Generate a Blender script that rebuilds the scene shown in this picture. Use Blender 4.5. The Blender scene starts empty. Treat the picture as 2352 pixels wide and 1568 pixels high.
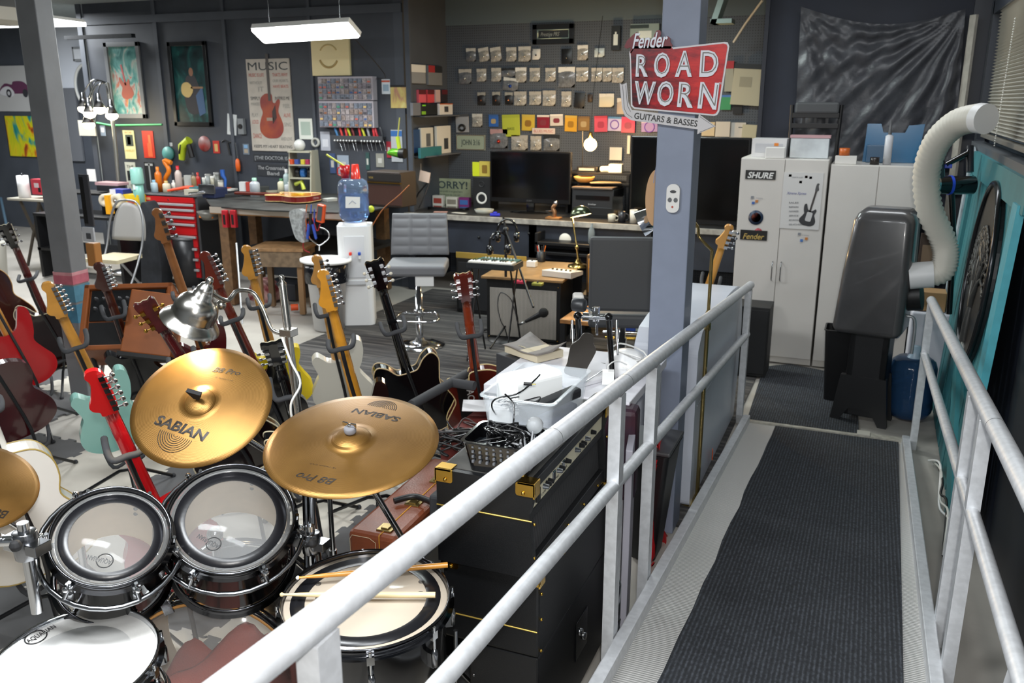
import bpy, math, random
from mathutils import Vector as V, Matrix
from math import sin, cos, tan, atan2, pi, radians, sqrt
random.seed(7)
sc = bpy.context.scene
COL = sc.collection
# ---------------- camera ----------------
F_, TH, YAW, CH = 2000.0, radians(15.5), radians(22.4), 1.9
cd = bpy.data.cameras.new('camera'); cam = bpy.data.objects.new('camera', cd); COL.objects.link(cam)
cam.location = (0, 0, CH); cam.rotation_euler = (pi/2-TH, 0, YAW)
cd.sensor_width = 36; cd.lens = 36*F_/2352; cd.clip_start = .05; cd.clip_end = 100
cd.dof.use_dof = True; cd.dof.focus_distance = 2.5; cd.dof.aperture_fstop = 6.6
sc.camera = cam
sc.view_settings.view_transform = 'Standard'; sc.view_settings.look = 'None'
sc.view_settings.gamma = 1; sc.view_settings.use_curve_mapping = False
sc.view_settings.exposure = 0.08
# ---------------- world and room light ----------------
w = bpy.data.worlds.new('world'); sc.world = w; w.use_nodes = True
w.node_tree.nodes['Background'].inputs[0].default_value = (.8, .88, 1, 1)
w.node_tree.nodes['Background'].inputs[1].default_value = .3
def area(loc, size, sy, power, col=(1, 1, 1), rot=(0, 0, 0)):
    l = bpy.data.lights.new('ceiling_lamp', 'AREA'); l.shape = 'RECTANGLE'; l.size = size; l.size_y = sy; l.energy = power; l.color = col
    o = bpy.data.objects.new('ceiling_lamp', l); COL.objects.link(o); o.location = loc; o.rotation_euler = rot; return o
def depth(p): p = V(p)-CAM_; return (-p.x*sin(YAW)+p.y*cos(YAW))*cos(TH)-p.z*sin(TH)
CAM_ = V((0, 0, CH))
def point(loc, power, col, r=.03):
    l = bpy.data.lights.new('lamp_light', 'POINT'); l.energy = power; l.color = col; l.shadow_soft_size = r
    o = bpy.data.objects.new('lamp_light', l); COL.objects.link(o); o.location = loc; return o
def spot(loc, target, power, col, ang=80, r=.05, blend=.5):
    l = bpy.data.lights.new('lamp_spot', 'SPOT'); l.energy = power; l.color = col; l.shadow_soft_size = r; l.spot_size = radians(ang); l.spot_blend = blend
    o = bpy.data.objects.new('lamp_spot', l); COL.objects.link(o); o.location = loc
    o.rotation_euler = (V(target)-V(loc)).to_track_quat('-Z', 'Y').to_euler(); return o
COOL = (.93, .97, 1.0)
area((-1.7, .8, 2.85), 1.2, .3, 78, COOL, (0, 0, .3))       # tubes above the drum kit
area((-.2, .6, 2.85), 1.2, .3, 55, COOL)                     # tube above the head of the ramp
area((-3.0, 4.7, 2.85), 1.2, .3, 46, COOL)
area((-.1, 5.6, 2.85), 1.2, .3, 16, COOL)
area((-6.2, 4.0, 2.85), 1.2, .3, 60, COOL)
area((-9.5, 7.5, 2.85), 1.2, .3, 120, COOL)
area((-2.4, 6.6, 2.85), 1.2, .3, 55, (.88, 1, .98))
flash = spot((.05, -.05, 2.02), (-1.3, 3.0, .8), 130, (1, .98, .95), 110, .03, .8)   # the camera's flash
# ---------------- pixel -> world ----------------
def ray(px, py):
    x = px-1176; u = 784-py; f = F_*cos(TH)+u*sin(TH)
    return V((x*cos(YAW)-f*sin(YAW), x*sin(YAW)+f*cos(YAW), u*cos(TH)-F_*sin(TH)))
CAM = V((0, 0, CH))
def P(px, py, z=None, Y=None, X=None, Z=None):
    d = ray(px, py)
    t = (z-CH)/d.z if z is not None else Y/d.y if Y is not None else X/d.x if X is not None else Z/F_
    return CAM+d*t
def PP(px, py, C, n):
    d = ray(px, py); n = V(n); return CAM+d*((V(C)-CAM).dot(n)/d.dot(n))
# ---------------- materials ----------------
def lin(h):
    if isinstance(h, str):
        c = [int(h[i:i+2], 16)/255 for i in (0, 2, 4)]
        return tuple((x/12.92 if x <= .04045 else ((x+.055)/1.055)**2.4) for x in c)+(1,)
    return tuple(h)+(1,)
MC = {}
def M(h, rough=.5, metal=0, n=0, ns=20, bump=0, bs=60, coat=0, trans=0, emit=0, alpha=1, h2=None, sp=None):
    key = (h, rough, metal, n, ns, bump, bs, coat, trans, emit, alpha, h2)
    if key in MC: return MC[key]
    m = bpy.data.materials.new('mat_'+str(h)); m.use_nodes = True; nt = m.node_tree; b = nt.nodes['Principled BSDF']
    b.inputs['Base Color'].default_value = lin(h); b.inputs['Roughness'].default_value = rough; b.inputs['Metallic'].default_value = metal
    if coat: b.inputs['Coat Weight'].default_value = coat; b.inputs['Coat Roughness'].default_value = .06
    if trans: b.inputs['Transmission Weight'].default_value = trans; b.inputs['IOR'].default_value = 1.3
    if alpha < 1: b.inputs['Alpha'].default_value = alpha
    if emit: b.inputs['Emission Color'].default_value = lin(h); b.inputs['Emission Strength'].default_value = emit
    tc = None
    if n or bump or h2:
        tc = nt.nodes.new('ShaderNodeTexCoord')
    if n or h2:
        t = nt.nodes.new('ShaderNodeTexNoise'); t.inputs['Scale'].default_value = ns; t.inputs['Detail'].default_value = 5
        nt.links.new(tc.outputs['Object'], t.inputs['Vector'])
        r = nt.nodes.new('ShaderNodeMix'); r.data_type = 'RGBA'
        c = lin(h); a = n or .5
        r.inputs[6].default_value = tuple(x*(1-a) for x in c[:3])+(1,)
        r.inputs[7].default_value = lin(h2) if h2 else tuple(min(1, x*(1+a)) for x in c[:3])+(1,)
        if h2: r.inputs[6].default_value = c
        mr = nt.nodes.new('ShaderNodeMapRange'); mr.inputs[1].default_value = .38; mr.inputs[2].default_value = .62
        nt.links.new(t.outputs['Fac'], mr.inputs[0]); nt.links.new(mr.outputs[0], r.inputs[0]); nt.links.new(r.outputs[2], b.inputs['Base Color'])
    if bump:
        t = nt.nodes.new('ShaderNodeTexNoise'); t.inputs['Scale'].default_value = bs; t.inputs['Detail'].default_value = 3
        nt.links.new(tc.outputs['Object'], t.inputs['Vector'])
        bn = nt.nodes.new('ShaderNodeBump'); bn.inputs['Strength'].default_value = bump; bn.inputs['Distance'].default_value = .01
        nt.links.new(t.outputs['Fac'], bn.inputs['Height']); nt.links.new(bn.outputs[0], b.inputs['Normal'])
    MC[key] = m; return m
def node_mat(name, rough=.5, metal=0):
    m = bpy.data.materials.new(name); m.use_nodes = True; nt = m.node_tree; b = nt.nodes['Principled BSDF']
    b.inputs['Roughness'].default_value = rough; b.inputs['Metallic'].default_value = metal
    tc = nt.nodes.new('ShaderNodeTexCoord'); return m, nt, b, tc.outputs['Object']
def ramp(nt, fac, stops, interp='LINEAR'):
    r = nt.nodes.new('ShaderNodeValToRGB'); r.color_ramp.interpolation = interp
    e = r.color_ramp.elements
    while len(e) < len(stops): e.new(.5)
    for k, (p, h) in enumerate(stops): e[k].position = p; e[k].color = lin(h)
    nt.links.new(fac, r.inputs[0]); return r.outputs[0]
def tex(nt, vec, kind='Noise', scale=(1, 1, 1), **kw):
    mp = nt.nodes.new('ShaderNodeMapping'); mp.inputs['Scale'].default_value = scale; nt.links.new(vec, mp.inputs[0])
    t = nt.nodes.new('ShaderNodeTex'+kind); nt.links.new(mp.outputs[0], t.inputs['Vector'])
    for k, v in kw.items():
        if k in ('bands_direction', 'wave_type', 'rings_direction', 'feature'): setattr(t, k, v)
        else: t.inputs[k].default_value = v
    return t
def bumpn(nt, b, fac, strength, dist=.005):
    bn = nt.nodes.new('ShaderNodeBump'); bn.inputs['Strength'].default_value = strength; bn.inputs['Distance'].default_value = dist
    nt.links.new(fac, bn.inputs['Height']); nt.links.new(bn.outputs[0], b.inputs['Normal'])
def art(name, stops, scale=6, dist=2.0, rough=.35):
    m, nt, b, o = node_mat(name, rough); t = tex(nt, o, 'Noise', (scale, scale, scale*.6), Scale=1.0, Detail=4.0, Distortion=dist)
    nt.links.new(ramp(nt, t.outputs['Fac'], stops), b.inputs['Base Color']); return m
# ---------------- mesh builder ----------------
class B:
    def __init__(s, T=None): s.v = []; s.f = []; s.mi = []; s.sm = []; s.mats = []; s.T = T
    def add(s, vs, fs, m, smooth=False, T=None):
        if m not in s.mats: s.mats.append(m)
        i = s.mats.index(m); o = len(s.v)
        T = T if T is not None else s.T
        for v in vs:
            v = V(v)
            s.v.append(T @ v if T is not None else v)
        for f in fs: s.f.append([o+k for k in f]); s.mi.append(i); s.sm.append(smooth)
        return s
    def box(s, x0, x1, y0, y1, z0, z1, m, T=None):
        vs = [(x, y, z) for z in (z0, z1) for y in (y0, y1) for x in (x0, x1)]
        return s.add(vs, [(0, 2, 3, 1), (4, 5, 7, 6), (0, 1, 5, 4), (2, 6, 7, 3), (0, 4, 6, 2), (1, 3, 7, 5)], m, False, T)
    def cyl(s, p0, p1, r0, m, r1=None, n=16, cap=True):
        return s.tube([p0, p1], [r0, r0 if r1 is None else r1], m, n, cap)
    def tube(s, pts, r, m, n=8, cap=True, smooth=True, closed=False):
        pts = [V(p) for p in pts]; L = len(pts); rr = r if isinstance(r, (list, tuple)) else [r]*L
        vs = []; fs = []; up = None
        for i, p in enumerate(pts):
            if closed: d = pts[(i+1) % L]-pts[i-1]
            else: d = pts[min(i+1, L-1)]-pts[max(i-1, 0)]
            d.normalize()
            if up is None: up = V((0, 0, 1)) if abs(d.z) < .9 else V((1, 0, 0))
            a = d.cross(up)
            if a.length < 1e-4: a = d.cross(V((.3, .9, .2)))
            a.normalize(); b = a.cross(d); up = b
            for k in range(n):
                t = 2*pi*k/n; vs.append(p+(a*cos(t)+b*sin(t))*rr[i])
        R = L if closed else L-1
        for i in range(R):
            j = (i+1) % L
            for k in range(n): fs.append((i*n+k, i*n+(k+1) % n, j*n+(k+1) % n, j*n+k))
        s.add(vs, fs, m, smooth)
        if cap and not closed:
            s.add(vs[:n], [tuple(range(n))], m); s.add(vs[-n:], [tuple(range(n))[::-1]], m)
        return s
    def lathe(s, prof, m, n=32, T=None, smooth=True):
        vs = []; fs = []; L = len(prof)
        for r, z in prof:
            for k in range(n): t = 2*pi*k/n; vs.append((r*cos(t), r*sin(t), z))
        for i in range(L-1):
            for k in range(n): fs.append((i*n+k, i*n+(k+1) % n, (i+1)*n+(k+1) % n, (i+1)*n+k))
        TT = T if T is not None else s.T
        return s.add(vs, fs, m, smooth, TT)
    def prism(s, out, y0, y1, m, T=None, side=None):
        # outline in XZ extruded along Y
        n = len(out); vs = [(x, y0, z) for x, z in out]+[(x, y1, z) for x, z in out]
        s.add(vs, [tuple(range(n)), tuple(range(2*n-1, n-1, -1))], m, False, T)
        s.add(vs, [(k, n+k, n+(k+1) % n, (k+1) % n) for k in range(n)], side or m, False, T); return s
    def sph(s, c, r, m, n=16, sc_=(1, 1, 1)):
        vs = []; fs = []; h = n//2; c = V(c)
        for i in range(h+1):
            a = pi*i/h
            for k in range(n):
                t = 2*pi*k/n; vs.append(c+V((r*sc_[0]*sin(a)*cos(t), r*sc_[1]*sin(a)*sin(t), r*sc_[2]*cos(a))))
        for i in range(h):
            for k in range(n): fs.append((i*n+k, (i+1)*n+k, (i+1)*n+(k+1) % n, i*n+(k+1) % n))
        return s.add(vs, fs, m, True)
def cr(pts, k=6, closed=False):
    pts = [V(p) for p in pts]; n = len(pts); out = []
    g = (lambda i: pts[i % n]) if closed else (lambda i: pts[max(0, min(n-1, i))])
    for i in range(n if closed else n-1):
        a, b, c, d = g(i-1), g(i), g(i+1), g(i+2)
        for j in range(k):
            t = j/k; out.append(.5*((2*b)+(c-a)*t+(2*a-5*b+4*c-d)*t*t+(3*b-a-3*c+d)*t**3))
    if not closed: out.append(pts[-1])
    return out
def cr2(pts, k=6): return [(p.x, p.z) for p in cr([(x, 0, z) for x, z in pts], k, True)]
def rrect(x0, x1, z0, z1, r, n=5):
    o = []
    for cx, cz, a in ((x1-r, z1-r, 0), (x0+r, z1-r, 1), (x0+r, z0+r, 2), (x1-r, z0+r, 3)):
        for k in range(n+1): t = (a+k/n)*pi/2; o.append((cx+r*cos(t), cz+r*sin(t)))
    return o
def obj(name, b, parent=None, bev=0, loc=None, rot=None, seg=2):
    me = bpy.data.meshes.new(name); me.from_pydata([tuple(v) for v in b.v], [], b.f)
    for m in b.mats: me.materials.append(m)
    me.polygons.foreach_set('material_index', b.mi); me.polygons.foreach_set('use_smooth', b.sm); me.update()
    o = bpy.data.objects.new(name, me); COL.objects.link(o)
    if parent: o.parent = parent
    if loc is not None: o.location = loc
    if rot is not None: o.rotation_euler = rot
    if bev:
        md = o.modifiers.new('bevel', 'BEVEL'); md.width = bev; md.segments = seg; md.limit_method = 'ANGLE'; md.angle_limit = radians(40)
    return o
def tag(o, label=None, cat=None, group=None, kind=None):
    if label: o['label'] = label
    if cat: o['category'] = cat
    if group: o['group'] = group
    if kind: o['kind'] = kind
    return o
def thing(name, label, cat, loc=(0, 0, 0), rot=(0, 0, 0), group=None):
    o = bpy.data.objects.new(name, None); COL.objects.link(o); o.location = loc; o.rotation_euler = rot; o.empty_display_size = .05
    return tag(o, label, cat, group)
def solo(name, b, label, cat, loc=(0, 0, 0), rot=(0, 0, 0), group=None, bev=0):
    return tag(obj(name, b, None, bev, loc, rot), label, cat, group)
def struct(name, b, bev=0): return tag(obj(name, b, None, bev), kind='structure')
def tree(o, loc, rot=None, label=None, group=None):
    c = o.copy(); COL.objects.link(c); c.location = loc
    if rot is not None: c.rotation_euler = rot
    if label: c['label'] = label
    if group: c['group'] = group
    for ch in list(o.children):
        d = ch.copy(); COL.objects.link(d); d.parent = c
        for g in list(ch.children):
            e = g.copy(); COL.objects.link(e); e.parent = d
    return c
def text(name, s, m, A, Bp, n, parent=None, hgt=None, depth=.001, shear=0, bold=0, sp=1.0):
    # writing whose baseline runs from A to Bp on a plane of normal n (towards the reader)
    c = bpy.data.curves.new(name, 'FONT'); c.body = s; c.extrude = depth; c.shear = shear; c.offset = bold; c.space_character = sp; c.resolution_u = 3
    t = bpy.data.objects.new(name, c); COL.objects.link(t)
    dg = bpy.context.evaluated_depsgraph_get(); dg.update()
    me = bpy.data.meshes.new_from_object(t.evaluated_get(dg)); bpy.data.objects.remove(t); me.name = name
    xs = [v.co.x for v in me.vertices]; ys = [v.co.y for v in me.vertices]
    A = V(A); Bp = V(Bp); n = V(n).normalized(); xd = (Bp-A); W = xd.length; xd.normalize(); yd = n.cross(xd).normalized()
    kx = W/(max(xs)-min(xs)); ky = hgt/(max(ys)) if hgt else kx
    for v in me.vertices:
        x = (v.co.x-min(xs))*kx; y = v.co.y*ky
        v.co = A+xd*x+yd*y+n*(v.co.z+depth+.0004)
    me.materials.clear(); me.materials.append(m)
    o = bpy.data.objects.new(name, me); COL.objects.link(o)
    if parent:
        o.parent = parent; o.matrix_parent_inverse = (Matrix.LocRotScale(parent.location, parent.rotation_euler, None) if parent.parent is None else wm(parent)).inverted()
    return o
def wm(o):
    m = Matrix.LocRotScale(o.location, o.rotation_euler, None) if o.rotation_mode != 'QUATERNION' else Matrix.LocRotScale(o.location, o.rotation_quaternion, None)
    return wm(o.parent) @ o.matrix_parent_inverse @ m if o.parent else m
def basis(zdir, xhint=(1, 0, 0)):
    z = V(zdir).normalized(); y = z.cross(V(xhint)).normalized(); x = y.cross(z)
    return Matrix((x, y, z)).transposed()
# common materials
BLK = M('111113', .45); BLKG = M('0a0a0c', .12, coat=.6); BLKR = M('1b1b1d', .75); CHR = M('d8dadd', .12, 1); CHRD = M('9a9ca0', .2, 1)
ALU = M('d3d5d8', .42, .45, n=.07, ns=40); WHT = M('e8e8e6', .45); GOLD = M('d2a84c', .22, 1); BRASS = M('b8924c', .25, 1)
WOOD = M('9b6a3a', .5, n=.3, ns=12); MAPLE = M('c98a35', .3, n=.15, ns=8, coat=.3); CREAM = M('d9cfae', .4)
# ================= THE ROOM =================
# painted plywood walls
m_wall, nt, b_, o_ = node_mat('wall_paint', .55)
t_ = tex(nt, o_, 'Noise', (3, 3, 3), Scale=1.0, Detail=6.0); nt.links.new(ramp(nt, t_.outputs['Fac'], [(.3, '33373f'), (.7, '3d424b')]), b_.inputs['Base Color'])
m_wallL = M('454a53', .6, n=.08, ns=3)
m_peg, nt, b_, o_ = node_mat('pegboard_paint', .5)
def peg(nt, b_, o_, base, hole):
    sx = nt.nodes.new('ShaderNodeSeparateXYZ'); nt.links.new(o_, sx.inputs[0]); ds = []
    for ax in (0, 2):
        f = nt.nodes.new('ShaderNodeMath'); f.operation = 'MULTIPLY'; f.inputs[1].default_value = 1/.0254; nt.links.new(sx.outputs[ax], f.inputs[0])
        g = nt.nodes.new('ShaderNodeMath'); g.operation = 'FRACT'; nt.links.new(f.outputs[0], g.inputs[0])
        h = nt.nodes.new('ShaderNodeMath'); h.operation = 'SUBTRACT'; h.inputs[1].default_value = .5; nt.links.new(g.outputs[0], h.inputs[0])
        k = nt.nodes.new('ShaderNodeMath'); k.operation = 'MULTIPLY'; nt.links.new(h.outputs[0], k.inputs[0]); nt.links.new(h.outputs[0], k.inputs[1]); ds.append(k)
    a = nt.nodes.new('ShaderNodeMath'); nt.links.new(ds[0].outputs[0], a.inputs[0]); nt.links.new(ds[1].outputs[0], a.inputs[1])
    c = nt.nodes.new('ShaderNodeMath'); c.operation = 'LESS_THAN'; c.inputs[1].default_value = .028; nt.links.new(a.outputs[0], c.inputs[0])
    nt.links.new(ramp(nt, c.outputs[0], [(0, base), (1, hole)]), b_.inputs['Base Color'])
peg(nt, b_, o_, '50555d', '15171a')
m_floor = M('a9a49c', .45, n=.1, ns=2, bump=.05)
m_navy = M('1b2130', .6, n=.1, ns=4)
struct('floor', B().box(-14, 2.5, -2.5, 11, -.1, 0, m_floor))
m_ceil = M('8d9494', .8, n=.05)
struct('ceiling', B().box(-14, 2.5, -2.5, 11, 2.95, 3.05, m_ceil))
YL, YP, XC = 7.9, 8.85, -4.41
wl = struct('wall_left', B().box(-8.55, XC-.1, YL, YL+.1, 0, 2.95, m_wall))
struct('wall_corner', B().box(XC-.1, XC, YL, YP, 0, 2.95, m_wallL))
struct('wall_back', B().box(XC-.1, -.86, YP, YP+.1, 0, 2.66, m_peg))
struct('wall_upper', B().box(XC-.1, -.85, YP-.01, YP+.1, 2.66, 2.95, M('5f6b70', .55)))
struct('wall_return', B().box(-.86, -.76, 7.151, YP, 0, 2.95, m_navy))
struct('wall_cabinet', B().box(-.86, .7, 7.05, 7.15, 0, 2.95, m_navy))
struct('wall_right', B().box(.62, .75, -2.5, 7.15, 0, 1.63, m_navy).box(.62, .75, 6.62, 7.15, 1.63, 2.95, m_navy).box(.62, .75, -2.5, 6.62, 2.45, 2.95, m_navy))
struct('wall_rear', B().box(-14, 2.5, -2.6, -2.5, 0, 2.95, M('8a8f94', .7)))
struct('wall_west', B().box(-14.1, -14, -2.6, 11, 0, 2.95, M('8a8f94', .7)))
struct('wall_garage', B().box(-14, -8.3, 9.6, 9.7, 0, 2.95, M('4a4f58', .6, n=.08, ns=3)))
struct('wall_partition', B().box(-8.65, -8.551, YL+.002, 9.59, 0, 2.95, M('9aa2a8', .5)))
# battens and casing on the left wall
for k, (px, wd) in enumerate(((203, .07), (527, .04), (720, .03), (372, .05), (940, .05))):
    x = P(px, 200, Y=YL).x; struct('trim_%d' % (k+1), B().box(x-wd/2, x+wd/2, YL-.02, YL+.01, 0, 2.95, m_wallL))
struct('trim_6', B().box(-8.55, XC, YL-.025, YL+.01, 2.72, 2.8, m_wallL))
struct('trim_7', B().box(-.875, -.845, 7.02, 7.07, 0, 2.95, M('1a1d28', .4)).box(.5, .62, 7.0, 7.06, 0, 2.95, M('242934', .4)))
struct('trim_8', B().box(.58, .63, 6.55, 6.68, 0, 2.95, M('2b3038', .4)).box(.58, .63, -2.5, 6.6, 2.42, 2.5, M('2b3038', .4)).box(.56, .63, -2.5, 6.6, 1.58, 1.64, M('5b5f63', .4)))
# window with a pleated blind
struct('window_1', B().box(.66, .67, -2.5, 6.6, 1.63, 2.45, M('a9b8c4', .05, trans=.8)))
m_bl, nt, b_, o_ = node_mat('blind_fabric', .7)
b_.inputs['Base Color'].default_value = lin('a9a79d')
bl = B(); zz = 2.44; vs = []; fs = []
k = 0
while zz > 1.7:
    vs += [(.615 if k % 2 else .595, 1.0, zz), (.615 if k % 2 else .595, 6.35, zz)]; zz -= .0095; k += 1
for i in range(k-1): fs.append((2*i, 2*i+1, 2*i+3, 2*i+2))
bl.add(vs, fs, m_bl)
t = thing('pleated_blind', 'closed beige pleated blind in the window above the teal gate', 'blind', (0, 0, 0))
obj('fabric', bl, t); obj('rail', B().box(.585, .625, 1.0, 6.36, 1.675, 1.7, M('77746c', .4)).box(.585, .63, 1.0, 6.36, 2.43, 2.46, M('3c3f40', .4)), t, .003)
cb = B(); 
for i in range(52): cb.sph((.575, 5.35+.002*i, 2.30-i*.0125), .0045, M('e9e9e2', .3), 6)
obj('bead_chain', cb, t)
# ceiling tube fixtures
m_tube = M('ffffff', .4, emit=6)
def fixture(c, L, W, label, rz=0, e=m_tube, light=0, col=COOL, drop=.06):
    t = thing('ceiling_light', label, 'light', c, (0, 0, rz))
    obj('housing', B().prism([(-L/2, .03), (-L/2+.03, drop), (L/2-.03, drop), (L/2, .03)], -W/2, W/2, WHT), t, .004)
    obj('diffuser', B().prism(rrect(-L/2, L/2, -W/2, W/2, .02), 0, .03, e, Matrix.Rotation(pi/2, 4, 'X')), t, .008)
    return t
f0 = P(575, 66, Y=6.9); fu = P(800, 51, Y=6.9)-f0; fv = P(607, 98, X=f0.x)-f0; fn = fu.cross(fv).normalized()
if fn.z > 0: fn = -fn
A_ = f0+(fu+fv)*.5; t = thing('ceiling_light', 'wide bright tilted shop light hanging before the wall above the guitar poster', 'light', A_)
Tf_ = Matrix((fu.normalized(), -fn, fu.normalized().cross(-fn))).transposed().to_4x4(); lu, lv = fu.length/2, fv.length/2
obj('housing', B(Tf_).prism([(-lu, -lv), (lu, -lv), (lu, lv), (-lu, lv)], .004, .05, WHT), t, .006)
obj('diffuser', B(Tf_).prism(rrect(-lu+.004, lu-.004, -lv+.004, lv-.004, .02), -.012, .004, m_tube), t, .006)
l = area(A_+fn*.03, lu*2, lv*2, 60, (.96, 1, .98)); l.rotation_euler = (fn.to_track_quat('-Z', 'Y')).to_euler()
for s, lb in ((-.38, 'left'), (.38, 'right')):
    solo('hanging_chain', B().tube([A_+V((s, 0, .06)), V((A_.x+s, A_.y, 2.95))], .003, CHRD, 6), 'thin chain above the %s end of the wide shop light' % lb, 'chain')
solo('cable', B().tube(cr([A_+V((.44, 0, .02)), A_+V((.52, .5, -.35)), P(865, 180, Y=YL-.01)], 5), .004, BLK, 6), 'thin black cord from the wide shop light down the wall', 'cord')
A_ = P(5, 58, Z=7.6)
fixture(A_, 1.3, .5, 'bright white ceiling light behind the left grey post', .2); area(A_+V((0, 0, -.05)), 1.2, .4, 40, COOL, (0, 0, .2))
solo('old_lamp', B().prism([(-.1, .05), (.1, .05), (.09, -.04), (.05, -.07), (-.1, -.07)], -.12, .12, M('9b978c', .5)).box(-.1, .1, -.1, .1, .05, .5, BLK), 'grey rounded metal shade at the top left edge of the room', 'lamp shade', P(8, 34, Z=6.5))
# ---- floor coverings ----
m_plank, nt, b_, o_ = node_mat('plank_carpet', .9)
t_ = tex(nt, o_, 'Noise', (1.2, 28, 1), Scale=1.0, Detail=6.0, Roughness=.7); nt.links.new(ramp(nt, t_.outputs['Fac'], [(.36, '1f1e20'), (.5, '3a3838'), (.64, '625f5b')]), b_.inputs['Base Color'])
solo('carpet', B().box(-4.15, -.64, 3.66, 7.9, 0, .008, m_plank), 'dark grey streaked carpet of wood plank pattern under the desk and stool', 'carpet')
def tile_outline(L=.61, N=10, a=.013):
    e = []
    for k in range(N):
        x0 = k*L/N; w_ = L/N
        s = a if k % 2 == 0 else -a
        e += [(x0+.12*w_, 0), (x0-.02*w_, s), (x0+.98*w_, s)] if k % 2 == 0 else [(x0+.12*w_, 0), (x0+.02*w_, s), (x0+.98*w_, s)]
    bot = [(x, y) for x, y in e]; o = []
    o += bot                                            # bottom
    o += [(L-y, x) for x, y in bot]                     # right (same wave as left)
    o += [(x, L+y) for x, y in bot[::-1]]
    o += [(-y, x) for x, y in bot[::-1]]
    return o
TO = tile_outline(); RX = Matrix.Rotation(pi/2, 4, 'X')
def tilemesh(m): return B().prism([(x, y) for x, y in TO], -.012, 0, m, Matrix(((1, 0, 0, 0), (0, 0, 1, 0), (0, -1, 0, 0), (0, 0, 0, 1))))
mt = [M('cfc9bd', .8, n=.05, ns=5), M('5f5f60', .85, n=.06, ns=5)]
tl = [solo('foam_mat', tilemesh(mt[k]), 'off-white foam puzzle mat tile on the floor' if k == 0 else 'dark grey foam puzzle mat tile on the floor', 'foam mat', (0, 0, 0), group='foam floor tiles') for k in (0, 1)]
first = [True, True]
for i in range(-11, -2):
    for j in range(1, 8):
        x = i*.61+.35; y = j*.61-.3
        if x+.61 > -4.14 and y+.61 > 3.62: continue
        q = P  # keep only tiles in view
        rel = V((x+.3, y+.3, 0)); f = -rel.x*sin(YAW)+rel.y*cos(YAW); xx = rel.x*cos(YAW)+rel.y*sin(YAW)
        dep = f*cos(TH)+CH*sin(TH); u = f*sin(TH)-CH*cos(TH)
        if dep < .5: continue
        px = 1176+F_*xx/dep; py = 784-F_*u/dep
        if px < -150 or py > 1750: continue
        k = (i+j) % 2
        if first[k]: tl[k].location = (x, y, .001); first[k] = False; o = tl[k]
        else: o = tl[k].copy(); COL.objects.link(o); o.location = (x, y, .001)
# ---- ramp ----
S = .09; YE = 5.17
def RZ(y): return S*(YE-y)
m_rib, nt, b_, o_ = node_mat('ribbed_aluminium', .4, .6)
t_ = tex(nt, o_, 'Wave', (0, 1, 0), Scale=28.0, bands_direction='Y'); nt.links.new(ramp(nt, t_.outputs['Fac'], [(.2, 'b4b3b0'), (.6, 'e6e4e0')]), b_.inputs['Base Color']); bumpn(nt, b_, t_.outputs['Fac'], .4, .003)
def slope_prism(b, x0, x1, y0, y1, h0, h1, m):   # slab following the ramp
    vs = [(x, y, RZ(y)+h) for h in (h0, h1) for y in (y0, y1) for x in (x0, x1)]
    b.add(vs, [(0, 2, 3, 1), (4, 5, 7, 6), (0, 1, 5, 4), (2, 6, 7, 3), (0, 4, 6, 2), (1, 3, 7, 5)], m)
t = thing('wheelchair_ramp', 'long aluminium access ramp with raised side curbs sloping down to the shop floor', 'ramp', (0, 0, 0))
d = B(); slope_prism(d, -.56, .29, -1.2, YE, -.03, 0, m_rib); obj('deck', d, t)
for xs in (-.6, .29):
    d = B(); slope_prism(d, xs, xs+.04, -1.2, YE, -.05, .05, ALU); slope_prism(d, xs-.02 if xs < 0 else xs, xs+.04 if xs < 0 else xs+.06, -1.2, YE, -.06, -.045, ALU); obj('curb', d, t, .004)
m_run, nt, b_, o_ = node_mat('ribbed_runner', .95)
t1 = tex(nt, o_, 'Wave', (1, 0, 0), Scale=22.0, bands_direction='X', Distortion=.6)
t2 = tex(nt, o_, 'Noise', (110, 60, 60), Scale=1.0, Detail=3.0)
mx = nt.nodes.new('ShaderNodeMix'); mx.data_type = 'FLOAT'; mx.inputs[0].default_value = .72; nt.links.new(t1.outputs['Fac'], mx.inputs[2]); nt.links.new(t2.outputs['Fac'], mx.inputs[3])
nt.links.new(ramp(nt, mx.outputs[0], [(.25, '191b1f'), (.5, '25282d'), (.75, '454950')]), b_.inputs['Base Color']); bumpn(nt, b_, mx.outputs[0], .8, .004)
d = B(); vs = []; N = 30
rnd = random.Random(3)
for i in range(N+1):
    y = YE-.02-i*(YE+1.1)/N; xl = -.405-.03*(YE-y)/3+rnd.uniform(-.006, .006); xr = .275-.018*(YE-y)
    for h in (.001, .009): vs += [(xl, y, RZ(y)+h), (xr, y, RZ(y)+h)]
fs = []
for i in range(N):
    a = 4*i; e = a+4
    fs += [(a+2, a+3, e+3, e+2), (a, a+2, e+2, e), (a+1, e+1, e+3, a+3), (a, e, e+1, a+1)]
solo('carpet_runner', d.add(vs, fs, m_run), 'long charcoal ribbed carpet runner down the middle of the ramp', 'carpet')
solo('floor_mat', B().prism([(-.58, 5.2), (.06, 5.2), (.02, 6.45), (-.2, 6.42), (-.45, 6.5), (-.62, 6.36)], -.012, 0, m_run, Matrix(((1, 0, 0, 0), (0, 0, 1, 0), (0, -1, 0, 0), (0, 0, 0, 1)))), 'flat charcoal mat on the floor in front of the white cabinets', 'floor mat', (0, 0, .002))
solo('threshold_strip', B().box(-.6, .34, YE, YE+.06, 0, .012, M('a5a196', .5, n=.2, ns=30)).box(.05, .12, YE+.0, YE+.07, .012, .02, M('b8b4aa', .5)), 'worn metal threshold strip at the foot of the ramp', 'threshold strip')
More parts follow.
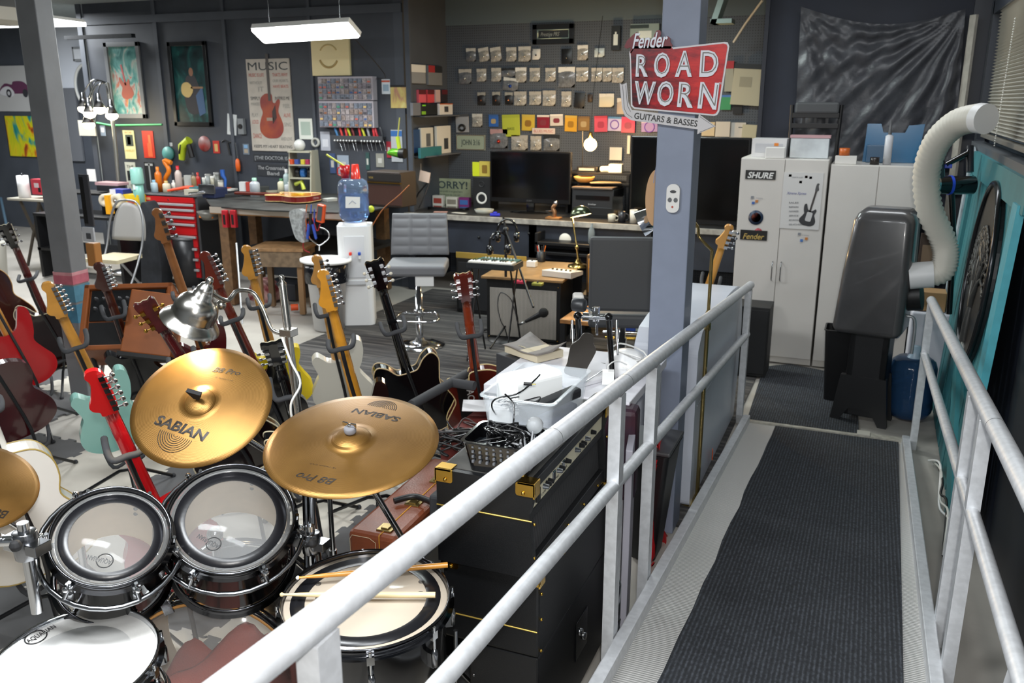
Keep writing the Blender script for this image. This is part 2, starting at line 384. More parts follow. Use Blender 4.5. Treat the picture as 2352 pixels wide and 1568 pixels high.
# ---- handrails ----
TR = .85
def railing(x, label, posts, y1, cat='handrail', yend=5.2):
    t = thing('handrail', label, cat, (x, 0, 0)); r = .0235
    yy = [-1.1]+[y1-.0]
    def tubeb(h, r): 
        b = B(); pts = [(0, y, RZ(y)+h) for y in (-1.1, .5, 2.0, 3.5, yend)]; b.tube(pts, r, ALU, 20); b.sph((0, yend, RZ(yend)+h), r, ALU, 16, (1, .5, 1)); return b
    obj('top_rail', tubeb(TR, r), t); obj('mid_rail', tubeb(TR-.3, .0195), t)
    for y in (1.75, 2.38):
        obj('rail_joint', B().tube([(0, y-.001, RZ(y)+TR), (0, y+.001, RZ(y)+TR)], r+.0006, CHRD, 20, False), t)
    sx = .0
    for y, h0 in posts:
        zt = RZ(y)+TR-.02; zb = max(0.0, RZ(y)-h0)
        b = B().prism([(y-.025, zb+.06), (y-.005, zb), (y+.025, zb), (y+.025, zt), (y-.025, zt)], -.018, .018, ALU, Matrix(((0, 1, 0, 0), (1, 0, 0, 0), (0, 0, 1, 0), (0, 0, 0, 1))))
        obj('post', b, t, .003)
    return t
railing(-.62, 'left aluminium tube handrail of the ramp, crossing in front of the drum kit', [(5.14, .02), (2.74, .1), (2.30, .1), (.83, .2)], 5.2)
railing(.345, 'right aluminium tube handrail of the ramp beside the teal gate', [(5.08, .02), (2.86, .1), (2.56, .1), (.6, .2)], 5.1, yend=5.12)
d = B().lathe([(0, .3), (.012, .3), (.02, .292), (.024, .28), (.024, 0), (0, 0)], CHRD, 20).lathe([(.026, .14), (.026, .15)], CHR, 20)
solo('ramp_leg_cap', d, 'short round capped metal leg beside the left ramp curb', 'support leg', P(1408, 1415, X=-.655)+V((0, 0, -.16)))
# ---- posts ----
m_post = M('75777a', .5, n=.06, ns=6)
t = thing('wooden_post', 'square grey painted post on the left with pink and blue bands near its foot', 'post', (-4.53, 3.85, 0), (0, 0, radians(8)))
w_ = .067
obj('shaft', B().box(-w_, w_, -w_, w_, 0, 2.95, m_post), t, .006)
zb = P(180, 658, Y=3.77).z
for z0, z1, c in ((0, .055, 'b3606e'), (.055, .075, 'c58b90'), (-.11, -.01, '4b7d93'), (-.24, -.125, '3f7690')):
    obj('painted_band', B().box(-w_-.002, w_+.002, -w_-.002, w_+.002, zb+z0, zb+z1, M(c, .7, n=.1)), t)
m_col = M('7f8799', .5, n=.04, ns=8)
col = thing('wooden_column', 'blue-grey painted square column carrying the red road sign', 'column', (-.765, 3.66, 0), (0, 0, radians(0)))
obj('shaft', B().box(-.075, .075, -.075, .075, 0, 2.95, m_col), col, .004)
# ================= DRUM KIT =================
def face(t, n, xh=(1, 0, 0)): t.rotation_euler = basis(n, xh).to_euler(); return t
def toward(p, elev, az=0):
    d = V((0, 0, 0))-V((p[0], p[1], 0)); a = atan2(d.y, d.x)+radians(az); e = radians(elev)
    return V((cos(a)*cos(e), sin(a)*cos(e), sin(e)))
m_shellin = M('c9b79c', .5, n=.1, ns=6)
m_clear = M('d8d8d6', .08, alpha=.16); m_res = M('8f9296', .15, alpha=.42); m_coat = M('eceae6', .45, bump=.05, bs=300)
m_bk = M('08080a', .16, n=.1, ns=3, coat=.3); m_ring = M('17171a', .3)
def lug_mesh(l=.075):
    b = B(); b.tube([(0, 0, -.012), (0, 0, -l)], .0035, CHR, 8); b.box(-.008, .004, -.009, .009, -.028, -.006, CHR)
    b.lathe([(0, -l-.04), (.008, -l-.036), (.009, -l), (.006, -l+.012), (0, -l+.014)], CHRD, 12); b.box(-.018, 0, -.007, .007, -l-.04, -l, CHRD)
    b.cyl((0, 0, -.006), (0, 0, .006), .0045, CHR, n=8); return b
HOOP = M('5c5d61', .16, 1)
def drum(name, label, cat, C, n, R, D, nl, xh=(1, 0, 0), top=m_clear, ring=True, hoopm=CHR, bottom=True, lugl=.07, shell=m_bk, hr=.006):
    t = face(thing(name, label, cat, C), n, xh)
    obj('shell', B().lathe([(R, -.004), (R, -D), (R-.007, -D), (R-.007, -.012), (R-.003, -.003), (R, -.004)], shell, 56).lathe([(R-.0075, -.01), (R-.0075, -D)], m_shellin, 56), t)
    obj('batter_head', B().lathe([(0, 0), (R+.002, 0), (R+.006, -.008)], top, 56), t)
    if ring: obj('muffling_ring', B().lathe([(R*.76, .0012), (R*.94, .0012), (R*.94, .0003), (R*.76, .0003), (R*.76, .0012)], m_ring, 56), t)
    def hoop(z): 
        return B().lathe([(R+.006, z-.012), (R+.007, z+.008), (R+.011, z+.012), (R+.014, z+.008), (R+.010, z+.004), (R+.010, z-.012), (R+.022, z-.016), (R+.006, z-.016), (R+.006, z-.012)], hoopm, 64)
    obj('hoop', hoop(0), t)
    if bottom:
        obj('resonant_head', B().lathe([(0, -D), (R-.008, -D)], m_res, 56), t); obj('hoop', hoop(-D-.0), t)
    lm = None
    for k in range(nl):
        a = 2*pi*(k+.5)/nl
        if lm is None: o = lm = obj('tension_lug', lug_mesh(lugl), t)
        else: o = lm.copy(); COL.objects.link(o); o.parent = t
        o.location = ((R+.018)*cos(a), (R+.018)*sin(a), 0); o.rotation_euler = (0, 0, a)
    return t
def logo(t, C, n, A, Bq, hgt, word='AQUARIAN', m=M('1a1a1c', .4), side=-1):
    A = PP(*A, C, n); Bq = PP(*Bq, C, n); text('lettering', word, m, A, Bq, n, t, hgt, .0002, bold=.01)
    n = V(n).normalized(); u = (Bq-A).normalized(); v = n.cross(u); c = A+u*hgt*1.3+v*hgt*.4
    r = hgt*1.5; b = B().tube([c+(u*cos(a)+v*sin(a))*r+n*.0006 for a in [radians(25+k*12) for k in range(28)]], hgt*.11, m, 6)
    o = obj('logo_ring', b, t); o.matrix_parent_inverse = wm(t).inverted()
# toms
C1 = P(256, 1232, Z=2.12); n1 = toward(C1, 55, 4)
tom1 = drum('rack_tom', 'smaller black rack tom with clear head and black muffling ring, left of the pair', 'drum', C1, n1, .125, .2, 6, lugl=.05, hoopm=HOOP)
logo(tom1, C1, n1, (258, 1287), (203, 1274), .012)
C2 = P(531, 1190, Z=2.28); n2 = toward(C2, 55, 2)
tom2 = drum('rack_tom', 'larger black rack tom with clear head, under the leftmost cymbal', 'drum', C2, n2, .15, .22, 6, lugl=.06, hoopm=HOOP)
logo(tom2, C2, n2, (505, 1252), (458, 1226), .012)
e_ = V(n2)*-.218; u_ = PP(485, 1160, C2+e_, n2)
o = obj('oval_emblem', B().tube([PP(470+25*cos(a), 1172+10*sin(a)-8*cos(a), C2+e_, n2)+V(n2)*.002 for a in [2*pi*k/24 for k in range(24)]], .0008, M('33363a', .4), 5, closed=True), tom2); o.matrix_parent_inverse = wm(tom2).inverted()
text('lettering', 'EVANS', M('33363a', .4), PP(454, 1184, C2+e_, n2), PP(486, 1166, C2+e_, n2), n2, tom2, .012, .0002, shear=.2)
for tm, R in ((tom1, .125), (tom2, .15)):   # suspension mounts
    b = B(); b.tube([((R+.04)*cos(a), (R+.04)*sin(a), -.045) for a in [radians(x) for x in range(-200, 21, 12)]], .007, CHRD, 8)
    for a in (-200, -150, -90, -30, 20): a = radians(a); b.tube([((R+.04)*cos(a), (R+.04)*sin(a), -.045), ((R+.018)*cos(a), (R+.018)*sin(a), -.012)], .006, CHRD, 8); b.sph(((R+.03)*cos(a), (R+.03)*sin(a), -.008), .009, CHR, 8)
    obj('suspension_mount', b, tm)
for tm, C, n, R, pts in ((tom1, C1, n1, .117, ((256, 1156), (250, 1175))), (tom2, C2, n2, .142, ((533, 1097), (529, 1116)))):
    b = B()
    Mi = wm(tm).inverted()
    for a, z in ((100, -.05), (100, -.075), (40, -.05), (30, -.08)):
        p = V((R*cos(radians(a)), R*sin(radians(a)), z)); b.sph(p, .006, M('33302c', .5), 8, (1, 1, .8))
    obj('lug_screw', b, tm)
# floor tom
C3 = P(841, 1374, Z=2.2); n3 = V((.03, -.05, 1))
ft = drum('floor_tom', 'large black floor tom with two drumsticks lying on its clear head', 'drum', C3, n3, .2, .38, 8, xh=(1, .2, 0), lugl=.07, hoopm=HOOP, top=M('d9cbb8', .12, alpha=.72))
logo(ft, C3, n3, (845, 1305), (905, 1300), .012)
for k in range(3):
    a = radians(20+120*k); o = obj('leg', B().tube([(.225*cos(a), .225*sin(a), -.12), (.225*cos(a), .225*sin(a), -.5), (.25*cos(a), .25*sin(a), -(C3.z-.02))], .006, CHRD, 8), ft)
b = B()
for (px, py) in ((731, 1341), (968, 1336), (731, 1374), (966, 1362)): b.lathe([(0, .0012), (.008, .0012), (.008, .0006)], M('4a443c', .5), 14, Matrix.Translation(wm(ft).inverted() @ PP(px, py, C3, n3)))
obj('vent_dot', b, ft)
def stick(A, Bq, label, c, tip):
    A = V(A); Bq = V(Bq); L = Bq-A; b = B(); N = [(0, .002), (.008, .0045), (.018, .0045), (.03, .0028), (.12, .0048), (.3, .0072), (1, .0075)]
    b.tube([A+L*s for s, r in N], [r for s, r in N], c, 14)
    b.sph(A+L*.012, .0055, tip, 10)
    solo('drumstick', b, label, 'drumstick')
h_ = V((0, 0, 1))*.021
stick(PP(680, 1330, C3+h_, n3)+V((0, 0, .004)), PP(1028, 1300, C3+h_, n3)+V((0, 0, .004)), 'upper drumstick with a white tip on the floor tom', MAPLE, WHT)
stick(PP(643, 1365, C3+h_, n3), PP(1000, 1366, C3+h_, n3), 'pale lower drumstick lying level across the floor tom', M('dcc79a', .45), M('dcc79a', .45))
# snare
C4 = P(172, 1520, Z=2.03); n4 = V((.05, -.1, 1))
sn = drum('snare_drum', 'snare drum with white coated head in the bottom left corner', 'drum', C4, n4, .173, .14, 10, top=m_coat, ring=False, lugl=.05)
obj('coated_dot', B().lathe([(0, .0008), (.125, .0008), (.125, .0002)], M('f6f5f2', .4), 56), sn)
logo(sn, C4, n4, (66, 1477), (130, 1440), .016)
b = B()
for k in range(3):
    a = radians(90+120*k); b.tube([(C4.x, C4.y, .35), (C4.x+.28*cos(a), C4.y+.28*sin(a), .02)], .009, CHRD, 8)
    b.tube([(C4.x, C4.y, C4.z-.2), (C4.x+.17*cos(a), C4.y+.17*sin(a), C4.z-.17)], .007, CHRD, 8)
b.tube([(C4.x, C4.y, .2), (C4.x, C4.y, C4.z-.19)], .011, CHR, 12)
solo('snare_stand', b, 'chrome tripod stand holding up the white snare drum', 'drum stand')
# bass drum
BC = P(452, 1560, Z=2.22); BC.z = .31; hd = V((0, 0, 0))-V((BC.x, BC.y, 0)); hd = V((hd.x-.1, hd.y-.5, 0)).normalized()
BC = P(455, 1380, z=.585)
nb_ = V((.42, -.88, .12)).normalized(); BC = BC-V((0, 0, .28)); 
bd = drum('bass_drum', 'black bass drum with wooden hoop and a red towel behind its clear head', 'drum', BC, nb_, .255, .42, 8, xh=(1, 0, 0), ring=False, hoopm=m_bk, bottom=True, lugl=.06)
obj('wooden_hoop', B().lathe([(.258, .0), (.258, .016), (.268, .016), (.268, 0), (.258, 0)], M('c08a4a', .35, coat=.4), 64), bd)
obj('hoop_rim', B().lathe([(.268, -.02), (.268, .02), (.276, .02), (.276, -.02), (.268, -.02)], m_bk, 64), bd)
for k in range(8):
    a = 2*pi*(k+.5)/8; o = obj('claw_hook', B().box(.25, .29, -.014, .014, .016, .024, CHRD).box(.278, .292, -.012, .012, -.03, .024, CHRD).tube([(.3, 0, .01), (.3, 0, -.12)], .005, CHR, 8).box(.288, .31, -.01, .01, -.02, 0, CHRD), bd, .002); o.rotation_euler = (0, 0, a)
vs = []; fs = []; N = 18
rn = random.Random(5)
for i in range(N+1):
    for j in range(N+1):
        u = i/N-.5; v = j/N-.5; rr = max(abs(u), abs(v))*2
        h = .17*(1-rr**2.2)*(1+.35*sin(9*u+4*v))+.03*sin(17*v+3*u)
        vs.append((u*.44+.02, -.10+h*1.1-.04, -.16+v*.22))
for i in range(N):
    for j in range(N): a = i*(N+1)+j; fs.append((a, a+N+1, a+N+2, a+1))
tw = solo('red_towel', B().add(vs, fs, M('a34a3c', .95, n=.08, ns=10, bump=.4, bs=200), True), 'crumpled brick red towel inside the bass drum', 'towel', BC, basis(nb_).to_euler())
b = B()
# tom mount on top of the bass drum, and the kick drum spurs
up_ = V((0, 0, 1)); tb = BC-nb_*.2
solo('tom_mount', B().tube([tb+V((0, 0, .25)), tb+V((0, 0, .42))], .014, CHR, 12).tube([tb+V((0, 0, .36)), V(C2)-V(n2)*.1+V((-.12, -.05, -.06))], .009, CHR, 8).tube([tb+V((0, 0, .38)), V(C1)-V(n1)*.1+V((.1, .0, -.08))], .009, CHR, 8).sph(tb+V((0, 0, .4)), .024, CHRD, 12).box(-.03, .03, -.03, .03, .245, .27, CHRD, Matrix.Translation(tb)), 'chrome double tom holder between the two rack toms', 'drum hardware')
# cymbals
def cymbal_mat():
    m, nt, b_, o_ = node_mat('hammered_bronze', .3, .72)
    t1 = tex(nt, o_, 'Wave', (1, 1, 0), wave_type='RINGS', rings_direction='Z', Scale=95.0, Distortion=.3)
    t2 = tex(nt, o_, 'Noise', (7, 7, 7), Scale=1.0, Detail=6.0)
    nt.links.new(ramp(nt, t2.outputs['Fac'], [(.3, '7c5a2c'), (.7, '8f6a36')]), b_.inputs['Base Color'])
    mr = nt.nodes.new('ShaderNodeMapRange'); mr.inputs[3].default_value = .3; mr.inputs[4].default_value = .46
    nt.links.new(t2.outputs['Fac'], mr.inputs[0]); nt.links.new(mr.outputs[0], b_.inputs['Roughness'])
    bumpn(nt, b_, t1.outputs['Fac'], .12, .002); return m
m_cym = cymbal_mat(); m_ink = M('2a2118', .5)
CR = {}
def cymbal(label, C, n, R, xh=(1, 0, 0)):
    t = face(thing('cymbal', label, 'cymbal', C), n, xh); CR[t.name] = R
    bell = R*.23
    pr = [(.006, .032)]+[(bell*sin(radians(a)), .032-bell*.28*(1-cos(radians(a)))*1.3) for a in range(15, 91, 12)]
    z0 = pr[-1][1]; pr += [(bell+(R-bell)*k/9, z0*(1-(k/9))**1.0*1.0-.004*sin(pi*k/9)*-1) for k in range(1, 10)]
    obj('bronze_plate', B().lathe([(0, .034)]+pr+[(R, pr[-1][1]-.0015)]+[(r, z-.0015) for r, z in pr[::-1]], m_cym, 96), t)
    return t
def conform(o, R):
    bell = R*.23; z0 = .032-bell*.28*1.3
    for v in o.data.vertices:
        p = o.matrix_parent_inverse @ v.co; r = sqrt(p.x*p.x+p.y*p.y); k = max(0, (r-bell)/(R-bell))
        p.z = z0*(1-k)+.004*sin(pi*k)+.0006+(p.z % .0004); v.co = p
    o.matrix_parent_inverse = Matrix()
def semis(t, C, n, c, r_px, u, up, m, k=8, lw=.0018, rmax=.04):
    b = B(); n = V(n).normalized(); c = PP(*c, C, n)+n*.012
    for i in range(k):
        r = rmax*(i+1)/k
        b.tube([c+(u*cos(a)+up*sin(a))*r for a in [pi*j/16 for j in range(17)]], lw*.6, m, 4)
    o = obj('logo_rings', b, t); o.matrix_parent_inverse = wm(t).inverted(); conform(o, CR[t.name])
Cy1 = V((-1.734, 1.854, 1.05)); ny1 = V((.213, -.585, .783)).normalized()
cy1 = cymbal('bronze cymbal under the silver lamp with a bright glare, left of the two big ones', Cy1, ny1, .203)
def cytext(t, C, n, s, A, Bq, h, **k):
    n = V(n).normalized(); C = V(C)+n*.012
    A = PP(*A, C, n); Bq = PP(*Bq, C, n); conform(text('lettering', s, m_ink, A, Bq, n, t, h, .0002, **k), CR[t.name]); return A, Bq
A, Bq = cytext(cy1, Cy1, ny1, 'SABIAN', (352, 972), (468, 1014), .031, bold=.035, shear=.1)
u = (Bq-A).normalized(); semis(cy1, Cy1, ny1, (408, 1004), 40, u, -(ny1.cross(u)), m_ink, rmax=.052)
cytext(cy1, Cy1, ny1, 'B8 Pro', (487, 853), (550, 862), .018, shear=.35, bold=.012)
cytext(cy1, Cy1, ny1, '16" Medium Crash', (495, 868), (535, 876), .0035)
Cy2 = V((-1.203, 1.814, 1.031)); ny2 = V((.065, -.227, .972)).normalized()
cy2 = cymbal('larger bronze cymbal with upside-down lettering, in front of the amplifier stack', Cy2, ny2, .2286)
A, Bq = cytext(cy2, Cy2, ny2, 'SABIAN', (922, 958), (815, 936), .024, bold=.03, shear=.1)
u = (Bq-A).normalized(); semis(cy2, Cy2, ny2, (876, 942), 40, u, -(ny2.cross(u)), m_ink, rmax=.043)
cytext(cy2, Cy2, ny2, 'B8 Pro', (773, 1098), (684, 1082), .022, shear=.35, bold=.012)
cytext(cy2, Cy2, ny2, '18" Medium Crash', (772, 1074), (712, 1063), .004)
Cy3 = V((-2.50, 1.662, .74)); ny3 = toward(Cy3, 62, 20)
cy3 = cymbal('darker bronze cymbal cut off by the left edge of the picture', Cy3, ny3, .185)
cytext(cy3, Cy3, ny3, 'B8 Pro', (22, 1172), (-60, 1160), .03, shear=.35, bold=.012)
def cstand(C, n, label, top, base, legs=True, r=.009):
    t = thing('cymbal_stand', label, 'cymbal stand', (0, 0, 0)); C = V(C); n = V(n).normalized(); base = V(base)
    obj('rod', B().tube([C-n*.05, C+n*(.05 if top != 'nut' else .055)], .004, CHR, 8), t)
    if top == 'wing': 
        T = Matrix.Translation(C+n*.052) @ basis(n).to_4x4()
        obj('wing_nut', B().prism([(-.009, -.012), (.009, -.012), (.024, .02), (-.024, .02)], -.006, .006, BLKR, T), t, .002)
    else:
        T = Matrix.Translation(C+n*.034) @ basis(n).to_4x4()
        obj('felt', B(T).lathe([(0, 0), (.015, 0), (.016, .004), (.016, .013), (.014, .017), (0, .017)], M('77777c', .95, n=.1), 20), t)
        obj('wing_nut', B(T).lathe([(0, .017), (.006, .017), (.005, .024), (0, .024)], CHR, 12).box(-.02, -.004, -.002, .002, .018, .03, CHR).box(.004, .02, -.002, .002, .018, .03, CHR), t, .001)
    el = C-n*.05; obj('tilter', B().sph(el, .016, CHRD, 12).box(-.015, .015, -.008, .008, -.05, -.01, CHRD, Matrix.Translation(el)), t, .002)
    k = base+V((0, 0, .95*(el.z-base.z)-.02)) if abs(base.x-el.x)+abs(base.y-el.y) < .05 else V((base.x, base.y, el.z-.3))
    obj('pole', B().tube([el, k, base+V((0, 0, .42))], r, CHR, 12).tube([base+V((0, 0, .1)), base+V((0, 0, .5))], r*1.4, CHR, 12), t)
    for j in range(3):
        a = radians(40+120*j); obj('leg', B().tube([base+V((0, 0, .42)), base+V((.3*cos(a), .3*sin(a), .015))], .007, CHRD, 8).tube([base+V((0, 0, .15)), base+V((.15*cos(a), .15*sin(a), .2))], .005, CHRD, 6).sph(base+V((.3*cos(a), .3*sin(a), .016)), .014, BLKR, 8), t)
    return t
cstand(Cy1, ny1, 'cymbal stand with black wing nut under the leftmost large cymbal', 'wing', (-1.50, 2.12, 0))
cstand(Cy2, ny2, 'cymbal stand with chrome wing nut over a grey felt', 'nut', (-1.16, 1.98, 0))
cstand(Cy3, ny3, 'cymbal stand below the cymbal at the left picture edge', 'wing', (-2.3, 1.85, 0))
# chrome clamps
def clamp(p, label, s=1):
    b = B(Matrix.Translation(p) @ Matrix.Scale(s, 4))
    b.tube([(0, 0, -.16), (0, 0, .05)], .012, CHR, 12); b.lathe([(0, -.03), (.024, -.03), (.027, 0), (.024, .03), (0, .03)], CHRD, 16); b.box(-.05, .0, -.016, .016, -.016, .016, CHR)
    b.tube([(-.11, 0, 0), (-.03, 0, 0)], .009, CHR, 10); b.sph((-.05, -.03, .02), .014, CHR, 10); b.tube([(.0, -.02, 0), (.04, -.05, .03)], .006, BLKR, 8); b.sph((.045, -.055, .034), .013, BLKR, 8); b.box(.02, .05, -.02, .02, -.012, .012, CHRD)
    return solo('hardware_clamp', b, label, 'clamp', bev=.0015)
clamp(P(60, 1250, Z=2.0), 'chrome and black multi clamp at the left edge beside the smaller rack tom', 1.1)
clamp(P(715, 1245, Z=2.35), 'chrome wing clamp on the stand right of the larger rack tom')
solo('boom_arm', B().tube([P(-60, 1245, Z=2.0), P(45, 1240, Z=2.0)], .013, CHR, 12), 'short chrome boom tube entering at the left picture edge', 'boom arm')
for (x0, lb) in ((700, 'nearer'), (712, 'thicker')):
    solo('hardware_tube', B().tube([P(x0, 1100, Z=2.4), P(x0+8, 1330, Z=2.4)], .009 if x0 == 700 else .012, CHRD if x0 == 700 else CHR, 12), '%s upright chrome tube beneath the edge of the larger cymbal' % lb, 'stand tube')
# silver swing-arm lamp
Z_ = 2.75
t = thing('swing_arm_lamp', 'silver swing arm lamp with a bell shade hanging over the left cymbal', 'lamp', (0, 0, 0))
SIL = M('c9c6bf', .22, 1)
top = P(648, 652, Z=Z_); bot = P(686, 955, Z=Z_+.05); d_ = (bot-top).normalized(); base = V((bot.x+.03, bot.y+.05, 0))
obj('pole', B().tube([top, bot, base], .0125, SIL, 14).lathe([(0, .03), (.006, .028), (.009, .02), (.006, .012), (.013, .004), (.0135, -.01)], SIL, 14, Matrix.Translation(top)), t)
ax = (V((-.92, -.38, 0))*.5+V((0, 0, -.85))+V((-.38, .92, 0))*.12).normalized()
sc_ = P(437, 740, Z=Z_-.1); T = Matrix.Translation(sc_) @ basis(-ax).to_4x4()
pr = [(.092, -.004), (.090, 0), (.084, .008), (.07, .022), (.066, .03), (.067, .05), (.06, .072), (.045, .09), (.03, .1), (.03, .11), (.026, .112), (.026, .125), (.022, .13), (.018, .14), (.010, .146), (.012, .155), (.008, .165), (0, .168)]
pi_ = [(r-.003, z-.002) for r, z in pr[:10]]
obj('shade', B(T).lathe(pr+[], SIL, 40).lathe([(.092, -.004)]+pi_, M('d9d6cc', .35, .6), 40), t)
obj('bulb', B(T).sph((0, 0, .045), .028, M('ffe9c0', .3, emit=12), 14), t)
spot(T @ V((0, 0, .0)), PP(425, 872, Cy1, ny1), 22, (1, .8, .5), 120, .025)
cap = T @ V((0, 0, .125)); j2 = P(658, 762, Z=Z_)
arm = cr([cap, P(520, 690, Z=Z_-.06), P(545, 668, Z=Z_-.03), P(580, 672, Z=Z_), P(602, 705, Z=Z_), P(622, 752, Z=Z_), P(640, 764, Z=Z_), j2], 6)
obj('curved_arm', B().tube(arm, .007, SIL, 12), t)
obj('joint', B().sph(P(508, 700, Z=Z_-.06), .016, SIL, 12), t); obj('joint', B().box(-.014, .03, -.02, .02, -.012, .012, SIL, Matrix.Translation(j2)).sph(P(670, 760, Z=Z_), .01, SIL, 10), t, .002)
obj('cord', B().tube(cr([P(648, 775, Z=Z_-.02), P(668, 830, Z=Z_-.03), P(690, 880, Z=Z_-.02), P(668, 930, Z=Z_-.02), P(680, 985, Z=Z_), P(720, 1040, Z=Z_)], 6), .004, M('d8d8d4', .3), 8), t)
obj('base', B().lathe([(0, .03), (.02, .028), (.1, .015), (.12, .006), (.12, 0)], SIL, 28, Matrix.Translation(base)), t)
# ================= GUITARS =================
def mir(h): return h+[(-x, z) for x, z in h[::-1] if x > 0]
OUT = dict(
 strat=[(0, 0), (.09, .01), (.155, .06), (.165, .13), (.135, .2), (.11, .25), (.12, .31), (.128, .355), (.10, .385), (.07, .36), (.045, .335), (0, .33), (-.045, .345), (-.075, .40), (-.105, .455), (-.14, .44), (-.145, .38), (-.125, .30), (-.105, .25), (-.13, .19), (-.165, .12), (-.15, .05), (-.08, .005)],
 lp=[(0, 0), (.10, .012), (.165, .07), (.17, .14), (.135, .21), (.115, .255), (.125, .30), (.145, .345), (.135, .375), (.10, .365), (.075, .34), (.04, .35), (.03, .42), (-.03, .43), (-.08, .42), (-.135, .38), (-.14, .31), (-.115, .25), (-.14, .2), (-.17, .13), (-.16, .06), (-.09, .01)],
 es=mir([(0, 0), (.11, .01), (.19, .07), (.205, .15), (.17, .23), (.14, .29), (.15, .36), (.162, .43), (.135, .475), (.09, .455), (.055, .41), (.03, .40)]),
 ac=mir([(0, 0), (.12, .01), (.20, .07), (.205, .15), (.165, .23), (.13, .29), (.145, .36), (.14, .43), (.10, .485), (.03, .5)]),
 tele=[(0, 0), (.10, .01), (.16, .06), (.165, .13), (.135, .2), (.12, .25), (.135, .31), (.13, .36), (.095, .365), (.065, .335), (.03, .33), (-.03, .36), (-.08, .37), (-.14, .36), (-.14, .31), (-.12, .25), (-.14, .19), (-.17, .12), (-.155, .05), (-.09, .005)])
HF = [(.021, 0), (.024, .018), (.04, .03), (.046, .05), (.034, .075), (.022, .11), (.014, .145), (.022, .17), (.008, .19), (-.016, .188), (-.03, .165), (-.033, .1), (-.031, .04), (-.021, 0)]
HG = mir([(0, .175), (.018, .17), (.03, .18), (.04, .165), (.037, .12), (.031, .05), (.022, .01), (.021, 0)])
HG = [(.021, 0), (.022, .012), (.033, .05), (.039, .12), (.042, .165), (.03, .178), (.014, .168), (0, .173), (-.014, .168), (-.03, .178), (-.042, .165), (-.039, .12), (-.033, .05), (-.022, .012), (-.021, 0)]
_tp = {}
def peg_part(side, m, inline, btn):
    k = (side, m, inline, btn)
    if k in _tp: return _tp[k].copy()
    b = B().box(-.008, .008, .0, .012, -.009, .009, m).cyl((0, .006, 0), (side*.022, .006, 0), .003, m, n=8).sph((side*.03, .006, 0), .0095, btn or m, 10, (.9, .5, 1)).cyl((0, 0, 0), (0, -.03, 0), .003, m, n=8)
    return b
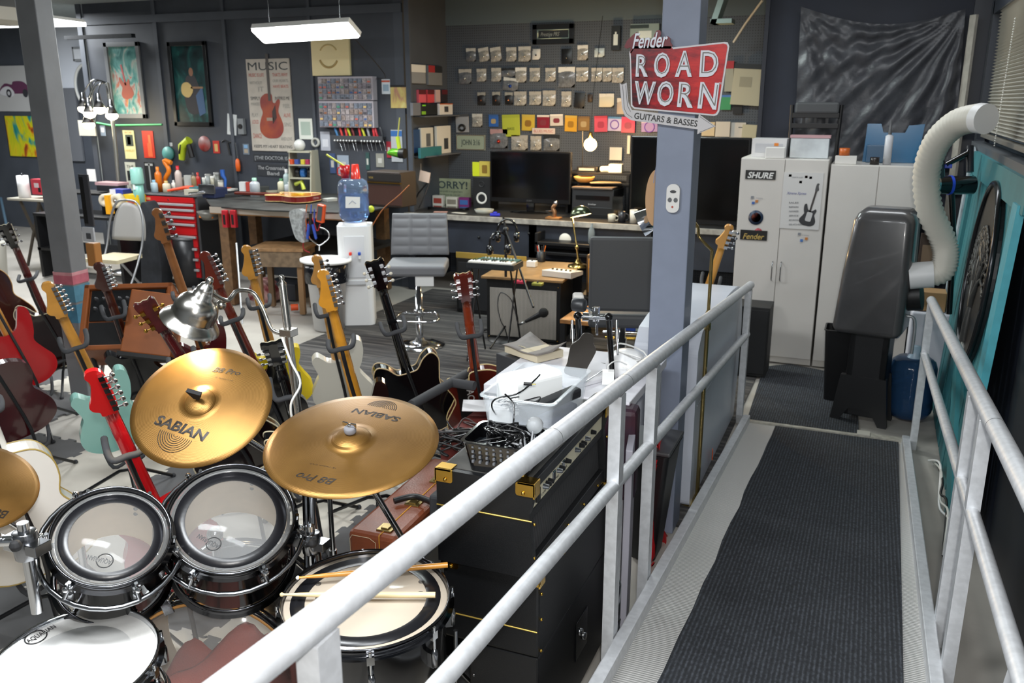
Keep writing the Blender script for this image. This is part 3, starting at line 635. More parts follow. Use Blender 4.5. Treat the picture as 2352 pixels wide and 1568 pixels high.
def guitar(label, kind, Mt, body, back=None, neck=MAPLE, head='fender', headm=None, tun=CHRD, L=.98, bind=None, thick=.045, board=None, cat='guitar', name='electric_guitar', btn=None, guard=None, long=1.0, side=None, mirror=1, bass=False):
    t = thing(name, label, cat); t.matrix_world = Mt; t.location = Mt.to_translation(); t.rotation_euler = Mt.to_euler()
    out = cr2([(x*mirror, z) for x, z in OUT[kind]], 4)
    nut = L-.185; jz = {'strat': .30, 'tele': .31, 'lp': .34, 'es': .36, 'ac': .49}[kind]
    obj('body', B().prism(out, 0, thick, body, side=side or back or body), t, .007 if kind != 'ac' else .003, seg=3)
    if bind:
        obj('binding', B().tube([(x, thick-.001, z) for x, z in out], .0032, bind, 6, closed=True), t)
        obj('binding', B().tube([(x, .001, z) for x, z in out], .0032, bind, 6, closed=True), t)
    # neck with a rounded back
    vs = []; fs = []; st = [(jz-.06, .029, .016), (jz+.02, .028, .03), (jz+.07, .027, .024), (nut-.04, .021, .021), (nut, .0208, .019)]; K = 9
    for z, wv, th in st:
        for k in range(K): a = pi*k/(K-1); vs.append((wv*cos(a), th*sin(a), z))
    for i in range(len(st)-1):
        for k in range(K): fs.append((i*K+k, i*K+(k+1) % K, (i+1)*K+(k+1) % K, (i+1)*K+k))
    fs += [tuple(range(K)), tuple(range((len(st)-1)*K, len(st)*K))[::-1]]
    obj('neck', B().add(vs, fs, neck, True), t)
    fb = B().add([(-.028, -.006, jz-.08), (.028, -.006, jz-.08), (.0208, -.006, nut), (-.0208, -.006, nut), (-.028, 0, jz-.08), (.028, 0, jz-.08), (.0208, 0, nut), (-.0208, 0, nut)], [(0, 1, 2, 3), (0, 4, 5, 1), (1, 5, 6, 2), (2, 6, 7, 3), (3, 7, 4, 0)], board or M('2c1d15', .4))
    z = nut
    for k in range(20): z -= (z-(.17))*.056; fb.box(-.021-.007*(nut-z)/(nut-jz), .021+.007*(nut-z)/(nut-jz), -.0072, -.006, z, z+.0015, CHRD)
    obj('fretboard', fb, t)
    Th = Matrix.Translation((0, .002, nut)) @ Matrix.Rotation(radians(4 if head == 'fender' else 13), 4, 'X').inverted()
    hm = headm or neck
    h = obj('headstock', B(Th).prism(cr2([(x*mirror, z) for x, z in (HF if head == 'fender' else HG)], 3), 0, .015, hm), t, .002)
    if bind and head == 'gibson': obj('binding', B(Th).tube([(x, .0, z) for x, z in HG], .0018, bind, 5), t)
    pos = [(-.022, .03+.0262*k, -1) for k in range(6)] if head == 'fender' else [(s*(.026), .045+.042*k, s) for s in (-1, 1) for k in range(3)]
    if bass: pos = [(-.02, .03+.042*k, -1) for k in range(4)]
    for x, z, s in pos:
        s *= mirror; b = B(Th @ Matrix.Translation((x*mirror, .016, z)) @ Matrix.Scale(1.25 if bass else 1, 4))
        b.box(-.008, .008, .0, .012, -.009, .009, tun).cyl((0, .006, 0), (s*.022, .006, 0), .003, tun, n=8)
        b.sph((s*.03, .006, 0), .0095, btn or tun, 10, (.9, .5, 1)).cyl((0, 0, 0), (0, -.026, 0), .003, tun, n=8); obj('tuning_peg', b, t)
    if kind == 'ac': obj('bridge', B().box(-.08, .08, -.009, 0, .12, .145, M('2a1c14', .5)), t, .003); obj('sound_hole', B().prism([(.05*cos(2*pi*k/28), .33+.05*sin(2*pi*k/28)) for k in range(28)], -.001, 0, BLKR), t)
    else:
        if guard: obj('pickguard', B().prism(cr2([(.02, .06), (.1, .07), (.11, .14), (.085, .22), (.09, .3), (.06, .32), (-.04, .32), (-.07, .28), (-.05, .2), (-.045, .12)], 3), -.0025, 0, guard), t)
        for z in (.15, .24): obj('pickup', B().box(-.04, .04, -.012, 0, z-.015, z+.015, CHRD if kind in ('lp', 'es') else BLK), t, .003)
        obj('bridge', B().box(-.04, .04, -.012, 0, .085, .105, CHRD), t, .002)
        for z in (.05, .09): obj('control_knob', B().lathe([(0, .016), (.009, .016), (.011, 0)], GOLD if bind else BLK, 14, Matrix.Translation((.1*mirror, 0, z+.02)) @ Matrix.Rotation(pi/2, 4, 'X')), t)
    sb = B()
    for k in range(6): x = (k-2.5)*.0095; sb.tube([(x, -.012, .095), (x*.75, -.008, nut)], .0005, CHRD, 3, False)
    return t
def gmat(hd, bt, L, zb=.28, yaw=0, far=False, minz=None):
    Bw = P(*bt, z=zb); d = ray(*hd).normalized(); o = CAM-Bw; b = d.dot(o); c = o.dot(o)-L*L; D = b*b-c
    tt = -b if D < 0 else (-b+sqrt(D) if far else -b-sqrt(D))
    Hd = CAM+d*tt; u = (Hd-Bw).normalized()
    tc = (CAM-Bw); tc.z = 0; tc.normalize(); tc = Matrix.Rotation(radians(yaw), 3, 'Z') @ tc
    y = (tc-u*tc.dot(u)).normalized(); x = y.cross(u)
    return Matrix.Translation(Bw) @ Matrix((x, y, u)).transposed().to_4x4()
STM = M('16171a', .4)
PAD = M('3a3b3e', .8)
def stand(Mt, label, yz=.66, w=.09, off=.075, frm=STM):
    Bw = Mt.to_translation(); x, y, u = (V(Mt.to_3x3().col[i]) for i in range(3))
    yk = Bw+u*yz+y*off; hub = Bw+y*.10+V((0, 0, -.02)); yh = V((y.x, y.y, 0)).normalized(); hub = V((hub.x, hub.y, max(.2, Bw.z-.06)))
    t = thing('guitar_stand', label, 'guitar stand')
    obj('upright', B().tube(cr([hub+V((0, 0, -.06)), hub+V((0, 0, .1)), Bw+u*yz*.7+y*off, yk-u*.06, yk-y*.01], 4), .0085, frm, 8), t)
    obj('neck_yoke', B().tube(cr([yk+x*w*.62-y*.115, yk+x*w*.6-y*.05, yk+x*w*.45-y*.0, yk-y*.0, yk-x*w*.45-y*.0, yk-x*w*.6-y*.05, yk-x*w*.62-y*.115], 4), .011, PAD, 8), t)
    for s in (-1, 1):
        obj('rest_arm', B().tube(cr([hub, hub+x*s*.07-V((0, 0, .01)), Bw+x*s*.1-y*.02-u*.012, Bw+x*s*.1-y*.09-u*.01], 4), .0095, PAD, 8), t)
    for k, a in enumerate((0, 125, -125)):
        dv = Matrix.Rotation(radians(a), 3, 'Z') @ yh
        L_ = .26; obj('leg', B().tube([hub+V((0, 0, -.05)), V((hub.x, hub.y, hub.z-.06))+dv*.05, V((hub.x, hub.y, .022))+dv*L_], .0085, frm, 8).sph(V((hub.x, hub.y, .02))+dv*(L_+.005), .014, PAD, 8), t)
    return t
MAPL2 = M('c98f3e', .28, n=.1, ns=10, coat=.5); ROSE = M('6e3520', .3, n=.1, ns=10, coat=.5); MAHO = M('4a1512', .2, n=.15, ns=6, coat=.8)
G = []
def g(label, slabel, hd, bt, L, kind, body, zb=.28, yaw=0, far=False, st=True, sy=.66, **k):
    Mt = gmat(hd, bt, L, zb, yaw, far); G.append(guitar(label, kind, Mt, body, L=L, **k))
    if st: stand(Mt, slabel, sy)
    return Mt
DKW = M('23110f', .18, n=.3, ns=5, coat=.8)
g('dark walnut hollow guitar with cream edging behind the left grey post', 'black guitar stand under the dark walnut guitar behind the post', (8, 505), (150, 832), 1.05, 'es', DKW, yaw=-10, neck=MAHO, head='gibson', headm=BLKG, bind=CREAM, thick=.06, zb=.16)
g('dark sunburst acoustic guitar entering at the left picture edge', 'guitar stand of the sunburst acoustic at the left edge', (-150, 425), (22, 775), 1.03, 'ac', M('3a1710', .15, n=.5, ns=3, coat=.8), neck=MAHO, head='gibson', bind=M('b98a4c', .4), thick=.11, name='acoustic_guitar', yaw=12)
g('bright red solid body electric guitar at the left picture edge', 'guitar stand below the bright red guitar', (-130, 480), (78, 882), .98, 'strat', M('b3131a', .2, coat=.8), neck=MAPL2, zb=.27, yaw=10)
g('dark cherry red double cutaway guitar at the left edge below the bright red one', 'guitar stand with long padded feet under the cherry red guitar', (-150, 600), (62, 990), 1.0, 'lp', M('3d0a10', .15, n=.2, ns=4, coat=.9), neck=MAHO, head='gibson', zb=.27, yaw=8)
g('white hollow body guitar with gold edging and white neck at the left', 'guitar stand under the white hollow body guitar', (-130, 690), (95, 1290), 1.05, 'ac', M('dedad2', .25, coat=.5), neck=M('e6e3dc', .25, coat=.4), head='gibson', bind=M('a9914f', .4), thick=.09, tun=GOLD, zb=.24, yaw=5, name='hollow_body_guitar')
g('sea green solid body guitar with maple neck in front of the left grey post', 'tall black guitar stand holding the sea green guitar', (103, 645), (285, 1015), .98, 'strat', M('8fc3b8', .25, coat=.6), neck=MAPL2, tun=CHR, yaw=0, zb=.27)
g('red guitar with red headstock leaning between the two rack toms', 'guitar stand with padded yoke around the red neck', (205, 842), (415, 1290), .98, 'tele', M('c01018', .25, coat=.7), neck=M('c4121c', .25, coat=.7), headm=M('d01a1c', .25, coat=.7), tun=CHR, yaw=0, zb=.26)
g('bass guitar with brown maple neck and dark red body behind the silver lamp', 'guitar stand of the bass with the brown maple neck', (356, 478), (500, 905), 1.15, 'strat', M('4c0b10', .15, coat=.8), neck=M('8e5b33', .35, n=.1), tun=CHRD, bass=True, cat='bass guitar', name='bass_guitar', zb=.27)
g('guitar with a dark headstock and gold tuning pegs in front of the brown preamp case', 'guitar stand hidden behind the left bronze cymbal', (322, 672), (575, 1070), 1.0, 'es', M('14090a', .12, coat=.9), neck=M('431012', .2, coat=.8), head='gibson', headm=M('4a1a1c', .3, n=.2), bind=CREAM, tun=GOLD, thick=.05, zb=.26)
g('black guitar with mahogany neck and a row of chrome pegs, right of the silver lamp', 'guitar stand around the mahogany neck beside the yellow body', (466, 578), (650, 985), 1.0, 'strat', BLKG, neck=M('5f2418', .25, coat=.7), tun=CHR, headm=M('5f2418', .3), zb=.27)
g('yellow solid body guitar with maple neck and a white card on its back', 'guitar stand of the yellow guitar', (562, 562), (655, 925), .98, 'tele', M('d8bd13', .3, coat=.4), neck=MAPL2, tun=CHRD, zb=.27)
Mt = G[-1].matrix_world
o = obj('paper_card', B().box(-.04, .04, .0475, .049, .09, .2, M('e4e2d8', .6)), G[-1])
g('black guitar with chrome pegs and a cream edge, just right of the lamp pole', 'guitar stand with a splayed yoke right of the lamp pole', (618, 758), (715, 1085), .98, 'lp', BLKG, neck=BLKG, head='gibson', tun=CHR, bind=CREAM, zb=.26)
g('white solid body guitar with a thin pale maple neck beside the trash can', 'guitar stand in front of the white solid body guitar', (724, 583), (795, 925), .98, 'strat', M('dcd8cb', .3, coat=.4), neck=M('c9924c', .3), tun=CHRD, zb=.27)
g('guitar with a wide maple neck and glossy black body behind the larger cymbal', 'guitar stand gripping the wide maple neck', (738, 618), (862, 1075), 1.0, 'strat', M('120608', .1, n=.2, ns=3, coat=1), neck=M('cf8f2e', .25, n=.1, ns=10, coat=.5), tun=CHR, zb=.25)
g('black semi-hollow guitar with cream edging on the plank carpet', 'guitar stand with long grey foam arms under the black semi-hollow guitar', (853, 580), (975, 985), 1.05, 'es', BLKG, neck=BLKG, head='gibson', headm=BLKG, bind=M('cdb489', .4), tun=CHRD, btn=M('e8e2cf', .4), thick=.05, zb=.27, yaw=6)
MtL = g('red-brown single cutaway guitar with a lettered black strap', 'guitar stand holding the red-brown single cutaway guitar', (1060, 608), (1110, 990), 1.0, 'lp', M('551b12', .15, n=.25, ns=4, coat=.9), neck=M('8a3518', .2, n=.1, coat=.8), head='gibson', headm=M('5e1e14', .2, coat=.8), tun=CHR, bind=M('d8c08a', .4), zb=.27, yaw=4)
lp = G[-1]
obj('cover_plate', B().prism([(-.06+.022*cos(a)*1.3, .1+.035*sin(a)) for a in [2*pi*k/20 for k in range(20)]], .046, .048, CREAM), lp)
sb = B(); sb.box(.045, .1, .048, .0505, .07, .36, BLK); st_ = obj('strap', sb, lp)
text('lettering', 'ACDC', M('cfcfcc', .5), MtL @ V((.055, .051, .33)), MtL @ V((.055, .051, .19)), V(MtL.to_3x3().col[1]), lp, .034, .0002, bold=.02)
text('lettering', 'ROCK', M('cfcfcc', .5), MtL @ V((.055, .051, .15)), MtL @ V((.055, .051, .08)), V(MtL.to_3x3().col[1]), lp, .034, .0002, bold=.02)
g('maple necked bass leaning right, beside the white cabinets', 'black guitar stand with a curved top beside the white cabinets', (1676, 512), (1580, 800), 1.12, 'strat', M('101014', .2, coat=.6), neck=M('c98f3e', .3), tun=CHRD, bass=True, cat='bass guitar', name='bass_guitar', zb=.3)
g('guitar with a dark reddish neck partly hidden behind the left grey post', 'guitar stand behind the left grey post near the folding chair', (222, 600), (330, 900), .98, 'strat', M('101216', .2, coat=.6), neck=M('43180f', .3, coat=.5), tun=CHR, zb=.27)
# long padded floor tubes
for a, b2, lb in (((945, 930), (1072, 858), 'long'), ((1035, 878), (1090, 886), 'short')):
    solo('foam_tube', B().tube([P(*a, z=.62), P(*b2, z=.62)], .022, PAD, 12), '%s grey foam padded bar near the black semi-hollow guitar' % lb, 'padded bar')
# ================= AMPLIFIERS AND THE JUNK ON THEM =================
m_tolex = M('0e0f11', .42, bump=.15, bs=400); m_dusty = M('3c3b38', .7, n=.25, ns=14); m_grill, nt, b_, o_ = node_mat('grille_cloth', .8)
t1 = tex(nt, o_, 'Wave', (0, 1, 0), Scale=40.0, bands_direction='Y'); nt.links.new(ramp(nt, t1.outputs['Fac'], [(.3, '141416'), (.7, '48484a')]), b_.inputs['Base Color'])
def bracket(b, T):   # brass corner cap with a rounded ear
    b.prism(rrect(-.004, .05, -.035, .004, .008), -.003, .002, GOLD, T); b.box(-.003, .045, -.003, .04, -.003, .004, GOLD, T); b.box(-.004, .001, -.003, .04, -.04, .003, GOLD, T); b.sph(T @ V((.028, -.004, -.026)), .006, GOLD, 8)
def amp_box(t, W, L, Hh, panel=False):
    # local x: 0 front .. -W back, y along the length, z up
    if panel:
        pr = [(-W, 0), (0, 0), (.0, .06), (-.012, .19), (-.004, .22), (-.004, Hh-.01), (-.014, Hh), (-W, Hh)]
        T = Matrix(((1, 0, 0, 0), (0, 1, 0, 0), (0, 0, 1, 0), (0, 0, 0, 1)))
        b = B().prism(pr, 0, .022, m_tolex).prism(pr, L-.022, L, m_tolex).box(-W, -.05, .02, L-.02, 0, Hh-.004, m_tolex).box(-.055, -.004, .02, L-.02, 0, .045, m_tolex).box(-.055, -.006, .02, L-.02, Hh-.03, Hh-.001, m_tolex).box(-.05, -.014, .02, L-.02, .165, .19, m_tolex)
        obj('cabinet', b, t, .003)
        obj('dusty_top', B().box(-W+.012, -.02, .02, L-.02, Hh, Hh+.0015, m_dusty), t)
        obj('grille', B().add([(-.022, .024, .046), (-.022, L-.024, .046), (-.03, L-.024, .166), (-.03, .024, .166)], [(0, 1, 2, 3)], m_grill), t)
        pn = obj('control_panel', B().box(-.03, -.016, .024, L-.024, .19, .248, M('d6d0b4', .4)), t, .002)
        for k, y in enumerate((.12, .14, .16, .235, .255, .31, .40, .44, .46, .5, .56)):
            obj('control_knob', B().lathe([(0, .016), (.006, .016), (.008, .0), (.0085, 0)], BLK if k % 3 else CHR, 14, Matrix.Translation((-.016, y, .222)) @ Matrix.Rotation(pi/2, 4, 'Y')), t)
        obj('power_switch', B().box(-.018, -.008, .055, .08, .2, .24, BLK), t, .003)
        for y, w_ in ((.2, .03), (.28, .03)): obj('input_jack', B().box(-.018, -.012, y-.012, y+.012, .205, .235, CHR), t, .002)
        text('lettering', 'OFF  VOLUME  TONE', BLK, wm(t) @ V((-.0155, .1, .2)), wm(t) @ V((-.0155, .32, .2)), (1, 0, 0), t, .007, .0001)
    else:
        obj('cabinet', B().box(-W, 0, 0, L, 0, Hh, m_tolex), t, .008)
    for y in (0, L):
        for x in (-W, 0):
            if panel or Hh > .24:
                b = B(); sx = 1 if x < 0 else -1; sy = 1 if y == 0 else -1
                T = Matrix.Translation((x, y, Hh)) @ Matrix.Diagonal((sx, sy, 1, 1)); bracket(b, T); obj('corner_cap', b, t, .001)
    zp = Hh*.62 if panel else Hh*.32
    obj('gold_piping', B().tube([(-.004, -.001, zp-.0), (-W, -.001, zp)], .0022, M('d8b75c', .3, .6), 6), t)
def screws(t, pts, m=GOLD):
    for p in pts: obj('screw', B().sph(p, .005, m, 8), t)
W = .285
a1 = thing('guitar_amplifier', 'black amplifier with cream control panel and gold corners, top of the stack by the ramp', 'amplifier', (-.745, 1.955, .652))
amp_box(a1, W, .70, .278, True); screws(a1, [(-.001, .011, .16), (-.001, .011, .06), (.0, .011, .02), (-.001, .15, .02), (-.001, .3, .02), (-.001, .45, .02), (-.001, .6, .02), (-.001, .689, .16)])
hd_ = B().tube(cr([(-W*.55, .06, .279), (-W*.55, .07, .3), (-W*.55, .14, .315), (-W*.55, .25, .318), (-W*.55, .33, .313), (-W*.55, .4, .3), (-W*.55, .41, .279)], 5), .012, M('1d1c1c', .55), 8)
obj('handle', hd_, a1); screws(a1, [(-W*.55, .055, .284)], CHR)
a2 = thing('speaker_cabinet', 'black speaker cabinet with thin gold piping directly under the cream-panelled amplifier', 'speaker cabinet', (-.74, 1.99, .385))
amp_box(a2, .295, .68, .262); screws(a2, [(.003, .012, .2), (.003, .012, .12), (.003, .012, .02), (.003, .2, .23), (.003, .4, .23), (.003, .6, .23)])
a3 = thing('speaker_cabinet', 'tall-sided black cabinet standing on the floor at the bottom of the amplifier stack', 'speaker cabinet', (-.742, 1.995, .014))
obj('cabinet', B().box(-.215, 0, 0, .72, 0, .368, m_tolex), a3, .006); screws(a3, [(-.2, -.002, .33), (-.2, -.002, .26), (-.2, -.002, .18), (.002, .015, .1)], CHRD)
jp = obj('jack_plate', B().box(0, .003, .34, .46, .13, .27, M('1b1d1f', .25, .6)), a3, .004)
obj('jack_socket', B().lathe([(0, .008), (.011, .008), (.013, .0)], CHR, 14, Matrix.Translation((.003, .38, .22)) @ Matrix.Rotation(pi/2, 4, 'Y')), jp)
obj('jack_socket', B().lathe([(0, .008), (.011, .008), (.013, .0)], CHR, 14, Matrix.Translation((.003, .42, .18)) @ Matrix.Rotation(pi/2, 4, 'Y')), jp)
zt = .652+.28
# black basket with cables
def tub(name, label, cat, x0, x1, y0, y1, z0, h, m, flare=.02, th=.003, r=.02, loc=None, rim=.006, rot=0, slots=False):
    cx, cy = (x0+x1)/2, (y0+y1)/2; t = thing(name, label, cat, (cx, cy, z0), (0, 0, rot)); a, b2 = (x1-x0)/2, (y1-y0)/2
    def ring(f, z, ins=0): return [(x, y, z) for x, y in rrect(-a*1+(flare-f)+ins, a-(flare-f)-ins, -b2+(flare-f)+ins, b2-(flare-f)-ins, r)]
    R = [ring(0, 0), ring(flare, h), [(x*(1+rim/a), y*(1+rim/b2), h) for x, y, z in ring(flare, h)], [(x*(1+rim/a), y*(1+rim/b2), h+.004) for x, y, z in ring(flare, h)], ring(flare, h+.004, th), ring(0, th, th)]
    n = len(R[0]); vs = [v for q in R for v in q]; fs = []
    for i in range(len(R)-1):
        for k in range(n): fs.append((i*n+k, i*n+(k+1) % n, (i+1)*n+(k+1) % n, (i+1)*n+k))
    fs.append(tuple(range(n))[::-1]); fs.append(tuple(range(5*n, 6*n)))
    bb = B().add(vs, fs, m, True); o = obj('shell', bb, t); o.data.shade_flat()
    if slots:
        s = B()
        for k in range(9):
            for j in range(4): s.box(-a+.03+k*.02, -a+.036+k*.02, -b2-.0, -b2+.02, .03+j*.014, .036+j*.014, M('626468', .5)); 
            for j in range(4): s.box(a-.02, a+.0, -b2+.02+k*.016, -b2+.025+k*.016, .03+j*.014, .036+j*.014, M('626468', .5))
        obj('wall_perforation', s, t)
    return t
def scribble(c, r, n, seed, h=.05):
    rn = random.Random(seed); return cr([V(c)+V((rn.uniform(-r[0], r[0]), rn.uniform(-r[1], r[1]), rn.uniform(0, h))) for k in range(n)], 6)
tub('basket', 'small black plastic basket full of tangled black leads on the amplifier', 'basket', -.96, -.765, 1.965, 2.125, zt, .085, BLKG, .015, slots=True, rot=.05)
for k, (lb, m) in enumerate((('tangled black lead heaped highest in the small black basket', BLKG), ('tangled dull black lead at the bottom of the small black basket', BLK), ('tangled grey lead at the right of the small black basket', M('8b8d90', .4)))):
    solo('cable', B().tube(scribble((-.87 if k < 2 else -.81, 2.05, zt+.03), (.065, .055) if k < 2 else (.03, .07), 46 if k < 2 else 16, 40+k, .085), .0032, m, 6), lb, 'cable')
solo('loose_bulb', B(Matrix.Translation((-.79, 2.08, zt+.115))).sph((0, 0, 0), .024, M('cfd2d4', .08, trans=.6), 14).lathe([(.012, -.022), (.011, -.045), (0, -.047)], CHR, 12), 'clear glass bulb with metal cap at the edge of the small black basket', 'light bulb')
# clear bin
m_cb = M('dfe6ec', .12, alpha=.30); 
tub('storage_bin', 'clear plastic bin holding a white router and leads on the amplifier', 'bin', -.985, -.765, 2.15, 2.50, zt, .15, m_cb, .02, rot=0)
rt = B().prism(rrect(-.052, .052, 0, .112, .02), 0, .17, M('edefee', .4)); rt.prism(rrect(-.042, .042, .02, .095, .013), -.0015, 0, M('dcdedd', .5))
rt = solo('wifi_router', rt, 'rounded white network router standing in the clear plastic bin', 'router', (-.945, 2.255, zt+.07), (0, 0, radians(-30)), bev=.006)
solo('power_brick', B().box(-.035, .035, -.025, .025, 0, .085, M('f0f0ee', .35)), 'white power brick standing in front of the white router', 'power adapter', (-.94, 2.20, zt+.03), (0, 0, .3), bev=.008)
solo('remote_control', B().box(-.11, .11, -.02, .02, 0, .03, M('202124', .35)), 'black bar shaped gadget lying in the right of the clear bin', 'gadget', (-.82, 2.29, zt+.095), (.1, -.1, 1.1), bev=.006)
solo('dark_cloth', B().box(-.09, .09, -.13, .13, 0, .06, M('4a4e62', .9, n=.2, bump=.5)), 'dull blue-grey cloth at the bottom of the clear bin', 'cloth', (-.87, 2.32, zt+.006), bev=.02)
for k, (c, r, m, lb, rr) in enumerate((((-.93, 2.2, zt+.09), (.04, .03), WHT, 'thin white lead coiled at the left of the clear bin', .002), ((-.88, 2.19, zt+.1), (.07, .02), BLK, 'thin black lead over the rim of the clear bin', .002))):
    solo('cable', B().tube(scribble(c, r, 18, 60+k, .06), rr, m, 6), lb, 'cable')
solo('cable', B().tube(cr([P(1240, 860, z=1.15), P(1215, 885, z=1.13), P(1185, 905, z=1.1), P(1140, 915, z=1.09), P(1130, 935, z=1.06), P(1150, 965, z=1.0), P(1175, 985, z=1.02), P(1180, 930, z=1.08), P(1160, 905, z=1.1)], 6), .0025, BLKG, 6), 'black audio lead with a plug hanging over the left corner of the clear bin', 'cable')
solo('audio_plug', B().cyl(P(1203, 881, z=1.145), P(1222, 882, z=1.145), .0045, BLK, n=10).cyl(P(1222, 882, z=1.145), P(1231, 882, z=1.145), .0018, GOLD, n=8), 'small black audio plug lying against the white router', 'plug')
solo('power_brick', B().box(-.025, .025, -.02, .02, 0, .045, M('2b3036', .4)), 'small dark power brick left of the black basket', 'power adapter', P(1112, 1040, z=zt)+V((-.0, .0, .002)), (0, 0, .3), bev=.005)
solo('cable', B().tube(cr([P(x, y, z=zt+.006) for x, y in ((1105, 1040), (1090, 1020), (1102, 1000), (1130, 992))]+[P(1085, 1030, z=zt+.01), P(1100, 1050, z=zt+.006), P(1140, 1062, z=zt+.008), P(1165, 1070, z=zt+.006)], 5), .0022, BLK, 6), 'thin black lead trailing from the small dark power brick', 'cable')
solo('cable', B().tube(cr([P(x, y, z=zt+.01) for x, y in ((1330, 940), (1352, 920), (1372, 905), (1395, 905))], 5), .006, BLK, 6), 'thick black handle lead at the far end of the amplifier top', 'cable')
# ---- white table with pedal ----
TZ = .86
tb = thing('work_table', 'white topped low table with the kick pedal and white kettle behind the amplifier stack', 'table', (-1.0, 3.05, 0))
obj('tabletop', B().box(-.30, .27, -.18, .42, TZ-.035, TZ, M('d5d4da', .5)), tb, .003)
for x in (-.27, .24):
    for y in (-.15, .39): obj('leg', B().box(x-.015, x+.015, y-.015, y+.015, 0, TZ-.035, M('b9bac0', .5)), tb)
solo('papers', B().box(-.1, .1, -.15, .15, 0, .012, M('dcdce0', .7)), 'white papers lying on the white table under the pedal', 'papers', P(1330, 872, z=TZ)+V((0, .05, .002)), (0, 0, -.5))
# kick pedal
pb = P(1345, 865, z=TZ+.01)
kp = thing('kick_pedal', 'black and chrome bass drum pedal standing on the white table', 'drum pedal', (0, 0, 0))
fa, fb2 = P(1318, 862, z=TZ+.03), P(1352, 768, Z=3.22)
dv = (fb2-fa); L_ = dv.length; T = Matrix.Translation(fa) @ basis(dv.cross(V((.92, .38, 0))) if False else V((.92, .38, 0)).cross(dv), (.92, .38, 0)).to_4x4()
# footboard outline in local x (width), y (length)
fo = [(-.038, 0), (.038, 0), (.042, .06), (.05, .13), (.05, .165), (.03, .2), (.018, .24), (-.018, .24), (-.03, .2), (-.05, .165), (-.05, .13), (-.042, .06)]
s_ = L_/.24
u_ = dv.normalized(); w_ = V((.92, .38, 0)); w_ = (w_-u_*w_.dot(u_)).normalized(); nn = w_.cross(u_)
Tf = Matrix.Translation(fa) @ Matrix((w_, nn, u_)).transposed().to_4x4()
obj('footboard', B(Tf).prism([(x*.95, y*s_) for x, y in cr2(fo, 3)], -.006, 0, M('4a4641', .35, .5)), kp, .002)
fbo = B(Tf)
for k, (x, y0, y1) in enumerate(((-.027, .04, .15), (-.009, .02, .16), (.009, .02, .16), (.027, .06, .15))): fbo.prism(rrect(x-.004, x+.004, y0*s_, y1*s_, .003), -.009, -.006, M('8b867e', .4, .5))
obj('tread_bar', fbo, kp)
obj('tread_oval', B(Tf).prism([(.02*cos(a), .18*s_+.008*sin(a)) for a in [2*pi*k/20 for k in range(20)]], -.009, -.006, M('77716a', .4, .5)), kp)
pc = P(1370, 730, Z=3.3)
for (a, b2) in (((1327, 725), (1338, 835)), ((1398, 728), (1408, 838))):
    lo = P(*b2, Z=3.32); obj('upright', B().tube([P(*a, Z=3.3), V((lo.x, lo.y, TZ+.01))], .011, BLKG, 10).sph(P(*a, Z=3.3), .017, BLKG, 12), kp)
obj('axle', B().tube([P(1325, 727, Z=3.3), P(1400, 730, Z=3.3)], .0085, CHR, 12).tube([P(1338, 727, Z=3.3), P(1352, 728, Z=3.3)], .017, CHR, 16).tube([P(1362, 728, Z=3.3), P(1376, 729, Z=3.3)], .017, CHR, 16).box(-.012, .012, -.012, .012, -.015, .03, CHR, Matrix.Translation(P(1369, 722, Z=3.3))), kp, .002)
obj('beater', B().tube([P(1369, 718, Z=3.3), P(1338, 702, Z=3.22)], .004, CHR, 8).lathe([(0, .022), (.018, .022), (.022, .016), (.022, -.016), (.018, -.022), (0, -.022)], M('2c2e31', .4), 20, Matrix.Translation(P(1330, 700, Z=3.2)) @ Matrix.Rotation(pi/2, 4, 'Y') @ Matrix.Scale(1.15, 4)), kp)
obj('beater_felt', B().box(-.02, .02, -.028, .028, -.03, .03, M('c9c6c0', .9), Matrix.Translation(P(1328, 692, Z=3.24)) @ Matrix.Rotation(YAW, 4, 'Z')), kp, .008)
for px, lo in ((1314, 810), (1416, 815)):
    obj('spring', B().tube([P(px, 735, Z=3.28), P(px, 755, Z=3.28)], .006, CHR, 8).tube([P(px+1, 755, Z=3.28), P(px+1, 778, Z=3.28)], .0085, CHR, 10).tube([P(px+1, 778, Z=3.28), P(px+3, lo, Z=3.28)], .004, CHR, 8), kp)
obj('chain', B().tube([P(1370, 740, Z=3.3), P(1371, 768, Z=3.25)], .005, CHRD, 6), kp)
obj('base_plate', B().box(-.09, .05, -.06, .05, .0, .008, BLK, Matrix.Translation(P(1380, 845, z=TZ+.002))).tube([P(1400, 835, z=TZ+.012), P(1465, 832, z=TZ+.012)], .005, BLK, 8), kp, .002)
solo('chrome_rod', B().tube([P(1340, 880, z=TZ+.02), P(1385, 850, z=TZ+.03)], .003, CHR, 8), 'thin chrome rod lying right of the pedal footboard', 'rod')
# white kettle-like gadget with cord
kb = P(1437, 858, z=TZ+.002)
k_ = thing('round_speaker', 'rounded white appliance with its cord looped over it beside the kick pedal', 'appliance', kb)
obj('body', B().lathe([(0, .105), (.04, .1), (.07, .08), (.085, .045), (.08, .01), (.06, 0), (0, 0)], M('f1f2f3', .3), 32, Matrix.Scale(.95, 4)), k_)
obj('cord', B().tube([(.075*cos(a*1.1)+.01*sin(3*a), .08*sin(a), .055+.045*sin(a*.5+k*.1)) for k, a in enumerate([2*pi*j/16*1.0 for j in range(40)])], .0035, M('e6e6e4', .4), 6), k_)
solo('wall_plug', B().box(-.022, .022, -.018, .018, 0, .05, M('f2f2f0', .35)).tube(cr([(0, 0, .05), (0, .0, .07), (.03, .03, .08), (.07, .05, .06)], 4), .0028, M('e6e6e4', .4), 6), 'white wall plug in front of the rounded white appliance', 'plug', P(1396, 892, z=TZ)+V((0, 0, .02)), (0, 0, .3), bev=.005)
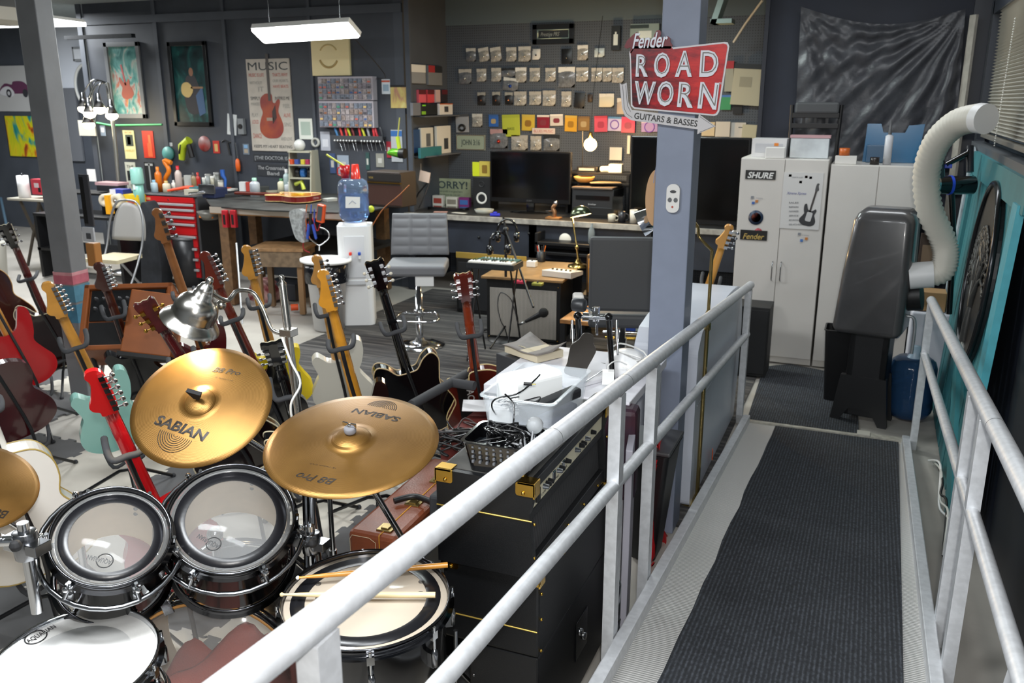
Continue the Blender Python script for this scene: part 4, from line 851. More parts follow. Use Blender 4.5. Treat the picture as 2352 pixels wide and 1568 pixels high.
# bible
bl_ = P(1237, 812, z=TZ+.03)
bk = thing('bible', 'grey leather bible with curling cover lying left of the kick pedal', 'book', P(1240, 828, z=TZ-.02)+V((-.03, .0, 0)), (0, 0, radians(-28)))
bk.location = (bk.location.x, bk.location.y, TZ+.001)
obj('pages', B().box(-.105, .105, -.07, .075, .003, .034, M('cfc3a9', .8)), bk)
vs = []; fs = []
for i in range(9):
    for j in range(7): x = -.115+.23*i/8; y = -.078+.16*j/6; vs.append((x, y, .036+.03*max(0, y)/.08*(abs(x)/.115)**2+.012*sin(i)*.3))
for i in range(8):
    for j in range(6): a = i*7+j; fs.append((a, a+7, a+8, a+1))
o = obj('cover', B().add(vs, fs, M('77706b', .6, n=.08, ns=30), True), bk); md = o.modifiers.new('s', 'SOLIDIFY'); md.thickness = .003
text('lettering', 'HOLY BIBLE', M('c9b98a', .4), wm(bk) @ V((.05, -.035, .0385)), wm(bk) @ V((-.05, -.035, .0385)), (0, 0, 1), bk, .008, .0002)
solo('book_stand', B().box(-.14, .14, -.09, .09, 0, TZ-.005, M('3b3c3f', .6)), 'dark box under the bible left of the white table', 'box', (bk.location.x, bk.location.y, 0), (0, 0, radians(-28)), bev=.004)
# cases
cs = thing('guitar_case', 'long brown leather case with brass latches and white stitching beside the amplifier stack', 'instrument case', (-1.44, 2.42, 0), (0, 0, radians(2)))
m_lth = M('7c4128', .4, n=.12, ns=9, bump=.15, bs=120)
obj('shell', B().box(-.20, .0, 0, .72, .012, .40, m_lth), cs, .018)
obj('lid_seam', B().tube([(-.07, -.001, .05), (-.07, -.001, .395), (-.07, .0, .4015), (-.07, .72, .4015)], .002, M('c98f2c', .5), 6), cs)
obj('stitching', B().tube([(-.085+(.0), -.002, .05+.02*k) for k in range(17)]+[(-.11, -.002, .385), (-.18, -.002, .385)]+[(-.19, -.002, .37-.02*k) for k in range(16)], .0012, M('cfc0a0', .6), 4), cs)
for y in (.06, .28, .5):
    obj('latch', B().box(-.1, -.04, y-.028, y+.028, .399, .406, M('a38f5c', .3, .9)).box(-.085, -.055, y-.02, y+.02, .405, .412, M('a38f5c', .3, .9)), cs, .002)
obj('trim', B().box(.001, .004, .0, .02, .03, .38, M('e0a81e', .4)), cs)
solo('leather_strap', B().tube(cr([P(905, 1150, z=.42), P(950, 1140, z=.425), P(985, 1150, z=.43), P(1005, 1160, z=.43)], 5), .012, BLK, 6), 'flat black strap draped across the brown leather case', 'strap')
c2 = thing('guitar_case', 'dark red instrument case end sticking out behind the amplifier stack', 'instrument case', (-1.52, 3.2, 0), (0, 0, radians(0)))
obj('shell', B().box(-.15, .12, 0, .55, .012, .47, M('6c2f2a', .5, n=.1)), c2, .02); obj('latch', B().box(-.03, .03, .05, .1, .469, .478, GOLD), c2, .002)
solo('paper_sheet', B().box(-.1, .1, -.07, .07, 0, .003, M('e8e8ea', .6)), 'white card lying on the dark red instrument case', 'card', P(1112, 932, z=.53), (0.03, 0.02, .4))
c3 = thing('black_case', 'black case with chrome latch between the brown case and the amplifier stack', 'instrument case', (-1.245, 2.2, 0))
obj('shell', B().box(-.09, .09, 0, .6, .014, .42, BLKG), c3, .015); obj('latch', B().box(-.04, .02, .04, .09, .419, .43, CHR), c3, .003); obj('handle', B().tube(cr([(-.06, .16, .42), (-.06, .17, .45), (-.06, .27, .45), (-.06, .28, .42)], 4), .007, CHR, 8), c3)
for k in range(3):
    q = P(1035+k*18, 1025-k*8, z=.5); solo('cable', B().tube(scribble(q, (.12, .1), 22, 80+k, .06), .004, (BLK, BLKG, M('3a2624', .5))[k], 6), ('black', 'glossy black', 'dark brown')[k]+' cable heaped on the cases behind the amplifier stack', 'cable')
solo('storage_crate', B().box(-.13, .13, -.13, .13, 0, .49, M('2a2b2e', .7)), 'low dark crate behind the amplifier stack under the heaped cables', 'crate', (-1.27, 2.72, .012), bev=.01)
# ---- beyond the rail ----
m_tank = M('c9ced8', .35, n=.03, ns=2)
tp = [(0, 0), (1.38, 0), (1.45, .3), (1.46, .55), (1.42, .7), (1.33, .8), (1.2, .85), (.9, .875), (.25, .875), (.08, .85), (0, .78)]
tk = thing('storage_case', 'big rounded grey-white molded case standing along the ramp behind the column', 'storage case', (-.97, 3.86, .012))
T = Matrix(((0, 1, 0, 0), (1, 0, 0, 0), (0, 0, 1, 0), (0, 0, 0, 1)))
obj('body', B().prism([(x, z) for x, z in tp[:4]]+[(p.x, p.z) for p in cr([(x, 0, z) for x, z in tp[4:9]], 4)]+tp[9:], 0, .30, m_tank, T), tk, .03, seg=4)
obj('seam', B().tube([(.301, y, z) for y, z in ((.05, .5), (1.4, .5))], .003, M('9aa0aa', .4), 5), tk)
bl2 = thing('floor_lamp', 'brass floor lamp with gooseneck and chrome head behind the blue-grey column', 'lamp', (-.655, 3.98, 0))
tpz = P(1607, 540, X=-.655, Y=None); BR2 = M('9d8a5a', .25, .9)
obj('pole', B().tube([(0, 0, 0.02), (0, 0, .95)], .010, BR2, 12).tube([(0, 0, .95), (0, .0, 1.24)], .008, BR2, 12), bl2)
obj('collar', B().lathe([(.009, .86), (.016, .87), (.016, .9), (.013, .92), (.017, .94), (.009, .96)], BR2, 16).tube([(0, 0, .885), (-.04, -.01, .885)], .004, BR2, 8), bl2)
zg = depth((-.655, 3.98, 1.3)); gp = [V((0, 0, 1.24))]+[P(x, y, Z=zg+.02*k)-V((-.655, 3.98, 0)) for k, (x, y) in enumerate(((1607, 545), (1603, 522), (1590, 508), (1560, 496), (1520, 484), (1497, 480)))]
obj('gooseneck', B().tube(cr(gp, 5), .007, BR2, 10), bl2)
hc = P(1487, 506, Z=zg+.12); ax = (V((-.92, -.38, 0))*.8+V((-.38, .92, 0))*.12+V((0, 0, -.45))).normalized()
T = Matrix.Translation(hc-V((-.655, 3.98, 0))) @ basis(-ax).to_4x4()
obj('lamp_head', B(T).lathe([(.062, -.04), (.06, -.02), (.05, .03), (.035, .05), (.034, .1), (.02, .11), (0, .112)], CHR, 28).lathe([(.06, -.04), (.057, -.02), (.047, .028), (0, .03)], WHT, 28), bl2)
obj('bulb', B(T).lathe([(0, -.03), (.05, -.03), (.05, -.025)], M('fff6e6', .4, emit=20), 24), bl2)
obj('base', B().lathe([(0, .025), (.03, .022), (.11, .008), (.12, 0)], BR2, 28), bl2)
spot(hc+ax*.06, P(1400, 600, Z=7), 10, (1, .92, .8), 100, .04)
rb = B(); vs = []; fs = []
pts = [(1487, 1003, 1522, 1000), (1485, 1040, 1530, 1050), (1483, 1080, 1512, 1085), (1480, 1130, 1512, 1135), (1478, 1180, 1510, 1190), (1478, 1225, 1522, 1215), (1480, 1260, 1538, 1240), (1482, 1285, 1540, 1262), (1481, 1300, 1503, 1300)]
for k, (x0, y0, x1, y1) in enumerate(pts):
    for j in range(7): f = j/6; vs.append(P(x0+(x1-x0)*f, y0+(y1-y0)*f, X=-.715+.018*sin(j*1.9+k*.7)))
for i in range(len(pts)-1):
    for j in range(6): a = i*7+j; fs.append((a, a+1, a+8, a+7))
o = solo('red_cloth', rb.add(vs, fs, M('c8131c', .6, n=.05), True), 'crumpled bright red cloth hanging between the ramp rail and the black bin', 'cloth'); md = o.modifiers.new('s', 'SOLIDIFY'); md.thickness = .004
tub('trash_bin', 'black plastic bin with a grey lid just behind the red cloth', 'bin', -.86, -.655, 3.24, 3.5, .012, .5, M('17181a', .45), .05, rot=0)
obj('lid', B().box(-.11, .11, -.14, .14, .505, .525, M('4a4b4d', .35)), bpy.data.objects['trash_bin'], .008)
solo('purple_bag', B().box(-.07, .07, -.02, .08, 0, .35, M('22152a', .6, h2='34101e', ns=8)), 'purple and dark red printed bag between the two rail posts', 'bag', (-.76, 2.83, .5), (0, 0, .1), bev=.02)
solo('grey_board', B().box(-.012, .012, -.13, .13, 0, .75, M('a6a4ae', .5)), 'pale lilac board standing between the rail posts beside the amplifier stack', 'board', (-.70, 2.60+.2, .012), (0, 0, .2), bev=.003)
solo('black_speaker', B().box(-.14, .14, -.12, .12, 0, .5, M('151618', .6)).box(-.13, .13, -.125, -.12, .02, .48, M('1d1e20', .8)), 'plain black floor speaker at the foot of the stickered white cabinet', 'speaker', (-.72, 6.2, .016), bev=.008)
solo('orange_label', B().box(-.002, .002, -.02, .02, -.02, .03, M('d2571c', .5)), 'tiny orange tag on the floor beside the ramp curb', 'tag', P(1636, 1045, X=-.655), (0, 0, .2))
# ================= BACK HALF OF THE SHOP =================
# 2x12 combo with board on top
T0 = thing('guitar_amplifier', 'silver grille combo amplifier with a wooden board top lit by the desk lamp', 'amplifier', (-2.21, 6.37, .012), (0, 0, radians(5)))
m_sg, nt, b_, o_ = node_mat('silver_grille', .7)
t1 = tex(nt, o_, 'Wave', (1, 0, 0), Scale=30.0, bands_direction='X'); nt.links.new(ramp(nt, t1.outputs['Fac'], [(.3, '77736c'), (.7, 'aaa59c')]), b_.inputs['Base Color'])
obj('cabinet', B().box(-.62, 0, 0, .42, 0, .5, m_tolex), T0, .008)
obj('grille', B().box(-.59, -.03, -.008, 0, .03, .43, m_sg), T0, .003)
for x, z in ((-.6, .02), (-.02, .02), (-.02, .46), (-.3, .015)): obj('screw', B().sph((x, -.003, z), .005, GOLD, 8), T0)
obj('board_top', B().box(-.66, .02, -.02, .78, .5, .52, M('8a6b45', .45, n=.15, ns=10)), T0, .003); obj('back_leg', B().box(-.6, 0, .72, .76, 0, .5, BLK), T0)
AZ = .535
def on(px, py, z): return P(px, py, z=z)
def putp(px, py, z): q = P(px, py, z=z); return (q.x, q.y, z)
mx = thing('audio_mixer', 'pale grey audio mixer with sliders on the lamp-lit amplifier top', 'mixer', putp(1292, 632, AZ), (0, 0, radians(-8)))
obj('body', B().prism([(-.11, 0), (.11, 0), (.11, .03), (-.11, .05)], -.13, .13, M('cfcac0', .4), Matrix(((0, 1, 0, 0), (1, 0, 0, 0), (0, 0, 1, 0), (0, 0, 0, 1)))), mx, .004)
for k in range(5): obj('slider', B().box(-.09+k*.04, -.08+k*.04, -.02, .0, .04, .052, BLK), mx)
for k, (px, py, c, lb) in enumerate(((1222, 612, 'dcdcda', 'small white metal effects pedal on the lamp-lit amplifier top'), (1195, 650, 'b03048', 'flat pink-edged effects box at the front of the amplifier top'), (1235, 655, '8a8a3c', 'flat olive effects box at the front of the amplifier top'))):
    e = thing('effects_pedal', lb, 'effects pedal', putp(px, py, AZ)); obj('body', B().box(-.04, .04, -.03, .03, 0, (.05, .02, .02)[k], M(c, .4)), e, .004); obj('control_knob', B().lathe([(0, .014), (.006, .014), (.008, 0)], BLK, 12, Matrix.Translation((0, 0, (.05, .02, .02)[k]))), e)
pn = thing('pen_cup', 'black wire cup of pens with an orange handle on the amplifier top', 'pen cup', putp(1243, 600, AZ))
obj('cup', B().lathe([(.035, 0), (.04, .09), (.038, .09), (.033, .003), (0, .003)], BLK, 20), pn)
for k in range(5): a = k*1.3; obj('pen', B().tube([(0.01*cos(a), .01*sin(a), .01), (.04*cos(a), .04*sin(a), .14)], .004, M(('d8722a', '2b2c30', 'b9b9b9', 'c23b2a', '222831')[k], .4), 8), pn)
# banker's desk lamp
lp0 = V(putp(1328, 612, AZ)); dl = thing('desk_lamp', 'antique brass desk lamp with a shell shade glowing on the amplifier top', 'lamp', lp0)
GBR = M('a08a55', .22, 1)
j = P(1318, 495, Z=lp0.y*1.0)  # scratch
zq = (P(1328, 612, z=AZ)-CAM).length*cos(radians(6)); 
def at(px, py, dep): return P(px, py, Z=dep)-lp0
dep = 6.85
obj('base', B().lathe([(0, .07), (.02, .065), (.026, .04), (.05, .025), (.085, .015), (.09, 0)], GBR, 32), dl)
obj('stem', B().tube([V((0, 0, .06)), at(1325, 568, dep)], .010, GBR, 12).sph(at(1325, 568, dep), .016, GBR, 12).tube([at(1325, 568, dep), at(1314, 496, dep)], .0065, GBR, 10).sph(at(1314, 493, dep), .013, GBR, 10), dl)
T = Matrix.Translation(at(1334, 494, dep)) @ basis((-.25, .1, 1)).to_4x4()
pr = [(.085*cos(radians(a)), .075*sin(radians(a))) for a in range(0, 91, 10)]
obj('shell_shade', B(T).lathe(pr, M('5d6650', .22, .9), 28).lathe([(r-.003, z-.004) for r, z in pr], M('e8dcc0', .4), 28), dl)
obj('bulb', B(T).sph((0, 0, .02), .022, M('ffd58a', .3, emit=30), 12), dl)
point(T @ V((0, 0, 0))+lp0+V((0, 0, -.02)), 10, (1, .72, .36), .03)
# mic stand with headphones
ms = thing('microphone_stand', 'black boom microphone stand with headphones hung on it before the silver grille amplifier', 'microphone stand', P(1162, 782, z=0)+V((0, 0, .01)))
mb = ms.location.copy(); dpm = P(1162, 782, z=0); 
dm = 6.35
top_ = V((0, 0, .90))
obj('pole', B().tube([(0, 0, .02), top_], .011, BLK, 10), ms)
obj('base', B().lathe([(0, .03), (.05, .025), (.14, .012), (.15, 0)], BLK, 28), ms)
for k in range(3): a = radians(30+120*k); obj('leg', B().tube([(0, 0, .12), (.32*cos(a), .32*sin(a), .01)], .008, BLK, 8), ms)
me_ = P(1232, 725, Z=dm-.1)-mb; obj('boom', B().tube([top_+V((-.02, 0, .1)), top_, P(1225, 705, Z=dm-.1)-mb], .009, BLK, 10).sph(top_, .025, BLK, 10), ms)
T = Matrix.Translation(P(1240, 722, Z=dm-.1)) @ basis((.8, .2, .45)).to_4x4()
mc = thing('microphone', 'black dynamic microphone hanging from the boom in front of the silver grille', 'microphone', (0, 0, 0))
obj('handle', B(T).lathe([(0, -.12), (.011, -.12), (.012, -.11), (.02, 0), (.023, .005)], BLK, 18).lathe([(.009, -.13), (.009, -.12)], CHR, 12), mc)
obj('windscreen', B(T).sph((0, 0, .03), .036, M('151515', .95, bump=.5, bs=150), 16), mc)
obj('plug', B(T).lathe([(0, -.17), (.008, -.17), (.009, -.13)], CHR, 12), mc)
solo('cable', B().tube(cr([P(1205, 742, Z=dm-.1), P(1190, 742, Z=dm-.1), P(1183, 715, Z=dm-.1), P(1172, 685, Z=dm-.1), P(1150, 672, Z=dm-.08), P(1143, 700, Z=dm-.08), P(1150, 735, Z=dm-.1), P(1160, 755, Z=dm-.05), P(1166, 778, Z=dm-.0)], 6), .004, BLK, 6), 'black microphone cable looping in front of the silver grille', 'cable')
hc2 = mb+top_+V((0.0, -.04, -.02))
for k, (dx, dz, lb) in enumerate(((.03, .02, 'black over-ear headphones hanging highest on the microphone stand'), (-.03, -.08, 'second pair of dark headphones hanging lower on the microphone stand'))):
    h = thing('headphones', lb, 'headphones', hc2+V((dx, -.03*k, dz)), (0, 0, YAW+.3*k))
    obj('headband', B().tube([(.075*cos(radians(a)), 0, .09*sin(radians(a))) for a in range(-10, 191, 15)], .009, BLKG, 8), h)
    for s in (-1, 1): obj('ear_cup', B().lathe([(0, -.02), (.03, -.018), (.042, 0), (.038, .02), (.022, .026), (0, .02)], BLKG, 20, Matrix.Translation((s*.07, 0, -.05)) @ Matrix.Rotation(pi/2*s, 4, 'Y')), h)
# keyboard on stand
kq = putp(1140, 603, .74)
kb_ = thing('synthesizer_keyboard', 'small keyboard with a green control deck on a stand left of the lamp-lit amplifier', 'keyboard', (kq[0], kq[1], .70), (0, 0, radians(2))); kb_.scale = (.56, .9, 1)
obj('chassis', B().box(-.36, .30, -.1, .14, 0, .045, M('24272a', .4)), kb_, .005); obj('deck', B().box(-.28, .28, .02, .13, .045, .055, M('31544c', .5)), kb_)
for k in range(16): obj('white_key', B().box(-.34+k*.0385, -.304+k*.0385, -.097, .012, .045, .055, M('e2dfd6', .35)), kb_)
for k in (0, 1, 3, 4, 5, 7, 8, 10, 11, 12, 14): obj('black_key', B().box(-.312+k*.0385, -.296+k*.0385, -.045, .012, .055, .064, BLKG), kb_)
for k in range(10): obj('knob', B().lathe([(0, .012), (.006, .012), (.007, 0)], M('c9c9c4', .4), 10, Matrix.Translation((-.2+k*.045, .08, .055))), kb_)
for x in (-.3, .25): 
    for s in (-1, 1): obj('stand_leg', B().tube([(x, s*.08, 0), (x, -s*.2, -.685)], .011, BLK, 8), kb_)
solo('speaker_cabinet', B().box(-.36, .33, -.14, .14, 0, .5, BLK).box(-.34, .31, -.146, -.14, .03, .47, M('191a1d', .8)).box(-.36, .33, -.147, -.14, .505, .56, M('9c8136', .5)), 'wide black amplifier with a gold strip beneath the small keyboard', 'amplifier', (-3.1, 7.2, .012), bev=.006)
# long desk
def px_x(px, Y, z=.8): return P(px, 500, Y=Y).x
dk = thing('workbench', 'long dark desk with a pale worn front edge along the pegboard wall', 'desk', (0, 0, 0))
obj('desktop', B().box(-4.38, -.9, 7.78, 8.84, .765, .80, M('2c2a29', .4, n=.15, ns=10)), dk)
obj('edge_trim', B().box(-4.38, -.9, 7.755, 7.78, .752, .803, M('9d9890', .5, n=.25, ns=14)), dk, .003)
obj('apron', B().box(-4.38, -.9, 7.80, 7.83, .42, .765, M('272c37', .6, n=.15, ns=5)), dk)
for x in (-4.34, -3.0, -1.8, -.94): obj('leg', B().box(x-.04, x+.04, 7.8, 7.88, .01, .765, M('20242d', .6)), dk)
for px, py in ((1100, 545), (1133, 548), (1165, 553), (1245, 560), (1215, 536)): o = obj('screw_knob', B().sph(P(px, py, Y=7.795), .014, BLK, 10), dk)
solo('power_disc', B().lathe([(0, .012), (.05, .01), (.06, 0)], M('e2dccf', .5), 24, Matrix.Rotation(pi/2, 4, 'X')), 'round white disc stuck on the front board of the long desk', 'disc', P(1298, 550, Y=7.79))
solo('shelf_rack', B().box(-.6, .5, 0, .2, 0, .03, BLK).box(-.6, .5, 0, .2, .09, .12, BLK).box(-.6, -.57, 0, .2, 0, .2, BLK), 'black low rack unit under the long desk behind the desk lamp', 'rack', (-2.3, 7.595, .50), bev=.004)
solo('bottle', B().lathe([(0, 0), (.03, 0), (.032, .09), (.028, .12), (.012, .15), (.012, .18), (0, .18)], M('c9d2d4', .08, trans=.7), 18), 'clear glass bottle beside the desk lamp under the long desk', 'bottle', V((P(1357, 606, Y=7.7).x, 7.7, .622)))
def pc_monitor(label, x0, y0, x1, y1, Y, stand=True):
    a = P(x0, y0, Y=Y); b2 = P(x1, y1, Y=Y); w2 = (b2.x-a.x)/2; h = a.z-b2.z
    t = thing('television', label, 'television', ((a.x+b2.x)/2, Y, b2.z))
    obj('bezel', B().box(-w2, w2, -.02, .03, 0, h, M('141416', .25)), t, .006); obj('screen', B().box(-w2+.018, w2-.018, -.022, -.02, .045, h-.018, M('060607', .12)), t)
    if stand: obj('stand', B().box(-.04, .04, 0, .03, .80+.02-b2.z, .05, BLKG).lathe([(0, .02), (.2, .015), (.22, 0)], BLKG, 32, Matrix.Translation((0, 0, .801-b2.z)) @ Matrix.Diagonal((1, .5, 1, 1))), t)
    text('lettering', 'SONY', M('77777a', .3, .5), t.location+V((-.03, -.0235, .015)), t.location+V((.03, -.0235, .015)), (0, -1, 0), t, None, .0001)
    return t
pc_monitor('black flat television on the desk left of the glowing bare bulb', 1127, 345, 1311, 470, 8.25)
pc_monitor('larger black flat television partly behind the blue-grey column', 1452, 312, 1712, 520, 8.0, False)
# studio monitor speaker
a = P(1088, 405, Y=8.3); b2 = P(1128, 470, Y=8.3)
st2 = thing('studio_speaker', 'black studio speaker with a white cone left of the television', 'speaker', ((a.x+b2.x)/2, 8.3, .80)); hw = (b2.x-a.x)/2; hh = a.z-.80
obj('cabinet', B().box(-hw, hw, -.02, .2, 0, hh, M('17181a', .5)), st2, .006)
for z, r, c in ((.12, .055, 'd9d6cf'), (hh*.78, .03, '222224')):
    obj('cone', B(Matrix.Translation((0, -.021, z)) @ Matrix.Rotation(pi/2, 4, 'X')).lathe([(0, -.012), (r*.3, -.008), (r*.35, -.012), (r*.85, .002), (r, .006), (r*1.1, .001)], M(c, .5), 28), st2)
for x0, x1, y0, c, lb in ((1085, 1101, 372, 'd6e02a', 'bright yellow-green string packet standing on the studio speaker'), (1101, 1125, 370, 'd0bb55', 'gold string packet with a dark emblem standing on the studio speaker')):
    a = P(x0, y0, Y=8.33); b2 = P(x1, 404, Y=8.33); t = thing('string_packet', lb, 'string packet', ((a.x+b2.x)/2, 8.33, .80+hh+.002)); w2 = (b2.x-a.x)/2; h = a.z-t.location.z
    obj('wrapper', B().box(-w2, w2, 0, .02, 0, h, M(c, .4)), t); 
    if c != 'd6e02a': obj('emblem', B().prism(rrect(-w2*.5, w2*.5, h*.2, h*.75, .01), -.002, 0, M('8a6a28', .4)), t)
# SORRY! sign and boxes
def panel(name, label, cat, x0, y0, x1, y1, Y, m, th=.006, z0=None, frame=None, fw=.02, group=None, tilt=0, rot=0):
    a = P(x0, y0, Y=Y); b2 = P(x1, y1, Y=Y); w2 = (b2.x-a.x)/2; h2 = (a.z-b2.z)/2
    t = thing(name, label, cat, ((a.x+b2.x)/2, Y, (a.z+b2.z)/2), (tilt, rot, 0), group)
    if frame: obj('frame', B().box(-w2, w2, -.03, -.002, h2-fw, h2, frame).box(-w2, w2, -.03, -.002, -h2, -h2+fw, frame).box(-w2, -w2+fw, -.03, -.002, -h2, h2, frame).box(w2-fw, w2, -.03, -.002, -h2, h2, frame), t, .003)
    s = fw if frame else 0
    obj('face', B().box(-w2+s, w2-s, -th-.001, -.001, -h2+s, h2-s, m), t)
    return t, w2, h2
def ptext(t, s, x0, z0, x1, h, m, bold=.0, shear=0, dz=0, y=-.0075, name='lettering', sp=1.0):
    W = wm(t); return text(name, s, m, W @ V((x0, y, z0)), W @ V((x1, y, z0+dz)), W.to_3x3() @ V((0, -1, 0)), t, h, .0003, shear, bold, sp)
t, w2, h2 = panel('sorry_sign', 'weathered board reading SORRY! leaning behind boxes on the desk', 'sign', 988, 408, 1082, 472, 8.62, M('98a084', .6, n=.1, ns=10))
ptext(t, 'SORRY!', -w2*.85, h2*.25, w2*.85, h2*.55, M('3c4a4c', .6), .02)
ptext(t, 'Your credit is no good here', -w2*.6, -h2*.05, w2*.6, h2*.16, M('5d6658', .6)); ptext(t, 'So please do not ask', -w2*.5, -h2*.3, w2*.5, h2*.14, M('5d6658', .6))
def dbox(name, label, cat, px, py, z, w, d, h, m, rz=0, lid=None, grp=None, bev=.003, Y=None):
    q = P(px, py, Y=Y) if Y else P(px, py, z=z)
    if not Y and .9 < z < 1 and q.y > 7.4: q = P(px, py, Y=7.68 if px > 470 else 7.4)
    b = B().box(-w/2, w/2, -d/2, d/2, 0, h, m)
    if lid: b.box(-w/2*.8, w/2*.8, -d/2-.002, -d/2, h*.25, h*.75, lid)
    return solo(name, b, label, cat, (q.x, q.y, z), (0, 0, rz), grp, bev)
dbox('card_box', 'white box with a red print standing before the SORRY! board', 'box', 1008, 466, .80, .12, .06, .11, M('d9d4cc', .5), 0, M('a8483c', .5), Y=8.45)
dbox('card_box', 'cream box with a grey emblem standing before the SORRY! board', 'box', 1040, 466, .80, .13, .06, .10, M('dcd6c8', .5), 0, M('8f877a', .5), Y=8.45)
dbox('card_box', 'purple box standing right before the SORRY! board', 'box', 1068, 466, .80, .12, .06, .10, M('7a2c6c', .5), 0, M('3f68a8', .5), Y=8.45)
dbox('card_box', 'tall pale box at the left end of the long desk', 'box', 990, 462, .80, .07, .06, .16, M('b9b8b0', .5), .1, Y=8.5)
dbox('tray', 'black shallow tray on the desk under the boxes', 'tray', 1030, 482, .80, .42, .12, .03, BLKG, .05, Y=8.15)
dbox('paper_sheet', 'pink note lying on the left of the desk', 'paper', 1012, 484, .80, .14, .08, .002, M('c99a90', .6), .3, Y=7.95)
dbox('paper_sheet', 'white note lying on the desk beside the pink one', 'paper', 1055, 484, .80, .16, .07, .002, M('d0cdc4', .6), -.2, Y=7.95)
solo('glass_ashtray', B().lathe([(0, 0), (.08, 0), (.1, .045), (.08, .045), (.07, .01), (0, .01)], M('c8c8be', .1, trans=.4), 24), 'shiny glass dish on the desk below the white speaker cone', 'dish', (P(1112, 480, Y=8.0).x, 8.0, .801))
solo('blue_clamp', B().box(-.05, .05, -.02, .02, 0, .025, M('2a2fc0', .4)).box(-.02, .02, -.02, .02, .02, .04, M('2a2fc0', .4)), 'small bright blue clamp on the front of the desk', 'clamp', (P(1137, 484, Y=7.86).x, 7.86, .803), (0, 0, .4), bev=.006)
fg = thing('small_figurine', 'small silver and copper figurine on a square block at the desk front', 'figurine', (P(1272, 488, Y=7.9).x, 7.9, .801))
obj('block', B().box(-.07, .07, -.05, .05, 0, .015, WOOD), fg, .002); obj('figure', B().tube(cr([(0, 0, .015), (.01, 0, .06), (-.01, 0, .1), (.02, 0, .14)], 4), [.02]*12+[.012], M('a87e5c', .3, .8), 10).tube([(-.08, 0, .07), (.02, 0, .08)], .006, CHR, 8).sph((.02, 0, .15), .022, CHR, 12), fg)
# printer and riser shelf right of TV
pr_ = thing('laser_printer', 'dark grey laser printer under the riser shelf beside the television', 'printer', (P(1362, 480, Y=8.15).x, 8.15, .80))
obj('body', B().box(-.21, .21, -.02, .35, 0, .27, M('2b2c2f', .4)), pr_, .01); obj('paper_tray', B().box(-.2, .2, -.03, -.02, .02, .1, M('1d1e20', .4)), pr_, .004); obj('output_slot', B().box(-.17, .17, -.028, -.019, .17, .21, BLKG), pr_); obj('lid', B().box(-.21, .2, -.04, .3, .272, .29, M('6a5a4c', .4)), pr_, .004)
text('lettering', 'brother', M('b9b9b9', .4), pr_.location+V((-.04, -.032, .12)), pr_.location+V((.04, -.032, .12)), (0, -1, 0), pr_, None, .0002)
rs = thing('riser_shelf', 'black two tier riser shelf behind the printer under the glowing bulb', 'shelf', (P(1385, 400, Y=8.45).x, 8.45, .80))
sz = P(1385, 395, Y=8.45).z-.80; s2 = P(1385, 415, Y=8.45).z-.80
obj('shelf_board', B().box(-.36, .3, -.1, .2, sz-.02, sz, BLK), rs, .002); obj('shelf_board', B().box(-.36, .3, -.12, .2, s2-.03, s2-.01, BLK), rs, .002)
for x in (-.34, .28): obj('side_panel', B().box(x-.012, x+.012, -.1, .2, .002, sz-.02, BLK), rs)
zs = .80+sz
dbox('set_top_box', 'black and silver set-top box on the riser shelf under the bulb', 'set-top box', 1352, 385, zs+.001, .2, .14, .05, M('1b1b1d', .35), 0, M('8a8a88', .3), Y=8.45)
dbox('napkins', 'crumpled white napkins on the riser shelf', 'napkins', 1392, 385, zs+.001, .12, .1, .055, M('efe6d2', .8), .4, bev=.02, Y=8.45)
dbox('card_box', 'cream card box on the right of the riser shelf', 'box', 1415, 385, zs+.001, .13, .1, .08, M('f0e6cf', .6), .1, Y=8.45)
solo('wooden_bowl', B().lathe([(0, 0), (.06, 0), (.095, .03), (.105, .055), (.098, .055), (.085, .03), (0, .008)], M('dca557', .4, coat=.3), 28), 'shallow golden wooden bowl on the lower tier below the set-top box', 'bowl', (P(1342, 405, Y=8.3).x, 8.3, .80+s2-.006))
dbox('open_magazine', 'open magazine lying on the lower tier right of the wooden bowl', 'magazine', 1390, 410, .80+s2-.008, .3, .16, .01, M('8f7a5c', .5), .4, Y=8.3)
dbox('speaker', 'small black computer speaker right of the printer', 'speaker', 1420, 470, .80, .1, .1, .22, BLKG, .1, Y=8.1)
for k, (px, c, h, lb) in enumerate(((1405, 'cfc8b8', .07, 'small glass jar on the desk before the printer'), (1428, '2a2a30', .1, 'dark mug on the desk right of the printer'), (1455, 'd8d2c6', .12, 'pale mug beside the larger television'))):
    solo('mug' if k else 'jar', B().lathe([(0, 0), (.035, 0), (.037, h), (.033, h), (.031, .005), (0, .005)], M(c, .3), 20).tube(cr([(.035, 0, h*.8), (.06, 0, h*.7), (.06, 0, h*.3), (.035, 0, h*.2)], 4), .005, M(c, .3), 6), lb, 'mug' if k else 'jar', (P(px, 510, Y=7.9).x, 7.9, .802))
# bare bulb
bp = P(1356, 332, Y=8.3); pl = thing('pendant_bulb', 'glowing bare bulb hanging in front of the pegboard', 'lamp', bp)
obj('bulb', B().sph((0, 0, 0), .062, M('ffc878', .3, emit=30), 18).lathe([(.03, .045), (.018, .06), (.018, .07)], M('ffc062', .3, emit=10), 14), pl)
obj('socket', B().lathe([(0, .12), (.018, .118), (.022, .065), (0, .064)], BRASS, 16), pl)
obj('cord', B().tube(cr([(0, 0, .12), (-.01, .1, .5), (0, .3, 1.2)], 4), .003, BLK, 6), pl)
point(bp+V((0, -.09, 0)), 42, (1, .66, .3), .05)
solo('thin_rod', B().tube([P(1338, 300, Y=8.3), P(1338, 395, Y=8.4)], .004, BLK, 6), 'thin dark rod beside the glowing bare bulb', 'rod')
